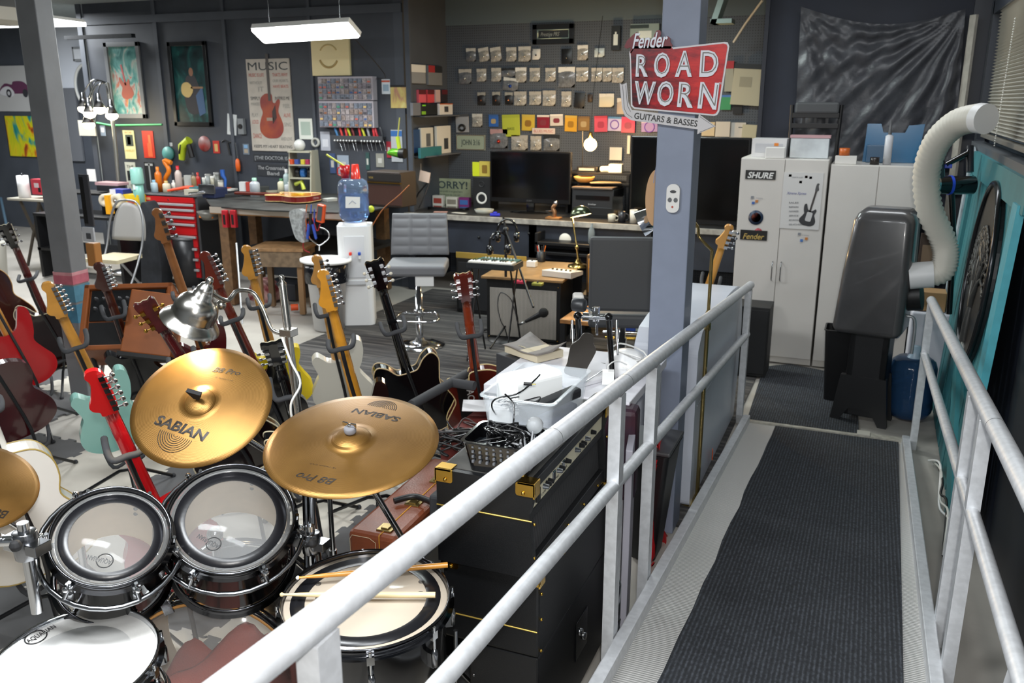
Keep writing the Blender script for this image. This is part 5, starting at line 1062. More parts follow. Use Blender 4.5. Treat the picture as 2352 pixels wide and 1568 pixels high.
# ---- bar stools ----
def barstool(label, c, rz, wd=.46, hh=1.02, m=M('6f7073', .55), quilt=True, seat=.64, slab=.09):
    t = thing('bar_stool', label, 'bar stool', c, (0, 0, rz))
    # x across, -y is the front of the seat
    if quilt:
        vs = []; fs = []; NX, NZ = 36, 44
        for sgn in (0, 1):
            for i in range(NZ+1):
                for j in range(NX+1):
                    u = j/NX; v = i/NZ; x = (u-.5)*wd*(1-.06*v); q = 0 if sgn else -.012*min(1, (abs(sin(pi*u*3))**.35))*min(1, abs(sin(pi*v*4.5))**.35)
                    vs.append((x, .17+.05*v**2+(.035 if sgn else 0)+q, seat+.02+v*(hh-seat-.02)))
        N_ = (NX+1)*(NZ+1)
        for i in range(NZ):
            for j in range(NX): a = i*(NX+1)+j; fs.append((a, a+1, a+NX+2, a+NX+1)); fs.append((N_+a, N_+a+NX+1, N_+a+NX+2, N_+a+1))
        for i in range(NZ): a = i*(NX+1); fs += [(a, a+NX+1, N_+a+NX+1, N_+a), (a+NX, N_+a+NX, N_+a+2*NX+1, a+2*NX+1)]
        for j in range(NX): a = NZ*(NX+1)+j; fs.append((a, a+1, N_+a+1, N_+a))
        obj('backrest', B().add(vs, fs, m, True), t)
    else: obj('backrest', B().box(-wd/2, wd/2, .17, .21, seat+.02, hh, m), t, .02)
    obj('seat', B().box(-wd/2, wd/2, -.2, .2, seat-slab, seat, m), t, .025, seg=3)
    obj('gas_lift', B().lathe([(.028, .03), (.028, .42), (.02, .42), (.02, seat-slab)], CHR, 20), t)
    obj('footrest', B().tube(cr([(0, -.02, .27), (.13, -.02, .27), (.16, -.2, .25), (0, -.24, .25), (-.16, -.2, .25), (-.13, -.02, .27)], 5, True), .011, CHR, 8, closed=True).lathe([(.03, .24), (.045, .25), (.045, .29), (.03, .3)], CHR, 18), t)
    obj('base', B().lathe([(0, .07), (.03, .065), (.04, .045), (.12, .03), (.2, .012), (.2, 0)], CHR, 36), t)
    obj('lever', B().tube([(-.02, -.02, seat-slab-.01), (-.2, -.08, seat-slab-.05)], .006, CHR, 8), t)
    return t
b1 = barstool('grey quilted bar stool with chrome base in front of the long desk', P(965, 795, z=0)+V((0, 0, .01)), radians(-170)+pi+radians(0), seat=.68)
b1.rotation_euler = (0, 0, radians(22))
obj('paper_tag', B().box(-.0, .14, -.19, -.188, .52, .6, M('d8d8d6', .7)), b1)
b2_ = barstool('dark grey smooth backed stool seen from behind, left of the column', (-1.40, 5.25, .01), radians(197), wd=.44, hh=1.1, m=M('3f4144', .6), quilt=False, seat=.62)
# small things on the low shelf behind the dark stool
ls = thing('low_shelf', 'low black framed wooden shelf with effects pedals behind the dark stool', 'shelf', (-1.75, 6.1, .01))
obj('shelf_board', B().box(-.3, .42, -.2, .3, .3, .33, WOOD), ls, .003)
for x in (-.28, .4):
    for y in (-.18, .28): obj('leg', B().box(x-.02, x+.02, y-.02, y+.02, 0, .3, BLK), ls)
for k, (px, py, c, lb) in enumerate(((1447, 750, '2c4fa8', 'blue effects pedal on the low shelf behind the dark stool'), (1475, 752, 'c9d8cf', 'pale green effects pedal on the low shelf behind the dark stool'))):
    e = thing('effects_pedal', lb, 'effects pedal', putp(px, py+8, .345)); obj('body', B().box(-.045, .045, -.03, .05, 0, .055, M(c, .4)), e, .005)
    for x in (-.02, .02): obj('control_knob', B().lathe([(0, .07), (.009, .07), (.01, .055)], GOLD, 10, Matrix.Translation((x, .02, 0))), e)
solo('brass_trumpet', B().tube([P(1385, 762, z=.36), P(1475, 768, z=.36)], .012, CHR, 12).tube([P(1390, 775, z=.35), P(1470, 778, z=.35)], .01, GOLD, 12), 'shiny silver and brass tubing lying at the front of the low shelf', 'instrument')
solo('gold_combo', B().box(-.17, .17, 0, .2, 0, .34, M('3a2c1c', .5)).box(-.155, .155, -.006, 0, .03, .31, M('a97c3a', .35, .4)), 'gold fronted small amplifier under the desk behind the kick pedal', 'amplifier', (-1.95, 6.75, .34), bev=.006)
solo('amp_table', B().box(-.25, .55, -.05, .3, .29, .33, BLK).box(-.25, -.21, -.05, .3, 0, .3, BLK).box(.51, .55, -.05, .3, 0, .3, BLK), 'black stand under the gold fronted small amplifier', 'stand', (-1.95, 6.73, .004))
# ---- water cooler ----
wc = thing('water_cooler', 'white free-standing water cooler with red and blue taps', 'water cooler', P(806, 748, z=0)+V((0, .14, .01)), (0, 0, radians(28)))
obj('cabinet', B().prism([(x, y) for x, y in rrect(-.145, .145, -.15, .15, .045)], 0, .86, M('e2e2e2', .35), Matrix(((1, 0, 0, 0), (0, 0, 1, 0), (0, 1, 0, 0), (0, 0, 0, 1)))), wc, .012)
obj('front_panel', B().box(-.085, .085, -.158, -.15, .42, .78, M('d6d7da', .4)), wc, .006); obj('drip_tray', B().box(-.085, .085, -.165, -.15, .36, .40, M('cfd0d3', .4)), wc, .004)
for x, c in ((-.035, 'd8331e'), (.04, '2a55b8')): obj('tap', B().box(x-.012, x+.012, -.19, -.158, .62, .645, M(c, .35)).box(x-.01, x+.01, -.185, -.165, .585, .62, WHT), wc, .004)
obj('collar', B().lathe([(.1, .86), (.105, .875), (.07, .89), (.05, .89)], WHT, 28), wc)
jb = wc.location+V((0, 0, .885)); m_jug = M('b4cdf0', .06, trans=.85)
def jug(t, h=.36, r=.13, m=m_jug, lab=True, inv=True):
    pr = [(.0, 0), (r*.45, .0), (r*.8, .012), (r*.97, .05), (r, .08), (r*.97, .11), (r, .14), (r, .19), (r*.97, .205), (r, .22), (r, h-.06), (r*.9, h-.02), (r*.7, h), (0, h)]
    obj('bottle', B().lathe(pr, m, 40), t); obj('water', B().lathe([(0, .006), (r*.75, .02), (r*.93, .06), (r*.95, h*.66), (0, h*.66)], M('93b6e6', .04, trans=.9), 36), t)
wb = thing('water_bottle', 'large blue water bottle turned upside down on the white cooler', 'water bottle', jb, (0, 0, radians(28))); jug(wb)
obj('paper_label', B().prism([(-.06, .13), (.06, .13), (.065, .22), (-.055, .225)], -.135, -.1335, M('dcdcd8', .6)), wb)
obj('logo_mark', B().tube([(-.03, -.1365, .16), (0, -.1365, .19), (.03, -.1365, .165)], .0022, M('7a86a0', .5), 5), wb)
ct = jb.z+.362
for px, c, lb, fl, r in ((793, 'b01b22', 'dark red mug upright on the blue water bottle', 0, .045), (817, 'd8362a', 'bright red plastic cup upside down on the blue water bottle', 1, .042)):
    q = P(px, 408, Y=jb.y); pr = [(0, .0), (r*.75, 0), (r, .11), (r*.95, .11), (r*.7, .004)] if not fl else [(r, 0), (r*.68, .12), (0, .12)]
    cp = thing('mug' if not fl else 'plastic_cup', lb, 'cup', (q.x, jb.y, ct+.0)); obj('cup', B().lathe(pr, M(c, .25, coat=.4), 24), cp)
    if not fl: obj('handle', B().tube(cr([(-.04, 0, .09), (-.07, 0, .08), (-.07, 0, .03), (-.035, 0, .02)], 4), .006, M(c, .25, coat=.4), 8), cp)
solo('marker_pen', B().tube([P(750, 355, Y=jb.y), P(792, 382, Y=jb.y)], .008, M('b9bd3c', .4), 10), 'yellow-green stick standing in the dark red mug', 'stick')
# ---- trash can with lid ----
q = P(742, 762, z=0)
tc = thing('trash_can', 'white tapered trash can with a black liner under a white oval tray', 'trash can', (q.x, q.y+.1, .01))
obj('bucket', B().lathe([(0, 0), (.13, 0), (.17, .55), (.178, .555), (.165, .55), (.125, .01)], M('d9d9da', .4), 36), tc)
obj('liner', B().lathe([(.181, .41), (.186, .45), (.183, .5), (.186, .56), (.16, .565), (.14, .5)], M('15161a', .15, bump=.8, bs=25), 36), tc)
solo('oval_tray', B().lathe([(0, .02), (.2, .02), (.225, .03), (.225, .012), (.2, 0), (0, 0)], M('ececea', .35), 40, Matrix.Diagonal((1, .85, 1, 1))), 'white oval tray lying over the white trash can', 'tray', (q.x, q.y+.1, .582))
# ---- right side ----
WC = M('d7d3cd', .4, n=.02, ns=3)
def cabinet(label, x0, x1, h, seam, handles):
    t = thing('storage_cabinet', label, 'cabinet', (x0, 6.5, .01)); w_ = x1-x0
    obj('carcass', B().box(0, w_, .02, .5, 0, h, WC), t, .002)
    for k in range(2):
        a = k*seam if k == 0 else seam; b3 = seam if k == 0 else w_
        d = obj('door', B().box(a+.002, b3-.002, 0, .019, .05, h-.004, WC), t, .002)
        if handles: 
            hx = seam+(-.03 if k == 0 else .03); obj('handle', B().tube(cr([(hx, -.001, .62), (hx, -.03, .64), (hx, -.03, .74), (hx, -.001, .76)], 4), .004, CHRD, 8), d)
    return t
ch_ = P(1803, 372, Y=6.48).z
k1 = cabinet('white two-door cabinet covered in stickers, left of the pair', -.905, -.31, ch_+.01, .305, True)
k2 = cabinet('plain white two-door cabinet behind the grey air unit', -.295, .31, ch_-.02, .31, False)
def sticker(px0, py0, px1, py1, m, name='sticker', round_=False):
    a = P(px0, py0, Y=6.495); b3 = P(px1, py1, Y=6.495); b = B()
    if round_:
        c = (a+b3)/2; r = (b3.x-a.x)/2; b.lathe([(0, .001), (r, .001), (r, 0)], m, 28, Matrix.Translation(c) @ Matrix.Rotation(pi/2, 4, 'X'))
    else: b.box(a.x, b3.x, 6.493, 6.497, b3.z, a.z, m)
    o = obj(name, b, k1); o.location = -k1.location; return o
sticker(1713, 390, 1781, 413, M('101012', .4)); 
def ctext(s, x0, y0, x1, y1, h, m, **k): return text('lettering', s, m, P(x0, y0, Y=6.4915), P(x1, y1, Y=6.4915), (0, -1, 0), k1, h, .0003, **k)
ctext('SHURE', 1717, 408, 1777, 410, .042, M('e6e6e4', .4), bold=.03, shear=.25)
sticker(1720, 485, 1752, 514, M('2b3a52', .4), round_=True); sticker(1726, 490, 1747, 509, M('c2543a', .5), round_=True)
sticker(1701, 527, 1761, 553, M('0f0f10', .4)); ctext('Fender', 1706, 548, 1755, 550, .04, M('c9ab5c', .4), bold=.01, shear=.3)
sticker(1733, 525, 1750, 540, M('b04048', .4), round_=True); sticker(1738, 529, 1746, 536, M('c9cad0', .4), round_=True)
sticker(1801, 395, 1880, 528, M('d9d8d6', .5))
sticker(1816, 430, 1842, 455, M('3c4a86', .4), round_=True); sticker(1820, 434, 1838, 451, M('d9d8de', .4), round_=True)
ctext('Xtreme Xpress', 1807, 446, 1852, 447, .018, M('6a6fa8', .4), shear=.3)
for k, s in enumerate(('SALES', 'REPAIRS', 'CUSTOMIZED', 'SERVICE', 'RESTORATION', '555-473-4233')): ctext(s, 1812, 467+k*10, 1834 if k != 5 else 1842, 467+k*10, .011, M('5d5f66', .5))
pz = P(1853, 515, Y=6.4915); o = obj('guitar_print', B(Matrix.Translation(pz+V((-.008, 0, -.01))) @ Matrix.Rotation(radians(12), 4, 'Y') @ Matrix.Scale(.33, 4)).prism(cr2(OUT['strat'], 3), -.003, 0, M('2a2c30', .4)).box(-.02, .02, -.003, 0, .3, .75, M('3a3432', .4)).prism(cr2([(x, .75+z*.9) for x, z in HF], 3), -.003, 0, M('4a4a4c', .4)).prism(rrect(-.05, .07, .1, .3, .03), -.006, -.003, M('c9c9c9', .4)), k1); o.location = -k1.location
for (x, y, c) in ((1728, 453, '8a8d94'), (1738, 462, 'c9803a'), (1730, 466, '3b66b0'), (1815, 403, '8a8d94'), (1852, 406, 'd05a30'), (1862, 408, '3b66b0'), (1839, 418, '4a4d54'), (1836, 537, '8a8d94'), (1852, 548, 'c9803a'), (1841, 552, '4a7cc0')):
    sticker(x-3, y-3, x+3, y+3, M(c, .5))
for a_, b3, s in (((1736, 456), (1752, 457), 'WARNING'), ((1819, 408), (1845, 409), 'PARTS LIST'), ((1842, 541), (1858, 542), 'WARNING')): ctext(s, a_[0], a_[1], b3[0], b3[1], .008, M('8a8d94', .5))
# things on the cabinets
T1 = .01+ch_+.01; T2 = T1-.03
dbox('printer_box', 'white printer shaped appliance on the stickered cabinet', 'appliance', 1768, 362, T1+.001, .24, .2, .13, M('d6d4d4', .4), 0, M('bcbcc0', .4), Y=6.72, bev=.02)
dbox('small_box', 'small white box in front of the white appliance on the cabinet', 'box', 1780, 362, T1+.001, .13, .08, .075, M('e4e2de', .5), .05, Y=6.56)
solo('orange_sticker', B().box(-.015, .015, -.001, .001, -.01, .01, M('e0801e', .5)), 'little orange sticker on the white appliance', 'sticker', (P(1783, 332, Y=6.61).x, 6.617, P(1783, 332, Y=6.61).z))
t = thing('silver_box', 'shiny silver wrapped box inside the black chair frame on the cabinet', 'box', (P(1858, 365, Y=6.65).x, 6.65, T1+.002))
obj('wrap', B().box(-.13, .13, -.05, .05, 0, .14, M('cfd6da', .2, .5, n=.1, ns=10)), t, .004); obj('top_strip', B().box(-.135, .135, -.055, .055, .14, .158, M('c9a0a4', .5)), t)
cf = thing('folding_chair', 'black wooden folding chair with a grey padded rail standing on the cabinets', 'chair', (P(1868, 365, Y=6.8).x, 6.8, T1+.002))
hc_ = P(1868, 235, Y=6.8).z-T1
for x in (-.17, .15): obj('upright', B().tube([(x, 0, 0), (x*1.05, .02, hc_-.02)], .014, BLK, 8), cf)
for z in (.2, hc_-.11): obj('cross_rail', B().box(-.17, .15, -.01, .012, z, z+.035, BLK), cf, .003)
for x in (-.09, -.01, .07): obj('slat', B().box(x-.01, x+.01, -.004, .008, .23, hc_-.1, BLK), cf)
obj('top_pad', B().box(-.155, .145, -.02, .02, hc_-.08, hc_, M('4c4e50', .6)), cf, .015)
dbox('small_box', 'white box carrying a tape roll on the plain cabinet', 'box', 1943, 368, T2+.001, .14, .1, .055, M('dedbd6', .5), 0, Y=6.6)
solo('tape_roll', B().lathe([(.012, 0), (.035, 0), (.035, .05), (.012, .05), (.012, 0)], M('c8652a', .3), 20), 'orange tape roll on the white box', 'tape roll', (P(1938, 368, Y=6.6).x, 6.6, T2+.058))
bo = thing('blue_organizer', 'translucent blue plastic organizer with cut-out handle standing on the plain cabinet', 'organizer', (P(2046, 375, Y=6.85).x, 6.85, T2+.002)); hb = P(2046, 285, Y=6.85).z-T2
obj('panel', B().prism([(-.19, 0), (.17, 0), (.19, hb), (.09, hb-.01), (.07, hb-.06), (-.07, hb-.06), (-.09, hb), (-.18, hb)], -.008, .008, M('1f6f9e', .2, alpha=.85)), bo, .004); obj('pocket', B().box(-.17, -.03, -.07, -.008, 0, .12, M('144a6c', .3)), bo, .004)
cg = thing('caulk_tube', 'white sealant tube with a grey nozzle standing before the blue organizer', 'sealant tube', (P(2036, 378, Y=6.62).x, 6.62, T2+.002))
obj('tube', B().lathe([(0, 0), (.026, 0), (.026, .19), (.01, .2)], M('d0d0d4', .4), 20), cg); obj('nozzle', B().lathe([(.012, .2), (.004, .3), (0, .3)], M('5a5a5c', .5), 14), cg)
solo('black_tin', B().lathe([(0, 0), (.03, 0), (.03, .05), (0, .05)], M('2a2422', .3), 20), 'small dark tin in front of the blue organizer', 'tin', (P(2008, 378, Y=6.6).x, 6.6, T2+.001))
# tarp
vs = []; fs = []; NX, NZ = 90, 60; cb = [(1840, 15), (2218, 20), (2190, 375), (1822, 370)]
for i in range(NZ+1):
    for j in range(NX+1):
        u = j/NX; v = i/NZ
        px = (cb[0][0]*(1-u)+cb[1][0]*u)*(1-v)+(cb[3][0]*(1-u)+cb[2][0]*u)*v; py = (cb[0][1]*(1-u)+cb[1][1]*u)*(1-v)+(cb[3][1]*(1-u)+cb[2][1]*u)*v
        py += 38*sin(pi*u)*(1-v)**3
        a1_ = atan2(v+.02, 1.02-u); a0_ = atan2(v+.02, u+.02)
        f = .028*sin(a1_*26)*min(1, 2*sqrt((1-u)**2+v*v))*(.4+.6*u)+.022*sin(a0_*17+1)*min(1, 2*sqrt(u*u+v*v))*(1-u)+.02*sin(u*31+3*sin(v*4))*(1-u)*v+.006*sin(u*57+v*43)
        vs.append(P(px, py, Y=6.98+f*.9-.03))
for i in range(NZ):
    for j in range(NX): a = i*(NX+1)+j; fs.append((a, a+1, a+NX+2, a+NX+1))
o = solo('plastic_tarp', B().add(vs, fs, M('46474c', .4, n=.12, ns=14, bump=.25, bs=40), True), 'crinkled black plastic sheet hung on the wall above the white cabinets', 'plastic sheet')
# hose
hp = [P(2262, 273, Y=4.95), P(2240, 272, Y=5.0), P(2195, 285, Y=5.1), P(2150, 330, Y=5.2), P(2128, 400, Y=5.3), P(2135, 480, Y=5.35), P(2165, 550, Y=5.4), P(2172, 590, Y=5.4), P(2160, 625, Y=5.4), P(2110, 632, Y=5.4)]
hp = cr(hp, 12); rr = [.066*(1+.07*(1 if k % 2 else -1)) for k in range(len(hp))]
hs = thing('exhaust_hose', 'fat white corrugated exhaust hose curving from the window to the grey air unit', 'hose', (0, 0, 0))
obj('corrugated_duct', B().tube(hp, rr, M('d8d4c8', .5), 28), hs)
obj('end_sleeve', B().tube([hp[0]-(hp[1]-hp[0]).normalized()*.01, hp[0], hp[9]], .073, M('e8e8e8', .4), 28), hs); obj('end_sleeve', B().tube([hp[-9], hp[-1], hp[-1]+(hp[-1]-hp[-2]).normalized()*.05], .075, M('e6e6e6', .4), 28), hs)
# air unit
ac = thing('air_cooler', 'tall dark grey plastic covered air unit on a black stand by the ramp foot', 'air unit', (.06, 5.5, 0), (0, 0, radians(-10)))
z0_ = .57; z1_ = 1.30
vs = []; fs = []; prof = [(.18, .15, 0), (.195, .16, .03), (.185, .155, .35), (.165, .14, .66), (.15, .13, .70), (.12, .10, .73)]
nR = None
for a_, b3, z in prof:
    ring = rrect(-a_, a_, -b3, b3, .05); nR = len(ring); vs += [(x+(.03*z/.7), y, z0_+z) for x, y in ring]
for i in range(len(prof)-1):
    for k in range(nR): fs.append((i*nR+k, i*nR+(k+1) % nR, (i+1)*nR+(k+1) % nR, (i+1)*nR+k))
fs += [tuple(range(nR))[::-1], tuple(range((len(prof)-1)*nR, len(prof)*nR))]
obj('housing', B().add(vs, fs, M('4b4a4b', .28, n=.12, ns=4, coat=.4), True), ac)
obj('hose_port', B().cyl((.15, 0, z0_+.22), (.26, 0, z0_+.24), .085, BLK, n=24), ac)
obj('stand', B().box(-.09, .13, -.10, -.06, .05, z0_, M('1c1c1e', .4)).box(-.09, -.05, -.1, .1, .05, z0_, M('1c1c1e', .4)).box(.09, .13, -.1, .1, .05, z0_, M('1c1c1e', .4)).box(-.06, .1, .04, .08, .1, z0_, M('6a6562', .5)), ac, .006)
obj('foot', B().prism([(-.16, 0), (-.11, 0), (-.06, .09), (.07, .09), (.12, 0), (.17, 0), (.14, .3), (-.12, .3)], -.11, -.07, M('1c1c1e', .4)).prism([(-.16, 0), (-.11, 0), (-.06, .09), (.07, .09), (.12, 0), (.17, 0), (.14, .3), (-.12, .3)], .06, .1, M('1c1c1e', .4)), ac, .004)
tub('waste_bin', 'black waste bin standing left of the grey air unit', 'bin', -.2, .02, 5.72, 5.92, .016, .47, M('131315', .35), .03)
jg = thing('water_bottle', 'dark blue five gallon water bottle on the floor behind the right rail', 'water bottle', (.33, 5.62, .014)); jug(jg, .38, .135, M('35577c', .08, trans=.55, ), inv=False)
obj('neck', B().lathe([(.05, .37), (.03, .4), (.03, .45), (0, .45)], M('9fb4c4', .3), 20), jg)
solo('hook_cane', B().tube(cr([V((.3, 5.45, .46)), V((.3, 5.45, .62)), V((.28, 5.45, .68)), V((.22, 5.45, .67)), V((.2, 5.45, .6))], 5), .009, M('b9bbbd', .3, .6), 8), 'grey hooked pump spout above the dark blue water bottle', 'pump')
dbox('parcel', 'brown cardboard parcel on a white bin behind the hose', 'parcel', 2135, 690, .62, .18, .15, .12, M('a37f56', .7), 0, Y=6.0)
dbox('bin', 'white bin under the brown parcel behind the right rail', 'bin', 2135, 760, .014, .24, .22, .6, M('c9cad2', .5), 0, Y=6.0, bev=.01)
dbox('small_picture', 'small framed dark picture behind the exhaust hose', 'frame', 2140, 590, .75, .16, .03, .3, M('3a2a20', .5), 0, M('7a6550', .5), Y=6.35)
# stick vacuum
vz = 4.95
vc = thing('stick_vacuum', 'black cordless stick vacuum with blue rings hung on the right wall', 'vacuum cleaner', (0, 0, 0))
def q_(px, py, dz=0): return P(px, py, Z=vz+dz)
obj('motor', B().tube([q_(2140, 425), q_(2235, 425)], .052, BLKG, 24).tube([q_(2148, 425), q_(2152, 425)], .055, CHR, 24), vc)
obj('cyclone', B().tube([q_(2150, 420), q_(2150, 370)], .045, M('1c1d20', .2, coat=.5), 20).tube([q_(2152, 372), q_(2160, 352)], .03, BLKG, 16), vc)
obj('blue_ring', B().tube([q_(2178, 425), q_(2184, 425)], .055, M('2a4fd0', .3), 24), vc); obj('button', B().box(-.02, .02, -.01, .01, -.01, .012, M('2a4fd0', .3), Matrix.Translation(q_(2178, 382))), vc, .003)
obj('handle', B().tube([q_(2172, 378), q_(2222, 352), q_(2228, 340)], .016, BLKG, 12).tube([q_(2228, 335), q_(2228, 395)], .02, M('23262c', .25), 12), vc)
obj('wand', B().tube([q_(2185, 440), q_(2190, 560, .1), q_(2180, 720, .25)], .017, BLKG, 12), vc)
solo('level_ruler', B().box(-.01, .01, -.03, .03, 0, 1.5, M('b5b0a4', .5, n=.1)), 'long pale ruler standing upright in the corner beside the tarp', 'ruler', (.50, 6.93, .95), (0, 0, .6))
# teal gate
m_teal = M('357a80', .55, n=.1, ns=4); gt = thing('barn_door', 'teal wooden gate with an oval tree carving leaning along the right wall', 'gate', (0, 0, 0))
gx = .56; gy0, gy1 = 3.95, 6.1; gz = 1.6
Tg = Matrix(((0, 1, 0, 0), (1, 0, 0, 0), (0, 0, 1, 0), (0, 0, 0, 1)))
tilt = .06
LEAN = Matrix(((1, 0, .05, -.05*gz), (0, 1, 0, 0), (0, 0, 1, 0), (0, 0, 0, 1)))
def gp_(pts, y0, y1, m): return B(Matrix.Translation((gx, 0, 0)) @ LEAN @ Tg).prism(pts, y0, y1, m)
bot = .55
for k in range(14):
    ya = gy0+.12+k*.14; yb = ya+.13
    obj('plank', gp_([(ya, bot+.0), (yb, bot), (yb, gz-.05), (ya, gz-.05)], .0, .018, m_teal), gt, .004)
obj('top_rail', gp_([(gy0-.1, gz-.13), (gy1, gz-.13), (gy1, gz), (gy0-.1, gz)], -.02, 0, m_teal), gt, .004)
obj('side_rail', gp_([(gy0-.02, bot-.05), (gy0+.12, bot), (gy0+.12, gz-.1), (gy0-.02, gz-.1)], -.03, 0, M('4ba4b2', .5, n=.05)), gt, .004); obj('side_rail', gp_([(gy1-.14, .02), (gy1, .02), (gy1, gz-.1), (gy1-.14, gz-.1)], -.02, 0, m_teal), gt, .004)
obj('white_edge', gp_([(gy1, .7), (gy1+.12, .85), (gy1+.12, gz+.02), (gy1, gz)], -.03, -.01, M('a9b4ba', .6, n=.2)), gt, .003)
obj('lower_brace', gp_([(3.95, .02), (4.25, .02), (5.2, .62), (5.2, .76)], -.02, 0, m_teal), gt, .004)
for k in range(7): ya = 3.95+k*.3; obj('lower_plank', gp_([(ya, .01), (ya+.27, .01), (ya+.27, .6), (ya, .5)], .0, .018, M('2a6c72', .5, n=.1)), gt, .003)
oc = (4.72, 1.08); ra, rb2 = .42, .44
ov = gt
def ell(a, b3, n=48, dy=0, dz=0): return [(oc[0]+a*cos(2*pi*k/n), oc[1]+b3*sin(2*pi*k/n)) for k in range(n)]
obj('oval_panel', gp_(ell(ra, rb2), -.026, -.002, M('17181a', .4)), gt)
obj('oval_ring', B(Matrix.Translation((gx, 0, 0)) @ LEAN @ Tg).tube([(y, -.03, z) for y, z in ell(ra, rb2)], .014, M('2a2b2d', .2, .6), 8, closed=True), gt)
tr = B(Matrix.Translation((gx, 0, 0)) @ LEAN @ Tg); rn = random.Random(9)
def limb(p, a, L, r, d):
    q = (p[0]+L*sin(a), p[1]+L*cos(a)); m2 = ((p[0]+q[0])/2+.01*sin(d*3), (p[1]+q[1])/2)
    if ((q[0]-oc[0])/ra)**2+((q[1]-oc[1])/rb2)**2 > .9: return
    tr.tube([(p[0], -.03, p[1]), (m2[0], -.034, m2[1]), (q[0], -.03, q[1])], [r, r*.85, r*.7], M('4a4a48', .35, .5), 5)
    if d == 0:
        tr.sph((q[0], -.032, q[1]), .014, M('4a4a48', .35, .5), 6, (1, .4, 1)); return
    for s in (-.55, .05, .6): limb(q, a+s+rn.uniform(-.15, .15), L*.74, r*.66, d-1)
limb((oc[0], oc[1]-.36), 0, .2, .026, 4)
for s in (-1, 1): tr.tube([(oc[0], -.03, oc[1]-.34), (oc[0]+s*.1, -.03, oc[1]-.38)], [.02, .006], M('4a4a48', .35, .5), 5)
obj('tree_carving', tr, gt)
# drip edge scallops above the gate
sc2 = B()
solo('wall_panel', B().box(.605, .62, -.5, 3.9, .02, 1.55, M('1a1c22', .5)), 'dark panel on the right wall nearest the camera', 'panel')
sw = B()
gpnl = thing('metal_grating', 'pale perforated metal sheet at the bottom right corner behind the rail', 'metal sheet', (.56, 1.7, .35))
obj('sheet', B().box(0, .012, -.5, .35, -.3, .45, M('8f8f90', .4, .6, n=.2, ns=40)), gpnl, .003)
for i in range(6):
    for j in range(5): obj('slot', B().box(-.002, 0, -.4+i*.12, -.33+i*.12, -.2+j*.12, -.17+j*.12, BLK), gpnl)
solo('white_hose', B().tube(cr([V((.44, 1.95, .25)), V((.44, 2.0, .55)), V((.44, 2.1, .62)), V((.44, 2.2, .5)), V((.44, 2.25, .2))], 6), .016, M('e4e4e6', .3), 12), 'looped white hose at the bottom right corner behind the rail', 'hose')
solo('white_hose', B().tube(cr([V((.47, 1.8, .2)), V((.47, 1.9, .55)), V((.47, 2.0, .6)), V((.47, 2.06, .5)), V((.47, 2.1, .2))], 6), .014, M('d4d4d8', .3), 12), 'inner white hose loop nearest the corner', 'hose')
solo('door_closer', B().tube([V((.56, 2.35, 1.0)), V((.56, 2.0, .72))], .014, BLKG, 10).sph((.56, 1.98, .7), .018, CHR, 8), 'black rod with chrome end on the dark right wall', 'rod')
for k in range(3): solo('cable', B().tube(cr([V((.42+.02*k, 4.9, .02)), V((.45, 4.6-.1*k, .12)), V((.44, 4.3, .03+.03*k)), V((.46, 4.0+.1*k, .09)), V((.43, 3.8, .02))], 6), .006, (WHT, M('cfcfc8', .5), BLK)[k], 6), ('white', 'off-white', 'black')[k]+' cable snaking on the floor between the right rail and the gate', 'cable')
# ================= ROAD SIGN ON THE COLUMN =================
YS = 3.56
def S3(x, y): q = P(x, y, Y=YS); return (q.x, q.z)
sg = thing('road_sign', 'red and white tin road sign with arrow fixed to the blue-grey column', 'sign', (0, 0, 0))
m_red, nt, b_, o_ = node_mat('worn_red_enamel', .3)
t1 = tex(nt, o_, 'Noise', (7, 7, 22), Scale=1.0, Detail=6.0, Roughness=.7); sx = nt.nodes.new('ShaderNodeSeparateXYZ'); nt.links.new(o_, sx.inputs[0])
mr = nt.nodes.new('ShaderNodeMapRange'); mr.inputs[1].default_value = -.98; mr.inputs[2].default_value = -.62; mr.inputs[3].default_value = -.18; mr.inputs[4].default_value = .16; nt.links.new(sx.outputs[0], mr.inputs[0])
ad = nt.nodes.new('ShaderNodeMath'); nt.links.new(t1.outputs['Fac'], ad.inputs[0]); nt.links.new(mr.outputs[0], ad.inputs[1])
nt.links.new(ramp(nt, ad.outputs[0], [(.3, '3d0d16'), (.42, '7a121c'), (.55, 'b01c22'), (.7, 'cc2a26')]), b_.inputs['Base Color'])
SW = M('cfcdd0', .35)
def outl(pts, k=0): return [S3(*p) for p in pts]
brd = [(1447, 140), (1445, 120), (1456, 103), (1541, 103), (1545, 109), (1664, 96), (1671, 97), (1675, 106), (1652, 256), (1647, 264), (1640, 266), (1457, 250), (1449, 243)]
obj('border', B().prism(outl(brd), YS-.0, YS+.006, SW), sg)
fld = [(1450, 140), (1449, 120), (1458, 106), (1541, 106), (1546, 113), (1662, 100), (1669, 102), (1671, 108), (1648, 254), (1644, 260), (1638, 262), (1458, 246), (1453, 241)]
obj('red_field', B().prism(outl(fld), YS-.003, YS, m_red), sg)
scr = [(1434, 108), (1440, 94), (1452, 82), (1462, 74), (1468, 76), (1467, 84), (1475, 92), (1500, 92), (1503, 80), (1509, 70), (1516, 69), (1519, 76), (1515, 90), (1524, 86), (1534, 83), (1540, 88), (1540, 96), (1545, 104), (1541, 112), (1456, 112), (1451, 122), (1447, 122), (1449, 108), (1440, 112)]
obj('script_back', B().prism(outl(scr), YS-.003, YS+.004, M('6d131c', .35)), sg, .001)
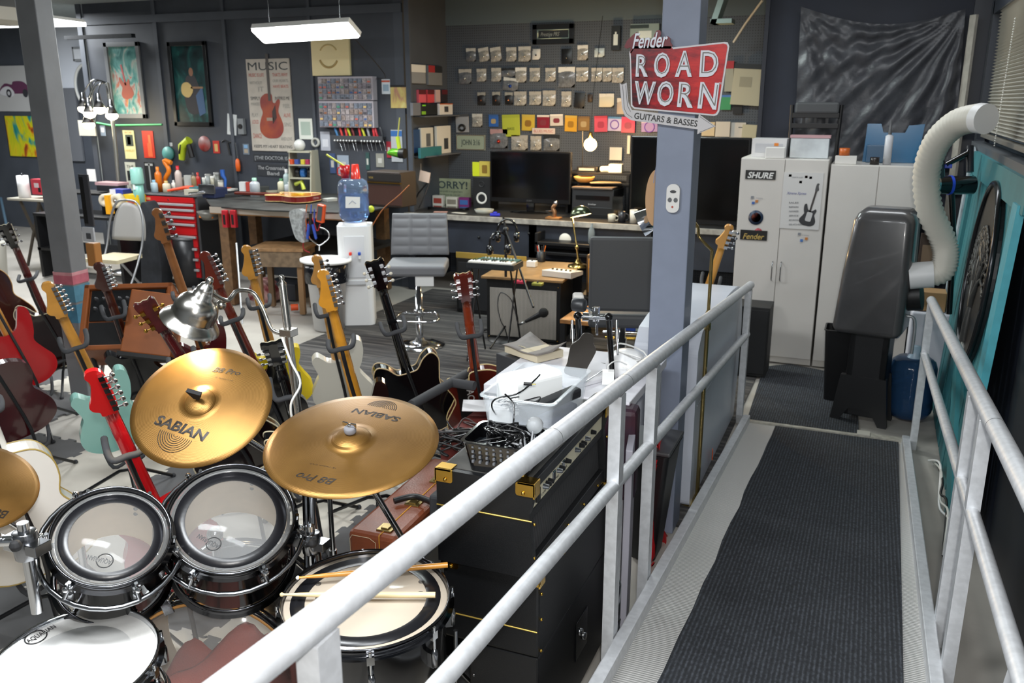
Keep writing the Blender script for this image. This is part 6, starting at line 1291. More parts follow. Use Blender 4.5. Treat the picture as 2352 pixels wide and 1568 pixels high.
def stext(s, x0, y0, x1, y1, hpx, m=M('d9dbe2', .35), y=YS-.0035, dep=.003, **k):
    h = P(x0, y0-hpx, Y=y).z-P(x0, y0, Y=y).z; return text('letter' if len(s) == 1 else 'lettering', s, m, P(x0, y0, Y=y), P(x1, y1, Y=y), (0, -1, 0), sg, h, dep, **k)
for s, x0, y0, x1, y1, h in (('R', 1461, 174, 1489, 174, 49), ('O', 1502, 175, 1538, 175, 54), ('A', 1551, 174, 1590, 174, 57), ('D', 1607, 174, 1649, 174, 58),
    ('W', 1456, 236, 1504, 238, 50), ('O', 1509, 240, 1546, 241, 54), ('R', 1556, 243, 1592, 245, 55), ('N', 1603, 246, 1646, 249, 58)):
    stext(s, x0, y0, x1, y1, h, bold=.035, dep=.004)
    stext(s, x0+3.5, y0-4, x1-3.5, y1-4, h-8, M('77746f', .6), YS-.012, .0006, bold=-.028)
stext('Fender', 1453, 111, 1534, 107, 34, M('dcdfe8', .3), YS-.0035, .002, shear=.35, bold=.012)
stext('TM', 1651, 195, 1657, 195, 6, dep=.0006)
arr = [(1424, 190), (1429, 195), (1440, 190), (1444, 235), (1452, 252), (1604, 272), (1606, 262), (1644, 290), (1602, 308), (1603, 297), (1450, 276), (1436, 266), (1430, 250)]
obj('arrow', B().prism(outl(arr), YS-.006, YS-.001, M('c4c1c2', .4)), sg, .001)
m_ln = M('4c4a48', .6)
def sline(pts, r=.0008, y=YS-.0075, m=m_ln): return B().tube([P(a, b2, Y=y) for a, b2 in pts], r, m, 4)
obj('arrow_line', sline([(1430, 196), (1434, 250), (1440, 262), (1452, 270)]), sg); obj('arrow_line', sline([(1437, 196), (1441, 242), (1448, 256)]), sg); obj('arrow_line', sline([(1608, 268), (1640, 290), (1606, 304)]), sg)
stext('GUITARS & BASSES', 1456, 272, 1601, 291, 14, M('2b2a29', .5), YS-.0062, .0004, bold=.015)
# remote on the column
rm = thing('remote_control', 'white oval remote control hung on the front of the blue-grey column', 'remote control', P(1547, 455, Y=3.58))
obj('body', B().prism(rrect(-.027, .027, -.058, .058, .024, 6), -.014, 0, M('dcdad6', .35)), rm, .006)
for x, z, r, m in ((-.012, -.006, .0085, '5b5c5e'), (.012, -.006, .0085, '5b5c5e'), (0, .028, .013, '3a3b3d'), (0, -.034, .004, 'b04a3a')): obj('button', B().prism([(x+r*cos(a), z+r*(.45 if r > .01 else 1.1)*sin(a)) for a in [2*pi*k/16 for k in range(16)]], -.0165, -.014, M(m, .5)), rm)
# wood racket back behind the column's left side
tn = thing('tennis_racket_shape', 'pale wooden rounded board edge showing behind the left side of the column', 'board', P(1505, 455, Y=3.86))
tn.name = 'wooden_board'
obj('board', B().prism([(.045*cos(a)-.0, .125*sin(a)) for a in [2*pi*k/28 for k in range(28)]], 0, .02, M('c39a70', .5)), tn, .004)
obj('hanging_wire', B().tube([P(1501, 420, Y=3.86)-tn.location, P(1508, 378, Y=3.86)-tn.location, P(1514, 350, Y=3.82)-tn.location], .002, M('9aa3c0', .4), 6), tn)
# ================= LEFT WALL =================
YW = YL-.001
a_teal = art('teal_abstract', [(.3, '1f5a5a'), (.47, '5c8f8b'), (.57, '98a39c'), (.64, 'a05a52'), (.72, 'b9985a')], 7, 1.5)
a_dark = art('night_abstract', [(.3, '06171c'), (.5, '0e3a3c'), (.6, '1d5552'), (.72, '5f7276')], 6, 1.2)
a_bold = art('bold_abstract', [(.3, '1f3f63'), (.4, '1f9a90'), (.48, 'c8d21a'), (.55, 'e8d820'), (.62, 'd4681a'), (.7, '3a1a12')], 2.2, 1.6)
t, w2, h2 = panel('framed_painting', 'deep grey framed teal painting with a red guitar shape above the green tape', 'painting', 240, 98, 340, 272, YW, a_teal, .008, frame=M('6a6d70', .4), fw=.05)
obj('guitar_shape', B(Matrix.Translation((.02, -.009, -.2)) @ Matrix.Rotation(radians(-10), 4, 'Y')).prism(cr2([(x*.55, z*.55) for x, z in OUT['strat']], 3), -.002, 0, M('94503f', .5)).box(-.012, .012, -.002, 0, .15, .38, M('a04a4a', .5)), t)
t, w2, h2 = panel('framed_painting', 'black framed dark teal painting of a seated guitarist', 'painting', 386, 97, 492, 290, YW, a_dark, .008, frame=M('17181b', .3), fw=.045)
fg_ = B(Matrix.Translation((0, -.009, 0)))
fg_.prism([(.03*cos(a)+.02, .13+.045*sin(a)) for a in [2*pi*k/16 for k in range(16)]], -.002, 0, M('8a5f46', .6)).prism(cr2([(-.08, -.02), (-.05, .08), (.05, .1), (.1, .02), (.13, -.1), (.1, -.3), (-.06, -.3), (-.1, -.12)], 3), -.0015, 0, M('232228', .6)).prism(cr2([(-.13, -.1), (-.12, .0), (-.03, .02), (.03, -.06), (-.04, -.14)], 3), -.003, -.0016, M('c0a668', .5)).box(.0, .17, -.003, -.0016, -.045, -.025, M('8a6a4a', .5)).prism([(.06, -.12), (.16, -.02), (.18, -.3), (.09, -.34)], -.0025, -.0016, M('37557a', .6))
obj('guitarist_shape', fg_, t)
m_pp = M('b9b1a6', .6, n=.06, ns=10)
t, w2, h2 = panel('music_poster', 'tall MUSIC poster with a red guitar on the left wall', 'poster', 566, 136, 679, 348, YW, m_pp, .014)
DK = M('33383a', .6); RD = M('b0584c', .6); GY = M('8d8a84', .6)
ptext(t, 'MUSIC', -w2*.92, h2*.76, w2*.92, h2*.17, DK, y=-.0155); ptext(t, 'KEEPS MY HEART BEATING', -w2*.9, -h2*.93, w2*.9, .03, DK, y=-.0155)
gg = Matrix.Translation((0, -.0155, -h2*.72)) @ Matrix.Scale(1.08, 4)
obj('guitar_print', B(gg).prism(cr2([(x*.82, z) for x, z in OUT['lp']], 4), -.002, 0, M('84332f', .5, h2='a04a2c', ns=6)).box(-.016, .016, -.003, -.002, .36, .80, M('4b4540', .5)).box(-.05, .03, -.0035, -.002, .17, .2, M('9a8a7a', .5)).prism([(.02, .14), (.07, .2), (.06, .32), (.02, .26)], -.0035, -.002, M('3a2a28', .5)), t)
for k, (s, x0, z, x1, h, m) in enumerate((('MUSIC IS LIFE', -.9, .62, -.2, .035, RD), ('THATS WHY', .2, .62, .9, .035, RD), ('OUR HEARTS', .2, .5, .9, .03, GY), ('HAVE BEATS', .2, .38, .9, .03, RD), ('WITHOUT', -.9, .46, -.3, .03, GY), ('IT', -.5, .3, -.25, .05, GY), ('SIMPLY', -.9, .12, -.45, .035, DK), ('INSPIRES ME', .25, .12, .92, .035, DK), ('MAKES', -.9, .0, -.5, .03, GY), ('FEEL', .6, -.05, .92, .04, GY), ('ALIVE', .6, -.25, .92, .04, RD), ('PLAY', -.9, -.25, -.6, .04, GY), ('LOUD', -.9, -.4, -.6, .04, RD), ('SING', .6, -.45, .92, .04, GY), ('DANCE', -.9, -.72, -.5, .05, RD), ('AND LOVE', .4, -.76, .92, .035, GY))):
    ptext(t, s, x0*w2, z*h2, x1*w2, h, m, y=-.0155)
t, w2, h2 = panel('wall_plaque', 'square cream plaque with a ring of letters right under the wide shop light', 'plaque', 717, 85, 808, 173, YW, M('e6d6a4', .5), .03)
obj('ring_print', B().tube([(.11*cos(a)-.02, -.0315, .11*sin(a)) for a in [radians(x) for x in range(200, 341, 8)]], .011, M('a8905a', .5), 5).tube([(.11*cos(a)-.02, -.0315, .11*sin(a)) for a in [radians(x) for x in range(30, 151, 8)]], .008, M('c4ad74', .5), 5), t)
# parts drawers
for (x0, y0, x1, y1, lb) in ((740, 177, 867, 230, 'upper clear parts drawer unit with rows of tiny drawers on the left wall'), (742, 232, 869, 293, 'lower clear parts drawer unit with rows of tiny drawers on the left wall')):
    t, w2, h2 = panel('drawer_unit', lb, 'drawer unit', x0, y0, x1, y1, YW, M('a9a3ab', .5), .08)
    rn = random.Random(x0+y0); mm = [M(c, .4, n=.3, ns=60) for c in ('77727a', '857873', '6c7380', '948c8d')]
    first_ = None
    for i in range(12):
        for j in range(4):
            x = -w2+.01+(2*w2-.02)*i/12; z = -h2+.01+(2*h2-.02)*j/4; d = (2*w2-.02)/12*.86; e = (2*h2-.02)/4*.84
            o = B().box(x, x+d, -.092, -.081, z, z+e, mm[rn.randrange(4)]); rn.random() < .45 and o.box(x+d*.15, x+d*.85, -.0935, -.092, z+e*.1, z+e*.45, M(('b85a4a', '2c4f86', '3a3a40', 'cfae6a', '8a5a3a', '3f8a6a')[rn.randrange(6)], .5)); obj('drawer', o, t)
def flat(name, label, cat, x0, y0, x1, y1, c, Y=YW, th=.006, deco=None, rot=0, grp=None, rough=.5):
    t, w2, h2 = panel(name, label, cat, x0, y0, x1, y1, Y, M(c, rough), th, rot=rot, group=grp)
    if deco:
        for k, (a, b2, c2, d, col) in enumerate(deco): obj('printed_area', B().box(a*w2, c2*w2, -th-.0025, -th-.001, b2*h2, d*h2, M(col, .5)), t)
    return t, w2, h2
flat('string_packet', 'small blue and white packet hanging right of the parts drawers', 'packet', 877, 182, 897, 216, 'cfd8e0', deco=[(-1, .6, 1, .85, 'c0523a'), (-.7, -.6, .7, .3, '8fa6b8')])
t, w2, h2 = panel('calendar', 'yellow and pink wall calendar beside the corner of the left wall', 'calendar', 897, 200, 942, 248, YW, art('flower_abstract', [(.3, 'a85a70'), (.5, 'c7b06a'), (.7, 'd8d08a')], 5, 2), .004); obj('binding', B().box(-w2, w2, -.01, .0, h2, h2+.02, BLK), t)
flat('price_card', 'white slanted card hanging left of the MUSIC poster', 'card', 521, 262, 546, 310, 'd2d6d6', rot=.12, deco=[(-.5, -.7, .4, .6, 'a9adae')])
t, w2, h2 = flat('wall_camera', 'small grey gadget with a black lens beside the slanted white card', 'gadget', 550, 272, 566, 308, '7c8083', th=.04); obj('lens', B().cyl((0, -.041, .0), (0, -.055, .0), .025, BLK, n=18), t)
flat('note_pad', 'pale framed note hanging right of the MUSIC poster', 'note', 686, 272, 720, 320, 'dcdfd6', deco=[(-.7, -.6, .7, .7, 'a9b8ac')]); flat('parts_packet', 'white packet of tools hanging under the parts drawers', 'packet', 736, 302, 760, 346, 'a9adb8', deco=[(-.6, -.6, .6, .2, 'c9ccd4')])
solo('tape_roll', B(Matrix.Rotation(pi/2, 4, 'X')).lathe([(.03, 0), (.05, 0), (.05, .03), (.03, .03), (.03, 0)], M('a9a9a2', .5), 22), 'round pale tape roll hanging right of the pale framed note', 'tape roll', P(727, 327, Y=YW-.0))
# screwdriver rack
rk = thing('tool_rack', 'black rack strip holding a row of screwdrivers on the left wall', 'tool rack', P(829, 316, Y=YW)); rw = (P(886, 316, Y=YW).x-P(772, 316, Y=YW).x)/2
obj('strip', B().box(-rw, rw, -.07, 0, -.01, .015, M('2a2c30', .5)).box(-rw, rw, -.074, -.07, -.035, .02, M('3a3c40', .5)), rk, .002)
for k in range(16): 
    if k != 8: obj('hook', B().sph((-rw*.9+rw*1.8*k/15, -.08, -.03), .010, M('d8d8d8', .3), 8), rk)
cols = ('3b6fa0', 'c03a3a', 'c03a3a', 'a8b020', '6a1f24', 'b83238', 'b8b82a', '8f8f94', 'c03238', 'b02a34', '2c2e34'); nm = ('blue', 'red', 'wide red', 'yellow', 'dark maroon', 'small red', 'lime capped', 'steel', 'bright red', 'deep red', 'black')
for k, px in enumerate((778, 788, 798, 807, 815, 829, 840, 850, 861, 869, 880)):
    q = P(px, 320, Y=YW-.045); b = B(Matrix.Translation(q) @ Matrix.Rotation(radians(-18+5*(k % 3)), 4, 'Y'))
    t = thing('screwdriver', '%s handled screwdriver in the rack on the left wall' % nm[k], 'screwdriver', (0, 0, 0)); 
    obj('handle', b.lathe([(0, .13), (.011, .125), (.014, .1), (.011, .06), (.014, .03), (.006, .015), (0, .015)], M(cols[k], .35), 12), t)
    obj('shaft', B(b.T).tube([(0, 0, .02), (0, 0, -.12)], .003, CHR, 6), t)
t, w2, h2 = flat('name_plate', 'black license style plate lettered THE DOCTOR IS IN under the MUSIC poster', 'plate', 583, 353, 681, 373, '2b2e33'); ptext(t, '[THE DOCTOR IS IN]', -w2*.94, -h2*.45, w2*.94, h2*.9, M('a9acae', .5))
t, w2, h2 = flat('name_plate', 'dark plate with pale script lettering below the doctor plate', 'plate', 590, 376, 660, 406, '303338'); ptext(t, 'The Crossroads', -w2*.9, h2*.1, w2*.9, h2*.6, M('b5b6b6', .5), shear=.2); ptext(t, 'Band', -w2*.3, -h2*.8, w2*.5, h2*.6, M('b5b6b6', .5))
t, w2, h2 = flat('poster', 'small cream concert poster with a dark photo under the green tape', 'poster', 282, 299, 315, 365, 'c6c596', deco=[(-.6, -.1, .75, .7, '3c4440'), (-.3, .0, .3, .55, 'a9a890')]); ptext(t, 'BOB', -w2*.6, h2*.78, w2*.6, h2*.14, RD); ptext(t, 'MARLEY', -w2*.8, -h2*.5, w2*.8, h2*.16, M('b59a50', .5))
t, w2, h2 = flat('poster', 'small red poster with an orange figure beside the cream concert poster', 'poster', 326, 300, 358, 363, 'b8321f', deco=[(-.2, -.9, .6, .1, 'c85a34'), (.05, .1, .5, .7, 'c9683c')])
t, w2, h2 = flat('poster', 'small black and white poster behind the pale green soda maker', 'poster', 287, 372, 318, 438, 'b4b8b0', deco=[(-.7, -.3, .7, .4, '23262a'), (-.4, -.1, .4, .2, 'b9bdb6')]); ptext(t, 'THE', -w2*.7, h2*.6, w2*.7, h2*.2, DK); ptext(t, 'LIVE', -w2*.7, -h2*.85, w2*.7, h2*.3, DK)
flat('poster', 'dark photo poster with a white vertical stripe above the red tool chest', 'poster', 331, 372, 360, 436, '1b1d20', deco=[(-.1, -.9, .2, .95, '8a8f92'), (-.8, .75, .8, .9, '9a9fa2')])
solo('green_tape', B().tube([P(222, 282, Y=YW-.01), P(255, 288, Y=YW-.01), P(372, 286, Y=YW-.01)], .012, M('4fae6e', .5), 4), 'strip of bright green tape under the teal painting', 'tape')
solo('tape_roll', B(Matrix.Rotation(pi/2, 4, 'X')).lathe([(0, 0), (.075, 0), (.075, .04), (0, .04)], M('4f8f8c', .5), 26).box(-.05, .05, -.0, .012, .08, .12, M('c4c6ca', .5), Matrix.Rotation(0, 4, 'X')), 'round teal disc hanging left of the lime power tool', 'disc', P(390, 352, Y=YW))
pt = thing('heat_gun', 'lime green and black power tool hanging on the left wall', 'power tool', P(428, 340, Y=YW-.08))
obj('body', B().tube([(.05, 0, .09), (-.05, 0, .02), (-.08, 0, -.13)], [.045, .05, .032], M('b2c22a', .4), 14), pt); obj('grip', B().tube([(.03, 0, .06), (.07, 0, -.1)], .03, BLK, 12), pt); obj('stripe', B().tube([(-.035, -.04, .04), (-.07, -.045, -.06)], .012, BLK, 8), pt)
solo('cutting_disc', B(Matrix.Rotation(pi/2, 4, 'X')).lathe([(0, 0), (.085, 0), (.085, .006), (0, .006)], M('8d7b78', .5, h2='a83a34', ns=5), 30), 'round grey and red disc right of the lime power tool', 'disc', P(470, 330, Y=YW))
flat('packet', 'small red and yellow packet right of the round grey disc', 'packet', 489, 323, 506, 352, 'b8332a', deco=[(-.5, -.7, .5, .5, 'c9a86a')])
hs_ = thing('hacksaw', 'black hacksaw frame hanging beside the orange screwdriver', 'saw', P(527, 335, Y=YW-.01))
obj('frame', B().tube(cr([(-.1, 0, .04), (-.06, 0, .06), (0, 0, .04), (.07, 0, .05)], 4), .008, BLK, 8).tube([(-.02, 0, .03), (.0, 0, -.1)], .01, BLK, 8), hs_)
sd = thing('screwdriver', 'long screwdriver with bright orange handle hanging above the bench', 'screwdriver', P(545, 360, Y=YW-.03))
obj('handle', B().lathe([(0, -.16), (.022, -.155), (.026, -.1), (.022, -.04), (.01, -.02), (0, -.02)], M('e2611a', .4), 16), sd); obj('shaft', B().tube([(0, 0, -.03), (-.01, 0, .15)], .005, CHR, 8), sd)
flat('packet', 'small pale blue and grey packet left of the MUSIC poster foot', 'packet', 558, 330, 574, 355, '6f7a86', deco=[(-.6, .2, .6, .8, '7ba3c8'), (-.6, -.7, .6, 0, 'a89a86')])
for k, (x0, y0, x1, y1, c, lb) in enumerate(((757, 352, 772, 398, '384a72', 'tall dark blue packet hanging behind the water bottle'), (775, 356, 803, 400, '8b97a6', 'grey clear packet hanging behind the red cups'), (840, 350, 850, 390, '2a4a48', 'narrow dark green tool hanging above the small brown amplifier'), (864, 352, 883, 384, '8a8a82', 'pale printed packet hanging above the small brown amplifier'), (888, 325, 900, 362, '8f2030', 'dark red packet behind the green grinder'))):
    flat('packet', lb, 'packet', x0, y0, x1, y1, c, deco=[(-.5, -.4, .5, .3, 'b4b4ae')])
gr = thing('angle_grinder', 'metallic green power tool hanging at the right end of the left wall', 'power tool', P(910, 352, Y=YW-.25))
obj('body', B().tube([(-.09, 0, .0), (-.04, 0, .01), (.04, 0, .0)], [.018, .04, .045], M('5fae2c', .2, .4), 14), gr); obj('collar', B().tube([(.04, 0, 0), (.1, 0, .0)], .05, BLK, 14), gr); obj('grip', B().tube([(.04, 0, .03), (.02, 0, .16)], .02, M('a9c028', .4), 10), gr)
solo('cord', B().tube([P(912, 330, Y=YW-.25), P(918, 270, Y=YW-.2)], .006, M('9a9a3a', .5), 6), 'short yellowish cord holding up the metallic green power tool', 'cord')
flat('backing_card', 'white and blue card behind the metallic green power tool', 'card', 898, 298, 926, 372, 'a7abb0', YW, deco=[(-1, .6, 1, .95, '2f62a0')])
# socket
t, w2, h2 = flat('letter_plate', 'white plate with a black letter on the corner wall', 'plate', 951, 375, 968, 402, 'd6d0c8', Y=8.2); ptext(t, 'E', -w2*.4, -h2*.7, w2*.6, h2*1.5, BLK)
flat('notice', 'pale pink square paper on a lamp arm left of the SORRY! board', 'paper', 964, 393, 988, 418, 'd8bfae', Y=8.0, th=.01, rot=.2)
# dark lower bench bracket arm
solo('lamp_arm', B().tube([P(985, 415, Y=8.0), P(960, 445, Y=8.0), P(945, 478, Y=8.0)], .008, BLK, 8).tube([P(990, 410, Y=8.0), P(975, 450, Y=8.02), P(962, 478, Y=8.02)], .006, CHRD, 8), 'thin folding arm holding the pink square paper', 'arm')
# ---- corner wall shelves ----
for (y, lb) in ((266, 'upper'), (359, 'lower')):
    z = P(945, y, X=XC).z; solo('wall_shelf', B().box(XC+.002, XC+.16, 8.02, 8.84, z-.012, z, M('5d6066', .4)), '%s narrow grey shelf on the corner wall left of the pegboard' % lb, 'shelf', bev=.002)
def cw(name, label, cat, x0, y0, x1, y1, c, Xp=XC+.03, deco=None, th=.03):
    a = P(x0, y0, X=Xp); b2 = P(x1, y1, X=Xp); yc = (a.y+b2.y)/2; zc = (a.z+b2.z)/2; w2 = (b2.y-a.y)/2; h2 = (a.z-b2.z)/2
    t = thing(name, label, cat, (Xp, yc, zc)); obj('pack', B().box(-th, 0, -w2, w2, -h2, h2, M(c, .45)), t, .002)
    if deco:
        for (p, q, r, s, col) in deco: obj('printed_area', B().box(.0, .002, p*w2, r*w2, q*h2, s*h2, M(col, .5)), t)
z1s = P(945, 266, X=XC).z
cw('parts_bag', 'pair of white-topped clear bags hung highest on the corner wall', 'packet', 940, 147, 978, 192, '8b8c8e', deco=[(-1, .2, 1, 1, 'dcd8d0')])
cw('parts_bag', 'dark red and black topped clear bag beside the white-topped bags', 'packet', 984, 150, 1016, 196, '77787a', deco=[(-1, .3, -.1, 1, 'a02a2c'), (-.1, .3, 1, 1, '202124')])
for k, (x0, x1, c) in enumerate(((962, 979, 'd65a66'), (982, 998, 'd0444c'), (1001, 1012, 'c8a8a4'), (1015, 1028, '2a2224'))):
    cw('string_packet', ('brighter pink', 'red-pink', 'pale narrow', 'black and red')[k]+' packet in the row above the upper corner shelf', 'packet', x0, 206, x1, 236, c, deco=[(-1, .3, 1, 1, '5a1a20')] if k != 2 else None)
cw('box', 'grey box at the left of the upper corner shelf', 'box', 948, 236, 967, 265, '6b6c72', Xp=XC+.12); cw('box', 'black and green boxes in the middle of the upper corner shelf', 'box', 968, 240, 1005, 263, '14181a', Xp=XC+.12, deco=[(-1, -.9, -.5, -.3, '7fb02a'), (-.9, .7, -.5, .95, '7fd02a')]); cw('box', 'white box with orange edge and dark print on the upper corner shelf', 'box', 1010, 238, 1040, 263, 'd8d4d0', Xp=XC+.12, deco=[(-1, .85, 1, 1, 'c8622a'), (-.3, -.5, .3, .5, '3a3b40')])
cw('box', 'deep blue box on the lower corner shelf', 'box', 950, 298, 966, 350, '24426a', Xp=XC+.06); cw('box', 'white boxed cord standing at the middle of the lower corner shelf', 'box', 967, 294, 996, 345, 'cfcabd', Xp=XC+.07, deco=[(-.2, -.6, .5, .5, '5a5c5e')]); cw('box', 'white box with a round black tool print at the right of the lower corner shelf', 'box', 1003, 290, 1036, 350, 'dad6cc', Xp=XC+.08, deco=[(.0, -.7, .6, .1, '33343a')])
cw('tray', 'teal plastic tray holding small tools on the lower corner shelf', 'tray', 966, 340, 1015, 358, '2f7076', Xp=XC+.14)
# ================= PEGBOARD WALL =================
YG = YP-.002
def hookpin(b, w2, h2): b.box(-.003, .003, -.03, 0, h2-.01, h2-.004, CHR)
ordn = ('first', 'second', 'third', 'fourth', 'fifth', 'sixth', 'seventh', 'eighth', 'ninth', 'tenth', 'eleventh', 'twelfth')
m_bagc = M('a29f98', .15, n=.25, ns=60, coat=.6); m_bagd = M('6c6f74', .2, n=.2, ns=40, coat=.5)
def bag(label, x0, y0, x1, y1, hdr='c9c7c0', body=None, item='d8d8d2', rot=0, grp='small parts bags on the pegboard', name='parts_bag'):
    a = P(x0, y0, Y=YG-.015); b2 = P(x1, y1, Y=YG-.015); w2 = (b2.x-a.x)/2; h2 = (a.z-b2.z)/2
    t = thing(name, label, 'parts bag', ((a.x+b2.x)/2, YG-.015, (a.z+b2.z)/2), (0, rot, 0), grp)
    b = B(); N = 5; vs = []; fs = []
    for i in range(N+1):
        for j in range(N+1): u = j/N*2-1; v = i/N*2-1; vs.append((u*w2, -.004-.016*max(0, (1-u*u)*(1-v*v)), v*h2*.84-h2*.16))
    for i in range(N):
        for j in range(N): q = i*(N+1)+j; fs.append((q, q+1, q+N+2, q+N+1))
    b.add(vs, fs, body or m_bagc, True).box(-w2, w2, -.004, 0, -h2, h2*.6, body or m_bagc); obj('bag', b, t)
    if hdr: obj('header_card', B().box(-w2, w2, -.007, .001, h2*.45, h2, M(hdr, .6)), t)
    if item: obj('small_part', B().sph((w2*.05, -.022, -h2*.3), w2*.22, M(item, .15, .8), 8), t)
    obj('peg_hook', B().tube([(0, .012, h2-.008), (0, -.03, h2-.008), (0, -.034, h2+.002)], .0018, CHR, 5), t)
R1 = [(1071, 111, 1093, 141, 0), (1100, 110, 1123, 141, .14), (1127, 109, 1151, 141, .12), (1163, 109, 1186, 141, 0), (1191, 107, 1219, 141, 0)]
for k, (x0, y0, x1, y1, r) in enumerate(R1): bag('clear parts bag, %s from the left in the top pegboard row' % ordn[k], x0, y0, x1, y1, rot=-r, body=m_bagd if k == 0 else None)
bag('white card with a black dot beside the clear bags of the top pegboard row', 1223, 108, 1241, 137, None, M('d8d6d0', .5), '1a1a1a')
bag('black cased packet under the small framed sign', 1290, 106, 1314, 146, None, M('15171a', .4), '6a6c6e'); bag('white headed clear bag right of the black cased packet', 1327, 104, 1350, 138, 'e4e2dc'); bag('knotted white clear bag at the right of the top pegboard row', 1366, 107, 1388, 131, None, M('c9d4d6', .2), 'e8e8e8')
R2 = [(1054, 159, 1083, 192), (1095, 158, 1117, 187), (1129, 156, 1151, 187), (1184, 155, 1209, 189), (1217, 156, 1240, 187), (1253, 156, 1276, 187), (1283, 154, 1320, 200), (1324, 155, 1351, 187), (1359, 156, 1383, 187), (1385, 156, 1405, 187), (1407, 156, 1432, 190)]
for k, (x0, y0, x1, y1) in enumerate(R2): bag('clear parts bag, %s from the left in the second pegboard row' % ordn[k], x0, y0, x1, y1, 'e2e0da' if k in (3, 6) else 'b9b4aa', m_bagd if k in (0, 6) else None, item=None if k in (3, 6) else 'dcdcd6')
bag('tilted bag with a blue label below the second pegboard row', 1156, 179, 1190, 208, 'cfcfcb', m_bagd, '2f4fa8', .12); bag('black headed bag overlapping two clear ones in the second pegboard row', 1152, 157, 1183, 176, '1d1e20', m_bagd, 'cfcfcc')
R3 = [(1097, 212, 1115, 241, 'k'), (1131, 211, 1149, 241, 'k'), (1160, 212, 1178, 240, 'k'), (1181, 210, 1209, 242, ''), (1216, 210, 1243, 241, ''), (1247, 208, 1276, 243, ''), (1290, 210, 1312, 245, '')]
for k, (x0, y0, x1, y1, f) in enumerate(R3): bag(('black edged packet, %s' if f else 'clear parts bag, %s')  % ordn[k]+' from the left in the third pegboard row', x0, y0, x1, y1, 'a8a49c' if not f else '9a9890', M('1d1c1e', .4) if f else None, 'b87a5a' if f else 'dcdcd6')
bag('slightly tilted black leather case in the third pegboard row', 1320, 206, 1343, 248, None, M('17171a', .5), None, .08); bag('small dark brown fob right of the black leather case', 1350, 213, 1361, 234, None, M('3a2c22', .5), None)
bag('cream tag with an orange foot in the third pegboard row', 1377, 215, 1410, 246, 'dcd6c8', M('d8cfb4', .5), None); bag('pale hanging tag partly behind the sign arrow', 1418, 225, 1438, 262, 'cfc8bc', M('b9a896', .5), None)
R4 = [(1047, 262, 1077, 304, '4a4b4e', '9a9b9f', 'grey card with a black cable coil'), (1085, 261, 1108, 291, None, None, 'clear parts bag'), (1123, 263, 1145, 291, '33588f', '2f5fa8', 'blue packet'), (1154, 263, 1194, 314, 'a3ab35', 'b0b83c', 'large lime string packet'), (1199, 263, 1228, 300, 'c0a948', 'c7a93c', 'gold packet with a dark centre'), (1234, 264, 1262, 296, 'd8d0c8', '7f1c2c', 'white and dark red packet'), (1264, 262, 1293, 289, 'e0dcd4', 'c8c0b8', 'white and red packet'), (1298, 265, 1325, 302, 'c7a548', 'cf9c2c', 'amber yellow packet'), (1328, 267, 1354, 300, '7a5c38', '8a6a3a', 'brown packet'), (1366, 266, 1395, 303, 'd0404c', 'e2566a', 'coral pink packet'), (1397, 268, 1427, 301, '5a8fb8', 'cfc0dc', 'white packet with a purple ring'), (1428, 268, 1458, 305, 'c83a6a', 'd02c5a', 'magenta packet'), (1474, 278, 1510, 303, 'c9b6c4', 'a88ab8', 'violet ringed packet')]
for k, (x0, y0, x1, y1, hd2, bd2, nm_) in enumerate(R4):
    a = P(x0, y0, Y=YG-.015); b2 = P(x1, y1, Y=YG-.015); w2 = (b2.x-a.x)/2; h2 = (a.z-b2.z)/2
    if hd2 is None: bag('clear parts bag hanging between the grey card and the blue packet', x0, y0, x1, y1); continue
    t = thing('string_packet', nm_+' in the string packet row of the pegboard', 'string packet', ((a.x+b2.x)/2, YG-.012, (a.z+b2.z)/2), (0, (-.03, .02, 0)[k % 3], 0), 'guitar string packets on the pegboard')
    obj('wrapper', B().box(-w2, w2, -.01, .0, -h2, h2, M(bd2, .35)), t, .002); obj('header_card', B().box(-w2, w2, -.012, .0, h2*.72, h2, M(hd2, .4)), t)
    if nm_.startswith('large lime'): ptext(t, 'BASS', -w2*.4, -h2*.4, w2*.4, h2*.25, M('5d6420', .5), y=-.0115)
    elif 'ring' in nm_: obj('ring_print', B().tube([(w2*.6*cos(a_), -.011, w2*.6*sin(a_)-h2*.1) for a_ in [2*pi*j/20 for j in range(20)]], .006, M('7a4ab0', .4), 5, closed=True), t)
    elif 'coil' in nm_: obj('cable_coil', B().tube([(.035*cos(a_), -.02, .03*sin(a_)-h2*.5) for a_ in [2*pi*j/20 for j in range(20)]], .012, BLK, 6, closed=True), t)
    else: obj('emblem', B().prism(rrect(-w2*.5, w2*.5, -h2*.5, h2*.3, min(w2, h2)*.3), -.0115, -.0101, M({'g': '8a6420', 'c': 'b83a50', 'a': '9c7018', 'b': 'a8946a', 'w': '7a3038', 'm': 'a01c48'}[nm_[0]], .4)), t)
R5 = [(1126, 296, 1166, 340, '7a6468', 'cluttered pink and grey packet under the blue packet'), (1175, 310, 1212, 345, None, 'crinkled clear bag above the television, left of two'), (1219, 312, 1243, 345, None, 'crinkled clear bag above the television, right of two'), (1249, 309, 1285, 346, 'k', 'black headed packet with a white label above the television')]
for x0, y0, x1, y1, f, lb in R5: bag(lb, x0, y0, x1, y1, '1d1e20' if f == 'k' else 'a8a49c' if f is None else 'b08a8a', m_bagd if f else None, 'd04a3a' if f and f != 'k' else 'e0dcd6')
t, w2, h2 = flat('bumper_sticker', 'white bumper sticker with red letters below the packet row', 'sticker', 1223, 294, 1275, 308, 'cfc0b8', Y=YG-.03); ptext(t, 'BLUES MUSIC', -w2*.85, -h2*.5, w2*.85, h2*.95, RD)
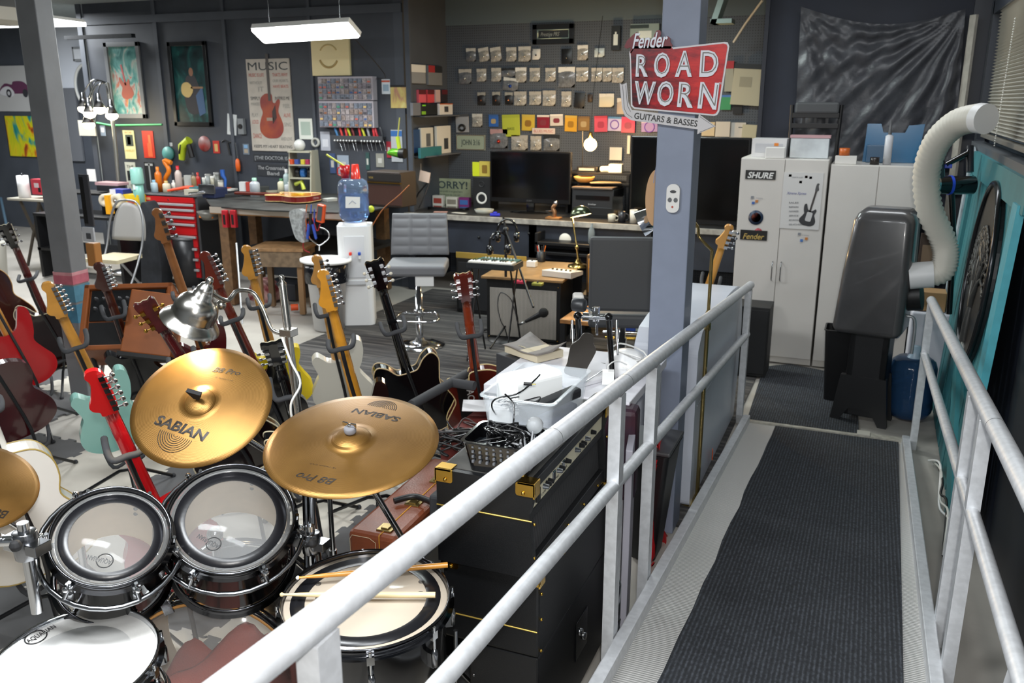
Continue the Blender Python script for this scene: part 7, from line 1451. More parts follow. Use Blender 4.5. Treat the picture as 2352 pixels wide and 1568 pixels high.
t, w2, h2 = flat('license_plate', 'pale green license plate left of the pegboard packets', 'license plate', 1048, 309, 1115, 345, '9aa593', Y=YG); ptext(t, 'JOHN 3:16', -w2*.65, -h2*.35, w2*.65, h2*.75, M('4c5752', .5), .02); obj('rim', B().tube([(x, -.008, z) for x, z in rrect(-w2*.97, w2*.97, -h2*.94, h2*.94, .02)], .004, M('7a6a5c', .5), 5, closed=True), t)
t, w2, h2 = panel('framed_sign', 'small black framed print hung above the top pegboard row', 'picture', 1225, 57, 1319, 100, YG, M('23262a', .5), .008, frame=M('121316', .35), fw=.05)
obj('mat_border', B().tube([(x, -.012, z) for x, z in rrect(-w2*.78, w2*.78, -h2*.5, h2*.5, .005)], .012, M('cfe0d0', .5), 4, closed=True), t); ptext(t, 'Prestige PRS', -w2*.62, -h2*.2, w2*.3, h2*.4, M('9aa09c', .5), shear=.3, y=-.011)
t, w2, h2 = flat('headphone_pack', 'tall narrow black packet with a white figure print left of the road sign', 'packet', 1407, 60, 1425, 115, '0d1210', Y=YG-.02, th=.03, deco=[(-.5, -.6, .5, .3, 'dfe8e4'), (-.2, .3, .2, .5, 'dfe8e4')])
t, w2, h2 = flat('clear_pack', 'large black headed clear pack behind the script of the road sign', 'packet', 1450, 56, 1514, 95, '8fa09c', Y=YG-.02, th=.03, deco=[(-1, .5, .3, .9, '23302d'), (-.4, -.6, .5, .2, 'e4eeea')])
# right of the column
t, w2, h2 = flat('clear_pack', 'big clear bag of cream fabric right of the road sign', 'packet', 1686, 150, 1760, 242, 'c2bca2', Y=YG-.05, th=.03, deco=[(-1, .8, .6, 1.05, '1f2124'), (-.6, -.1, .1, .4, 'a39d86')], rot=.06)
flat('packet', 'small red-topped packet peeping out behind the sign', 'packet', 1668, 140, 1682, 210, 'a8a898', Y=YG-.03, deco=[(-1, .5, 1, 1, 'b8242c')]); flat('packet', 'green and blue ring packet right of the sign', 'packet', 1656, 218, 1678, 252, '3f9a62', Y=YG-.03, deco=[(-1, .7, 1, 1, '4a7cc0')])
flat('packet', 'small black packet under the clear bag of cream fabric', 'packet', 1685, 232, 1704, 262, '1a1614', Y=YG-.02)
for k, (x0, y0, x1, y1, c) in enumerate(((1614, 280, 1641, 312, 'dcc7a0'), (1645, 279, 1676, 314, 'd9cfc0'), (1677, 281, 1712, 317, 'd6cfc6'), (1706, 286, 1737, 319, 'cfc6a6'))):
    flat('clip_pad', ('warm cream', 'pale cream', 'white printed', 'yellowish')[k]+' note pad in the row above the larger television', 'note pad', x0, y0, x1, y1, c, Y=YG-.02*(k % 2)-.01, th=.02, rot=.04 if k == 3 else 0, deco=[(.1, .3, .8, .45, '6a6a6a')] if k == 2 else None)
solo('paper_strip', B().tube([P(1685, 97, Y=YG-.3), P(1712, 55, Y=YG-.4), P(1752, 0, Y=YG-.6)], .012, M('d6d2c6', .5), 6), 'long pale cord slanting up to the ceiling right of the road sign', 'cord')
solo('curved_handle', B().prism(cr2([(0, .27), (.025, .2), (.03, 0), (.02, -.2), (.0, -.28), (-.015, -.1), (-.015, .12)], 3), -.02, 0, M('c4b9a6', .4, h2='b87a50', ns=3)), 'pale slender curved object hanging at the right end of the pegboard', 'handle', P(1794, 200, Y=YG-.05))
br = thing('shelf_bracket', 'white angled duct bracket above the road sign right of the column', 'duct', P(1645, 30, Y=8.0))
obj('duct', B().box(-.03, .15, -.1, .1, -.09, -.055, M('a9bdb6', .5)).prism([(-.03, -.09), (.02, -.09), (.1, .18), (.05, .18)], -.1, .1, M('a9bdb6', .5)), br)
t, w2, h2 = flat('paper_note', 'bright white note pinned to the pegboard beside the bulb', 'note', 1401, 338, 1428, 368, 'efe6d2', Y=YG-.03)
solo('power_strip', B().box(-.015, .015, -.02, 0, -.09, .09, M('e8dcc4', .5)), 'white vertical strip at the left edge of the larger television', 'strip', P(1445, 332, Y=YG-.02))
# ================= WORKBENCH AND TOOL CHEST =================
tch = thing('tool_chest', 'red tool chest with long silver drawer pulls left of the workbench', 'tool chest', (-7.12, 7.05, .012))
TW, TZc = .72, .93
obj('carcass', B().box(0, TW, .02, .5, .07, TZc, M('3c3d40', .5)), tch, .006)
RED = M('b8181c', .35); zc = TZc-.01
for k, hh_ in enumerate((.06, .055, .075, .075, .125, .125, .11, .11, .1)):
    d = obj('drawer', B().box(.03, TW-.03, 0, .022, max(.08, zc-hh_+.006), zc, RED), tch, .003)
    if k: obj('drawer_pull', B().box(.035, TW-.035, -.02, 0, zc-.026, zc-.002, M('cfd0d2', .3, .5)), d, .004)
    else: obj('badge', B().box(.05, .12, -.004, 0, zc-.04, zc-.015, M('c98a5a', .5)), d); obj('lock', B().cyl((TW/2, -.006, zc-.03), (TW/2, 0, zc-.03), .008, CHR, n=12), d)
    zc -= hh_
for x in (.06, TW-.06):
    for y in (.08, .42): obj('caster', B().cyl((x-.015, y, .035), (x+.015, y, .035), .034, BLK, n=16), tch)
obj('top_mat', B().box(-.0, TW, 0, .5, TZc, TZc+.012, M('55565a', .7)), tch, .003)
BZ = .95
wbn = thing('workbench', 'cluttered dark topped workbench with a wooden edge along the left wall', 'workbench', (0, 0, 0))
bp_ = [(-5.68, 6.45), (-5.0, 6.40), (-4.15, 6.52), (-4.13, 7.0), (-4.43, 7.85), (-6.33, 7.85), (-6.33, 7.1)]
RXM = Matrix(((1, 0, 0, 0), (0, 0, 1, 0), (0, 1, 0, 0), (0, 0, 0, 1)))
obj('bench_top', B().prism(bp_, BZ-.012, BZ, M('2d2e2c', .5, n=.3, ns=8), RXM), wbn, .003)
obj('wood_edge', B().prism([(-5.69, 6.44), (-4.14, 6.51), (-4.14, 6.54), (-5.69, 6.47)], BZ-.07, BZ-.012, M('8a6238', .5, n=.2, ns=12), RXM).prism([(-5.69, 6.435), (-4.14, 6.505), (-4.14, 6.51), (-5.69, 6.44)], BZ-.06, BZ-.004, M('a99f92', .5), RXM), wbn)
for x, y in ((-5.6, 6.55), (-4.3, 6.62), (-6.2, 7.7), (-4.6, 7.7)): obj('leg', B().box(x-.05, x+.05, y-.05, y+.05, .01, BZ-.06, M('6b4f34', .6, n=.2)), wbn)
obj('lower_shelf', B().box(-5.6, -4.4, 6.7, 7.7, .5, .53, M('1f2226', .6)), wbn)
solo('wooden_stool', B().box(-.25, .25, -.2, .2, .58, .61, M('9a7650', .5, n=.2)).box(-.23, .23, -.19, .19, .44, .58, M('7a6650', .6, n=.2)).box(-.22, -.17, -.17, -.12, 0, .45, M('8a6a48', .6)).box(.17, .22, -.17, -.12, 0, .45, M('8a6a48', .6)).box(-.22, -.17, .12, .17, 0, .45, M('6a5238', .6)).box(.17, .22, .12, .17, 0, .45, M('6a5238', .6)), 'small worn wooden table tucked under the workbench', 'table', (-4.95, 6.52, .011), (0, 0, .3), bev=.003)
# helpers for clutter
def bq(px, py, z):
    q = P(px, py, z=z); ym = 7.68 if z < .9505 or px > 470 else 7.42
    if q.y > ym: q = P(px, py, Y=ym); q.z = z
    return q
def bot(name, label, cat, px, py, z, r, h, c, cap=None, neck=.4, grp=None, rough=.35, Y=None):
    q = P(px, py, Y=Y) if Y else bq(px, py, z)
    t = thing(name, label, cat, (q.x, q.y, z+.001), group=grp); m = M(c, rough)
    obj('body', B().lathe([(0, 0), (r, 0), (r, h*.68), (r*.9, h*.75), (r*neck, h*.83), (r*neck, h*.88), (0, h*.88)], m, 20), t)
    obj('cap', B().lathe([(r*neck*1.2, h*.85), (r*neck*1.15, h), (0, h)], M(cap or 'd8d8d8', .4), 14), t); return t
def can(name, label, cat, px, py, z, r, h, c, lid=None, lab=None, Y=None):
    q = P(px, py, Y=Y) if Y else (bq(px, py, z) if z > .5 else P(px, py, z=z)); t = thing(name, label, cat, (q.x, q.y, z+.001))
    obj('body', B().lathe([(0, 0), (r, .002), (r, h), (0, h)], M(c, .35), 22), t)
    if lid: obj('lid', B().lathe([(r*1.03, h-.012), (r*1.03, h+.008), (0, h+.01)], M(lid, .4), 22), t)
    if lab: obj('paper_label', B().lathe([(r*1.005, h*.2), (r*1.005, h*.7)], M(lab, .5), 22), t)
    return t
zt_ = .956+.0
TY = 7.25
for a in (('glue_bottle', 'tall orange squeeze bottle on the left of the tool chest', 'bottle', 367, 440, zt_, .035, .26, 'd9721c', 'e8821c'),
          ('spray_bottle', 'bottle with a bright red cap among the tool chest clutter', 'bottle', 413, 440, zt_, .035, .27, 'c9b8b0', 'c8202a'),
          ('glue_bottle', 'white glue bottle beside the red capped bottle', 'bottle', 401, 440, zt_, .025, .12, 'e0ddd4', 'dcdcd8'),
          ('bottle', 'clear brown bottle at the right of the tool chest', 'bottle', 448, 440, zt_, .03, .2, '8f7a5a', '3a3a3a'),
          ('bottle', 'small red bottle behind the tool chest clutter', 'bottle', 456, 425, zt_, .025, .2, 'b02a22', 'c02a22'),
          ('bottle', 'short cream jar-bottle in front of the orange squeeze bottle', 'bottle', 384, 442, zt_, .04, .12, 'd8cdb4', 'c8b070'),
          ('water_bottle', 'small clear bottle with pale blue cap left on the tool chest', 'bottle', 356, 442, zt_, .035, .13, 'b9cdd8', '8fc0dc')):
    bot(*a)
can('jar', 'grey tin in the middle of the tool chest clutter', 'tin', 427, 436, zt_, .04, .13, 'b0a9a0', 'd0ccc4'); can('jar', 'silver tin right of the grey one on the tool chest', 'tin', 438, 436, zt_, .035, .16, '8f9490', '4a4a4c')
solo('orange_stand', B().tube(cr([(-.06, 0, 0), (-.05, 0, .1), (.02, 0, .2), (-.03, 0, .3), (.06, 0, .28)], 4), .024, M('e07a18', .4), 10), 'twisted orange plastic holder on the tool chest', 'holder', bq(382, 440, zt_)+V((0, .05, .02)))
solo('orange_brush', B().tube([(-.16, 0, .015), (.05, 0, .05), (.12, 0, .04)], [.012, .02, .03], M('e2481e', .4), 8), 'long red-orange brush lying on the tool chest', 'brush', bq(420, 446, zt_)+V((0, 0, .02)), (0, 0, .3))
for k, (px, py, w_, d, h, c, lb) in enumerate(((440, 448, .12, .08, .06, 'b9b4a4', 'cream box at the front right of the tool chest'), (452, 446, .1, .1, .08, '35686e', 'teal box at the front right of the tool chest'), (435, 430, .08, .06, .17, 'a8a9a4', 'pale box standing behind the tins on the tool chest'))):
    dbox('small_box', lb, 'box', px, py, zt_,  w_, d, h, M(c, .5), .2*k)
# soda maker, folding chair, coat
sm_ = thing('soda_maker', 'pale sea-green soda maker left of the red tool chest', 'soda maker', P(322, 470, Y=7.0))
hS = P(322, 385, Y=7.0).z-sm_.location.z
obj('head', B().lathe([(.0, hS*.55), (.06, hS*.55), (.066, hS*.6), (.062, hS*.96), (.05, hS), (0, hS)], M('8fc4b8', .35), 24), sm_); obj('body', B().lathe([(0, 0), (.05, 0), (.055, hS*.3), (.05, hS*.56), (0, hS*.56)], M('7fb8ac', .3), 22), sm_); obj('nozzle', B().lathe([(.012, hS*.42), (.012, hS*.56)], WHT, 12, Matrix.Translation((0, -.05, 0))), sm_)
sh = thing('side_shelf', 'dark cart behind the folding chair carrying rolls and boxes', 'cart', (-7.9, 6.9, .01))
hC = P(270, 500, Y=6.9).z
obj('shelf_board', B().box(-.55, .68, -.1, .35, hC-.03, hC, BLK), sh, .003); obj('shelf_board', B().box(-.55, .68, -.1, .35, .3, .33, BLK), sh)
zh = P(246, 443, Y=7.1).z; obj('shelf_board', B().box(-.55, .3, .1, .4, zh-.02-.01, zh-.01, BLK), sh)
for x in (-.52, .27): obj('side_panel', B().box(x-.015, x+.015, .1, .4, hC-.03, zh-.03, BLK), sh)
for x in (-.52, .65): obj('side_panel', B().box(x-.02, x+.02, -.1, .35, 0, hC-.03, BLK), sh)
for px, r, c, lb, fx in ((265, .065, 'c9c0a8', 'cream tape wheel with metal hub facing the shop behind the folding chair', 1), (240, .06, 'c8beaa', 'cream paper roll at the left of the dark cart', 0)):
    q = P(px, 462 if fx else 460, Y=6.85); w_ = thing('tape_roll' if fx else 'paper_roll', lb, 'roll', q, (0, 0, .3))
    obj('roll', B(Matrix.Rotation(pi/2, 4, 'X')).lathe([(0, 0), (r*.35, 0), (r*.35, .01), (r, .01), (r*1.1, 0), (r*1.1, -.12), (0, -.12)], M(c, .6), 26), w_)
    if fx: obj('hub', B(Matrix.Rotation(pi/2, 4, 'X')).lathe([(0, .015), (.018, .012), (.02, 0)], CHRD, 16), w_)
def cbox(name, label, cat, x0, y0, x1, y1, Y, c, d=.12, deco=None):
    t, w2, h2 = panel(name, label, cat, x0, y0, x1, y1, Y, M(c, .45), .002); obj('box_body', B().box(-w2, w2, 0, d, -h2, h2, M(c, .45)), t, .004)
    for (a, b2, c2, e, col) in deco or (): obj('printed_area', B().box(a*w2, c2*w2, -.005, -.003, b2*h2, e*h2, M(col, .5)), t)
    return t
cbox('snack_box', 'yellow snack box with red print behind the folding chair', 'box', 283, 446, 320, 475, 6.95, 'e0bd1c', deco=[(-.5, -.5, .5, .2, 'b0401c')]); cbox('bottle', 'orange-yellow bottle left of the cream tape wheel', 'bottle', 239, 448, 254, 492, 6.8, 'e8a21c', .06); cbox('wipes_packet', 'blue and white packet lying on the rolls behind the folding chair', 'packet', 252, 434, 283, 447, 6.95, '2c3fa0', deco=[(-1, -1, -.1, 1, 'd8d8e0')])
cbox('toy_car', 'dark toy car under a pale pink tray left of the cream tape wheel', 'toy', 222, 425, 270, 440, 7.1, '2a2a2e'); cbox('tray', 'pale pink tray at the back of the dark cart', 'tray', 218, 418, 272, 427, 7.12, 'c8a0a4', .15)
cbox('picture_card', 'black and white photo card behind the left grey post', 'card', 188, 521, 218, 556, 3.79, 'b9bcc0', .01, [(-.3, -.6, .5, .2, '4a4c50')]); cbox('wood_block', 'pair of light wooden blocks fixed to the right side of the left grey post', 'wood block', 197, 558, 222, 612, 3.79, 'a8733c', .05)
cbox('black_towel', 'grey and black wavy cloth hanging on the right side of the left grey post', 'cloth', 180, 400, 216, 520, 3.79, '3a3b40', .01, [(-.9, -.9, -.1, .9, '0a0a0c')])
t = thing('folding_chair', 'grey padded folding chair with cream seat behind the brown preamp case', 'chair', (-6.62, 6.15, .012), (0, 0, radians(6)))
FR = M('8f9092', .35, .7)
for s in (-1, 1):
    obj('frame_tube', B().tube(cr([(s*.2, -.22, 0), (s*.2, .1, .46), (s*.19, .2, .75), (s*.12, .24, .93), (0, .245, .96)], 5), .011, FR, 8), t); obj('frame_tube', B().tube([(s*.17, .25, 0), (s*.17, -.15, .44)], .011, FR, 8), t)
vs = []; fs = []
for i in range(9):
    for j in range(9): u = j/8*2-1; v = i/8; vs.append((u*.19*(1-.35*v**3), .17+.07*v+.03*u*u, .58+.36*v-.05*v*u*u))
for i in range(8):
    for j in range(8): a = i*9+j; fs.append((a, a+1, a+10, a+9))
o = obj('backrest', B().add(vs, fs, M('8f8d8a', .55), True), t); md = o.modifiers.new('s', 'SOLIDIFY'); md.thickness = .02
obj('seat', B().prism([(-.19, -.2), (.19, -.2), (.17, .17), (-.17, .17)], .42, .455, M('b8ad90', .6), RXM), t, .014); obj('cross_bar', B().tube([(-.2, -.2, .03), (.2, -.2, .03)], .008, FR, 8), t)
ct_ = thing('black_jacket', 'black jacket and bag draped beside the folding chair', 'jacket', (P(345, 560, Y=6.8).x, 6.8, .01), (0, 0, .2)); ct_.scale = (.62, 1, .9)
obj('cloth', B().prism(cr2([(-.12, 0), (.2, 0), (.26, .4), (.22, .75), (.1, .98), (0, .95), (-.05, .6)], 4), -.1, .1, M('202329', .8, n=.3, ns=6, bump=.4, bs=10)), ct_, .03)
can('trash_bin', 'dark round waste bin with silver rim in front of the red tool chest', 'bin', 440, 652, .012, .15, .50, '2c2d30', '5a5b5d')
# preamp in a brown wooden case on a stand
pcn = thing('preamp_case', 'brown wooden cased acoustic preamp with black control deck on folding legs', 'amplifier', P(305, 745, Z=5.0), (radians(-2), 0, radians(30)))
q = pcn.location; BRW = M('8f4f24', .45, n=.12, ns=8)
T = Matrix.Rotation(radians(-35), 4, 'X')
obj('case', B(T).box(-.22, .22, -.1, .1, -.17, .17, BRW).box(-.24, -.21, -.13, .12, -.2, .2, BRW).box(.21, .24, -.13, .12, -.2, .2, BRW).box(-.24, .24, -.13, .12, .17, .2, BRW).box(-.24, .24, -.13, .12, -.2, -.17, BRW), pcn, .006)
obj('control_deck', B(T).box(-.2, .2, -.115, -.1, -.02, .165, M('17181b', .35)), pcn); obj('grille', B(T).box(-.2, .2, -.112, -.1, -.165, -.03, M('0d0d0f', .8)), pcn)
for i in range(9):
    for j in range(2): obj('control_knob', B(T @ Matrix.Translation((-.17+.042*i, -.115, .05+.06*j)) @ Matrix.Rotation(pi/2, 4, 'X')).lathe([(0, .02), (.009, .018), (.012, 0)], M('3a3b3e', .3), 12), pcn)
for s in (-1, 1):
    obj('leg', B().tube([(s*.2, .15, -.1), (s*.22, -.22, -q.z+.03)], .012, M('9a9c9e', .35, .8), 8), pcn); obj('leg', B().tube([(s*.2, -.15, -.1), (s*.22, .22, -q.z+.03)], .012, BLK, 8), pcn)
    obj('rubber_foot', B().cyl((s*.22, -.19, -q.z+.06), (s*.22, -.23, -q.z+.02), .016, BLK, n=10), pcn)
br2 = thing('wooden_box', 'second brown wooden case leaning in front of the preamp case', 'box', P(352, 745, Z=4.7), (radians(-25), radians(8), radians(25)))
obj('body', B().box(-.13, .13, -.05, .05, -.17, .17, M('9a5526', .45, n=.1, ns=8)), br2, .006); obj('base_rail', B().box(-.14, .14, -.06, .06, -.19, -.17, BLK), br2)
# bench things
GS = P(700, 450, z=BZ+.05)
tg = thing('electric_guitar', 'sunburst hollow guitar body lying on the workbench', 'guitar', (P(683, 445, Y=7.05).x, 7.05, BZ+.07), (pi/2, 0, 0))
tg.rotation_euler = (radians(90), 0, 0)
sbm, nt, b_, o_ = node_mat('sunburst', .15); b_.inputs['Coat Weight'].default_value = .8
t1 = tex(nt, o_, 'Gradient', (5.2, 0, 4.2)); 
vm = nt.nodes.new('ShaderNodeVectorMath'); vm.operation = 'LENGTH'; mp = nt.nodes.new('ShaderNodeMapping'); mp.inputs['Location'].default_value = (0, 0, -.1); mp.inputs['Scale'].default_value = (5.0, 0, 4.4); nt.links.new(o_, mp.inputs[0]); nt.links.new(mp.outputs[0], vm.inputs[0])
nt.links.new(ramp(nt, vm.outputs['Value'], [(.45, 'eda41a'), (.8, 'd8681a'), (1.0, '8a1c14')]), b_.inputs['Base Color'])
Tg2 = Matrix.Rotation(radians(-90), 4, 'Y') @ Matrix.Translation((0, 0, -.25))
outg = cr2(OUT['es'], 4)
tg.rotation_euler = (0, 0, radians(4))
LAY = Matrix(((0, 0, -1, 0), (-1, 0, 0, 0), (0, -1, 0, 0), (0, 0, 0, 1)))   # outline z -> -x (bottom at right), thickness -> down
bo_ = obj('body', B().prism([(x, z-.2) for x, z in outg], 0, .055, sbm, side=M('7a1612', .2, coat=.7)), tg, .005)
bo_.matrix_local = LAY
for y in (.0, .055): o = obj('binding', B().tube([(x, y, z-.2) for x, z in outg], .003, M('d8b878', .4), 5, closed=True), tg); o.matrix_local = LAY
o = obj('neck', B().box(-.028, .028, -.006, .02, .2, .7, M('5a2014', .3)), tg, .006); o.matrix_local = LAY
# storage tower
TW_ = P(697, 380, Y=7.68)
tow = thing('storage_tower', 'beige tower shelf of tape and tools standing behind the sunburst guitar', 'shelf', (TW_.x, 7.68, BZ+.001), (0, 0, radians(10)))
hT = P(697, 345, Y=7.68).z-BZ; wT = .12; BG = M('a09d8c', .5)
for x in (-wT, wT): obj('side_panel', B().prism([(-.13, 0), (.13, 0), (.1, hT), (-.06, hT)], x-.006, x+.006, BG, Matrix(((0, 1, 0, 0), (1, 0, 0, 0), (0, 0, 1, 0), (0, 0, 0, 1)))), tow, .003)
for z in (.02, hT*.36, hT*.66, hT-.02): obj('shelf_board', B().box(-wT, wT, -.1, .1, z, z+.012, BG), tow)
for k, (x, z, r, c, lb) in enumerate(((-.06, .38, .05, '1c1d20', 'black tape roll in the beige tower'), (.0, .38, .05, '2f6fb8', 'blue tape roll in the beige tower'), (.08, .38, .05, '232427', 'grey-black tape roll at the right of the beige tower'))):
    solo('tape_roll', B(Matrix.Rotation(pi/2, 4, 'Y')).lathe([(.02, -.022), (r, -.022), (r, .022), (.02, .022)], M(c, .4), 20), lb, 'tape roll', wm(tow) @ V((x, 0, hT*z+r)), (0, 0, radians(10)))
solo('tape_gun', B().tube([(-.06, 0, 0), (.02, 0, .03), (.04, 0, -.05)], .022, M('b7c046', .4), 10), 'lime green tape gun in the lower bay of the beige tower', 'tool', wm(tow) @ V((-.02, -.06, hT*.12+.05)))
solo('round_tin', B().sph((0, 0, 0), .06, M('b9bab8', .4), 16, (1, 1, 1)), 'pale round lid on top of the beige tower', 'lid', wm(tow) @ V((-.03, 0, hT+.05)))
for k, (dx, c) in enumerate(((-.1, 'b84a2a'), (-.04, '3a4a8a'), (.03, 'b8a83a'), (.08, '8f2a4a'))): solo('marker', B().box(-.02, .02, -.02, .02, 0, .05, M(c, .4)), ('rust', 'dark blue', 'mustard', 'plum')[k]+' small box on the top bay of the beige tower', 'box', wm(tow) @ V((dx, -.06, hT*.66+.013)), bev=.003)
for a in (('spray_bottle', 'pale blue-green spray bottle left of the beige tower', 'bottle', 660, 432, BZ, .035, .25, 'a9bcbc', 'd8d8d8'), ('glue_bottle', 'cream bottle with a dark green cap on the workbench', 'bottle', 647, 432, BZ, .04, .15, 'dcd6b8', '3a7a4a'),
          ('bottle', 'white tapered funnel bottle at the middle of the workbench', 'bottle', 587, 452, BZ, .05, .19, 'a3a8ae', '8fb8a4'), ('bottle', 'clear jar with white lid before the pale spray bottle', 'bottle', 665, 440, BZ, .05, .12, 'c9cdd0', 'e0e0e0')): bot(*a)
for k, (px, py, w_, d, h, c, lb) in enumerate(((520, 440, .22, .12, .02, 'c9c8c2', 'white tray of parts at the left of the workbench'), (516, 434, .12, .08, .03, 'c2502c', 'orange topped box on the left of the workbench'), (560, 430, .08, .06, .1, 'd0d0d0', 'white small tool box left of the funnel bottle'), (572, 428, .06, .05, .1, 'a83a30', 'red tipped tool bundle beside the white small box'), (583, 430, .05, .05, .09, '2f4a9a', 'dark blue tool bundle on the workbench'), (600, 440, .16, .1, .06, '2a2c2a', 'black box behind the funnel bottle'), (628, 438, .14, .1, .02, '8f8a78', 'flat grey-beige tray behind the sunburst guitar'), (540, 450, .3, .14, .03, '1c1d1f', 'dark tool tray across the left of the workbench'), (758, 462, .12, .08, .03, 'a8a9a4', 'pile of silver parts at the right end of the sunburst guitar'))):
    dbox('small_box', lb, 'box', px, py, BZ+.001, w_, d, h, M(c, .5), .15*k)
solo('spray_tool', B().tube([(0, 0, 0), (.01, 0, .1), (-.02, 0, .14), (-.02, 0, .2)], [.012, .016, .024, .024], M('2f5fae', .35), 12), 'blue handled brush standing upright above the white tray', 'brush', bq(517, 425, BZ)+V((0, 0, .02)))
for k, (px, c, h) in enumerate(((480, '8f9492', .16), (492, 'a9a490', .14), (500, '6a6c66', .18), (473, '9fa6a0', .12), (508, 'b8b4a8', .1))):
    can('jar', ('pale grey', 'beige', 'dark grey', 'greenish', 'ivory')[k]+' jar in the row at the left end of the workbench', 'jar', px, 425, BZ, .035, h, c, 'd0cfc8' if k % 2 else '8a8a86')
cl = thing('bench_clamp', 'navy and silver bench vise at the left corner of the workbench', 'vise', P(487, 455, z=BZ)+V((0, .05, .002)))
obj('body', B().box(-.08, .08, -.1, .1, 0, .1, M('1c2440', .4)).cyl((-.02, -.1, .06), (-.14, -.22, .05), .016, CHR, n=12), cl, .01); obj('jaw', B().box(-.1, .1, -.12, -.1, .05, .14, CHRD), cl, .004)
hb_ = thing('hanging_basket', 'wire basket of orange and yellow bits hooked to the left workbench corner', 'basket', P(482, 492, z=.83))
obj('basket', B().lathe([(0, -.05), (.07, -.05), (.12, .03), (.115, .03), (.066, -.044), (0, -.044)], M('77756e', .4, .5), 24), hb_)
for k in range(7): obj('bit', B().box(-.02, .02, -.008, .008, 0, .02, M(('e07a1c', 'e8b82a', 'c8622a')[k % 3], .4), Matrix.Translation((.06*cos(k), .06*sin(k*1.7), -.03)) @ Matrix.Rotation(k, 4, 'Z')), hb_)
for k, px in enumerate((518, 537)):
    t = thing('pliers', ('left', 'right')[k]+' red tool clamp hanging from the workbench edge', 'clamp', P(px, 500, Y=6.42)); obj('jaw', B().box(-.028, .028, -.02, .02, -.09, .07, M('b01e2a', .4)), t, .006); obj('inlay', B().box(-.012, .012, -.022, -.019, -.06, .03, BLK), t)
solo('metal_rod', B().tube([P(543, 558, Y=6.2), V((P(552, 690, Y=5.9).x, 5.9, .02))], .008, M('c9cacc', .3, .6), 10), 'long silver rod leaning below the workbench', 'rod')
solo('clear_bag', B().prism(cr2([(-.07, .02), (.07, .03), (.05, -.12), (.07, -.25), (-.02, -.22), (-.06, -.1)], 3), -.03, .03, M('b8bcbc', .1, n=.3, ns=30, alpha=.6, bump=.8, bs=20)), 'crinkled clear bag hanging from the workbench edge', 'bag', P(685, 490, Y=6.4), bev=.01)
mm_ = thing('multimeter', 'orange multimeter hanging from the right part of the workbench', 'multimeter', P(738, 490, Y=6.4), (0, radians(10), 0))
obj('case', B().box(-.035, .035, -.025, .02, -.08, .08, M('d8501c', .4)), mm_, .01); obj('face', B().box(-.024, .024, -.028, -.024, -.06, .065, M('4a4c4e', .4)), mm_)
for k, (pts, m, lb) in enumerate(((((705, 470), (702, 500), (706, 530), (712, 548)), 'c86a34', 'orange lead looping down from the workbench'), (((715, 470), (712, 520), (708, 550)), '2f4fae', 'blue lead hanging from the workbench'), (((722, 480), (722, 530), (726, 550)), '2f4fae', 'second blue lead hanging beside the multimeter'), (((735, 515), (728, 530), (715, 500), (700, 540), (697, 570), (712, 580)), 'a8202c', 'red lead hanging below the multimeter'), (((940, 425), (915, 450), (880, 480), (853, 522)), 'a86434', 'orange-brown cord running down from the small brown amplifier'))):
    solo('cable', B().tube(cr([P(x, y, Y=6.42 if k < 4 else 6.6) for x, y in pts], 5), .005, M(m, .5), 6), lb, 'cable')
solo('blue_pliers', B().tube([P(709, 515, Y=6.38), P(706, 548, Y=6.38)], .012, M('2f4fae', .4), 8).tube([P(718, 515, Y=6.38), P(726, 548, Y=6.38)], .012, M('2f4fae', .4), 8).tube([P(713, 490, Y=6.38), P(713, 516, Y=6.38)], .014, BLK, 8), 'pliers with blue handles hanging from the workbench edge', 'pliers')
solo('chain_necklace', B().tube(cr([P(712, 548, Y=6.2), P(722, 556, Y=6.2), P(733, 563, Y=6.2), P(745, 556, Y=6.2), P(755, 545, Y=6.2), P(752, 530, Y=6.2), P(735, 522, Y=6.2)], 5), .006, CHR, 6).tube([P(733, 563, Y=6.2), P(733, 575, Y=6.2)], .007, CHR, 8), 'silver chain hanging above the white trash can tray', 'chain')
# small brown amp and neighbours
sa_ = thing('guitar_amplifier', 'small brown amplifier with gold line on the right end of the workbench', 'amplifier', (P(885, 462, Y=7.0).x, 7.0, BZ-.0), (0, 0, radians(-6)))
hA = P(885, 395, Y=7.0).z-BZ
obj('cabinet', B().box(-.2, .17, 0, .26, 0, hA, M('2e231c', .6)), sa_, .008); obj('grille', B().box(-.19, .19, -.006, 0, .02, hA*.62, M('46291f', .8)), sa_); obj('panel_line', B().box(-.19, .19, -.01, 0, hA*.68, hA*.71, GOLD), sa_); obj('control_strip', B().box(-.19, .19, -.008, 0, hA*.74, hA*.95, M('23201e', .5)), sa_)
text('lettering', 'VOX', M('b59a50', .4), wm(sa_) @ V((-.17, -.0095, hA*.8)), wm(sa_) @ V((-.12, -.0095, hA*.8)), wm(sa_).to_3x3() @ V((0, -1, 0)), sa_, .018, .0003)
can('jar', 'clear jar with a red lid beside the blue water bottle', 'jar', 862, 464, BZ, .052, .13, '8f9fb4', 'c8303a', 'c89aa4'); 
e = thing('cream_charger', 'cream plastic charger box in front of the small brown amplifier', 'charger', putp(890, 466, BZ+.001), (0, 0, -.2)); obj('body', B().box(-.075, .075, -.05, .05, 0, .12, M('d8cfb4', .45)), e, .015); obj('notch', B().box(.05, .085, -.052, .0, .07, .1, M('4a4a44', .5)), e)
solo('green_ball', B().sph((0, 0, 0), .03, M('b8c42a', .5), 14), 'yellow-green ball hanging under the right end of the workbench', 'ball', P(852, 480, Y=6.6))
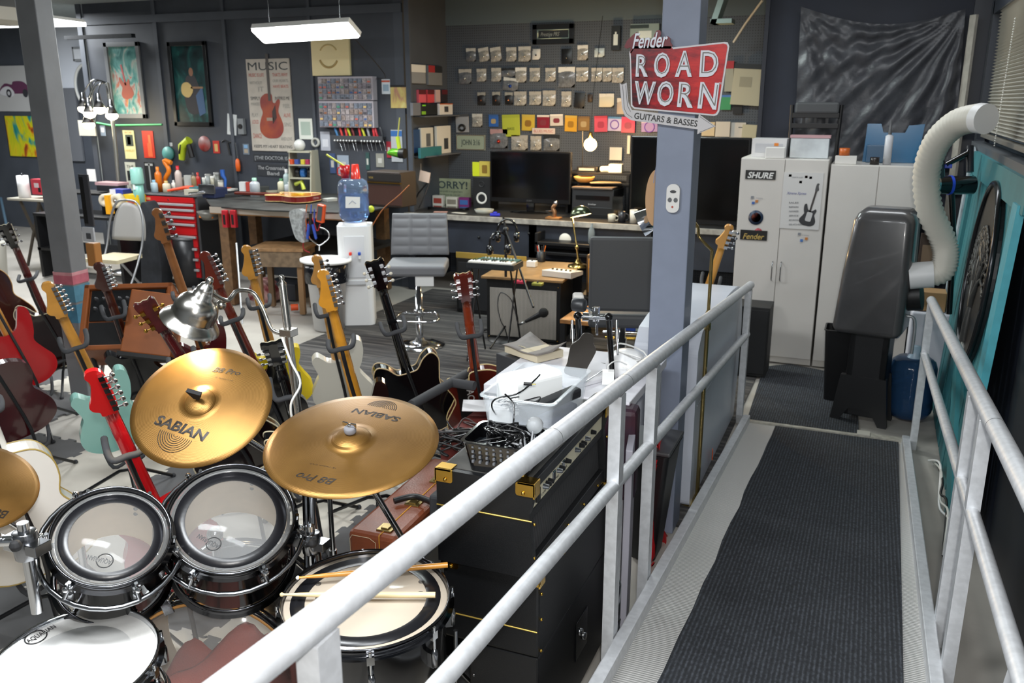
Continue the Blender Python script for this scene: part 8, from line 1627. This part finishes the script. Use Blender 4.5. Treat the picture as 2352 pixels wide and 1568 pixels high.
# yellow case and red box under things
solo('red_bag', B().prism(cr2([(-.14, 0), (.14, 0), (.12, .12), (.02, .2), (-.1, .18)], 3), -.08, .08, M('7a2a30', .6, h2='c9a09a', ns=12)), 'crumpled red and white bag on the floor behind the yellow guitar', 'bag', P(612, 690, z=0)+V((0, 0, .012)), bev=.02)
solo('floor_box', B().box(-.2, .2, -.15, .15, 0, .16, M('33353a', .6)), 'dark box on the floor under the workbench', 'box', (-5.3, 7.0, .012), bev=.006)
solo('floor_box', B().box(-.16, .16, -.12, .12, 0, .2, M('6a6c74', .6)), 'grey storage box on the floor right of the worn wooden table', 'box', (-4.55, 6.75, .012), bev=.006)
solo('orange_tool', B().tube([P(685, 705, z=.05), P(668, 706, z=.05)], .03, M('d8501c', .5), 10), 'orange tool lying on the floor left of the trash can', 'tool')
# ---- far left ----
YF = 9.59
t, w2, h2 = panel('garage_sign', 'white Garage sign with an old purple car behind the left grey post', 'sign', -20, 152, 88, 256, YF, M('c9c9c9', .5), .01)
ptext(t, 'Garage', -w2*.9, h2*.55, w2*.35, h2*.36, M('8a8590', .5), shear=.25); ptext(t, 'SERVICE AND REPAIR', -w2*.7, -h2*.68, w2*.9, h2*.15, M('9a9aa4', .5)); ptext(t, '24 HOURS', -w2*.1, -h2*.9, w2*.4, h2*.08, M('9a9aa4', .5))
cb2 = B(Matrix.Translation((0, -.0115, 0)) @ Matrix.Diagonal((w2*.9, 1, h2*.9, 1)))
cb2.prism(cr2([(-.75, -.2), (-.5, .25), (-.1, .2), (.0, .35), (.5, .35), (.8, .1), (.95, -.2)], 3), -.002, 0, M('6a3a5a', .5)).prism(cr2([(-.8, -.25), (-.6, .05), (-.25, .1), (0, -.2), (-.2, -.4)], 3), -.004, -.002, M('e2e2e6', .5)).prism([(-.3+.14*cos(a), -.22+.2*sin(a)) for a in [2*pi*k/20 for k in range(20)]], -.006, -.004, M('3a3a40', .5)).prism([(-.3+.07*cos(a), -.22+.1*sin(a)) for a in [2*pi*k/20 for k in range(20)]], -.008, -.006, M('d0d0d4', .5)).prism([(.6+.14*cos(a), -.22+.2*sin(a)) for a in [2*pi*k/20 for k in range(20)]], -.006, -.004, M('3a3a40', .5))
obj('car_print', cb2, t)
t, w2, h2 = panel('abstract_painting', 'bright yellow, teal and orange abstract canvas behind the left grey post', 'painting', 12, 266, 92, 360, YF, a_bold, .02)
obj('canvas_edge', B().box(-w2, -w2+.01, -.022, -.001, -h2, h2, BLK), t)
panel('painted_board', 'bright white wall board high in the back room beside the grey post', 'panel', 118, 42, 202, 202, YF+.008, M('d5dae4', .6), .01)
tt = thing('tray_table', 'folding tray table with white paper roll and red box left of the grey post', 'table', P(75, 455, Y=7.3)); zq_ = tt.location.z
obj('tabletop', B().box(-.22, .45, -.16, .16, -.015, .01, M('b0aa9c', .5)), tt, .004)
for s in (-.14, .14): obj('leg', B().box(-.012, .012, -.012, .012, -.45, .45, M('4a4238', .6), Matrix.Translation((.1, s, -zq_/2)) @ Matrix.Rotation(radians(24), 4, 'Y') @ Matrix.Diagonal((1, 1, zq_/.9*1.02, 1))), tt); obj('leg', B().box(-.012, .012, -.012, .012, -.45, .45, M('4a4238', .6), Matrix.Translation((.1, s*.8, -zq_/2)) @ Matrix.Rotation(radians(-24), 4, 'Y') @ Matrix.Diagonal((1, 1, zq_/.9*1.02, 1))), tt)
pr2 = thing('paper_towel', 'white paper towel roll standing on the tray table', 'paper towel', P(57, 448, Y=7.25)); pr2.location.z = zq_+.011
obj('roll', B().lathe([(.02, 0), (.065, 0), (.062, .25), (.02, .25)], M('efeff0', .8), 24), pr2); obj('holder', B().lathe([(.012, 0), (.012, .27), (0, .275)], CHRD, 12), pr2)
cbox('drink_carton', 'red and white drink carton standing on the tray table', 'carton', 70, 411, 98, 447, 7.25, 'c83a4a', .1, [(-.4, -.1, .5, .5, 'd8c8cc'), (.3, -.7, .8, -.1, '1d1a1c')])
solo('plastic_tub', B().lathe([(0, 0), (.13, 0), (.16, .36), (.17, .38), (.15, .38), (.12, .01)], M('c6c4bc', .5), 26), 'tall pale plastic tub cut off by the left picture edge', 'tub', P(-12, 636, z=0)+V((0, 0, .01)))
solo('wall_pipe', B().tube([P(2, 455, Y=9.3), P(32, 600, Y=8.4)], .02, M('5a7488', .5), 8), 'slanting grey-blue pipe at the left picture edge', 'pipe')
# bright back room items
t, w2, h2 = panel('wall_display', 'small white lit display high in the bright back room', 'display', 168, 108, 206, 140, YF-.03, M('dfe3ea', .5), .03, frame=M('8f9296', .4), fw=.03)
t, w2, h2 = panel('door_panel', 'grey flat door panel behind the left grey post', 'panel', 138, 203, 196, 370, YF, M('6d7076', .6), .03)
mo = thing('oval_mirror', 'oval mirror with a pale rim half hidden by the end of the left wall', 'mirror', P(203, 198, Y=YF-.05)); mr_ = .24
obj('rim', B().tube([(mr_*cos(a), 0, mr_*1.25*sin(a)) for a in [2*pi*k/32 for k in range(32)]], .02, M('c9c9c4', .4), 8, closed=True), mo); obj('glass', B().prism([(mr_*cos(a), mr_*1.25*sin(a)) for a in [2*pi*k/32 for k in range(32)]], 0, .01, M('b8bcc4', .05, .95)), mo)
t, w2, h2 = panel('coffee_sign', 'white COFFEE sign below the cluster of glowing bulbs', 'sign', 180, 276, 222, 312, 7.86, M('cfccc0', .5), .01); ptext(t, 'COFFEE', -w2*.9, -h2*.7, w2*.9, h2*.7, M('5a5c5e', .5))
flat('wall_clip', 'small blue and white gadget on a loop beside the COFFEE sign', 'gadget', 230, 288, 244, 312, '8fa0b8', deco=[(-.6, -.3, .6, .6, 'e0e0e4')])
flat('switch_plate', 'white lit square panel low on the wall behind the grey post', 'panel', 200, 388, 232, 417, 'e8e8ea', Y=YW)
struct('trim_9', B().box(P(150, 85, Y=7.7).x, P(305, 85, Y=7.7).x, 7.68, 7.74, P(150, 87, Y=7.7).z-.02, P(150, 87, Y=7.7).z+.02, M('23262b', .4)))
# tree lamp with five heads
yl = 7.45; tl_ = thing('tree_lamp', 'silver tree lamp with drooping cone heads glowing before the teal painting', 'lamp', (0, 0, 0))
def ql(x, y, d=0): return P(x, y, Y=yl-d)
foot = ql(268, 440); foot.z = .03; topq = ql(246, 190)
obj('pole', B().tube([foot, ql(262, 300), topq], .02, M('a9a8a0', .35, .7), 10).lathe([(0, .03), (.14, .01), (.15, 0)], CHRD, 24, Matrix.Translation(foot-V((0, 0, .03)))), tl_)
for k, (hx, hy) in enumerate(((193, 250), (206, 262), (229, 252), (257, 266), (204, 287))):
    hq = ql(hx, hy, .04*(k % 3)); mid = ql((hx+245)/2-6, 184+4*k, .02)
    obj('arm', B().tube(cr([topq, mid, hq+V((0, 0, .15))], 6), .007, CHRD, 6), tl_)
    T = Matrix.Translation(hq) @ Matrix.Scale(1.45, 4)
    s = obj('lamp_shade', B(T).lathe([(.015, .12), (.02, .08), (.045, .015), (.043, .015), (.017, .08)], CHRD, 18), tl_); obj('bulb', B(T).sph((0, 0, 0), .04, M('fff0cc', .3, emit=16), 14, (1.1, 1.1, .8)), s)
    point(hq+V((0, 0, -.09)), 2.5, (1, .88, .66), .04)
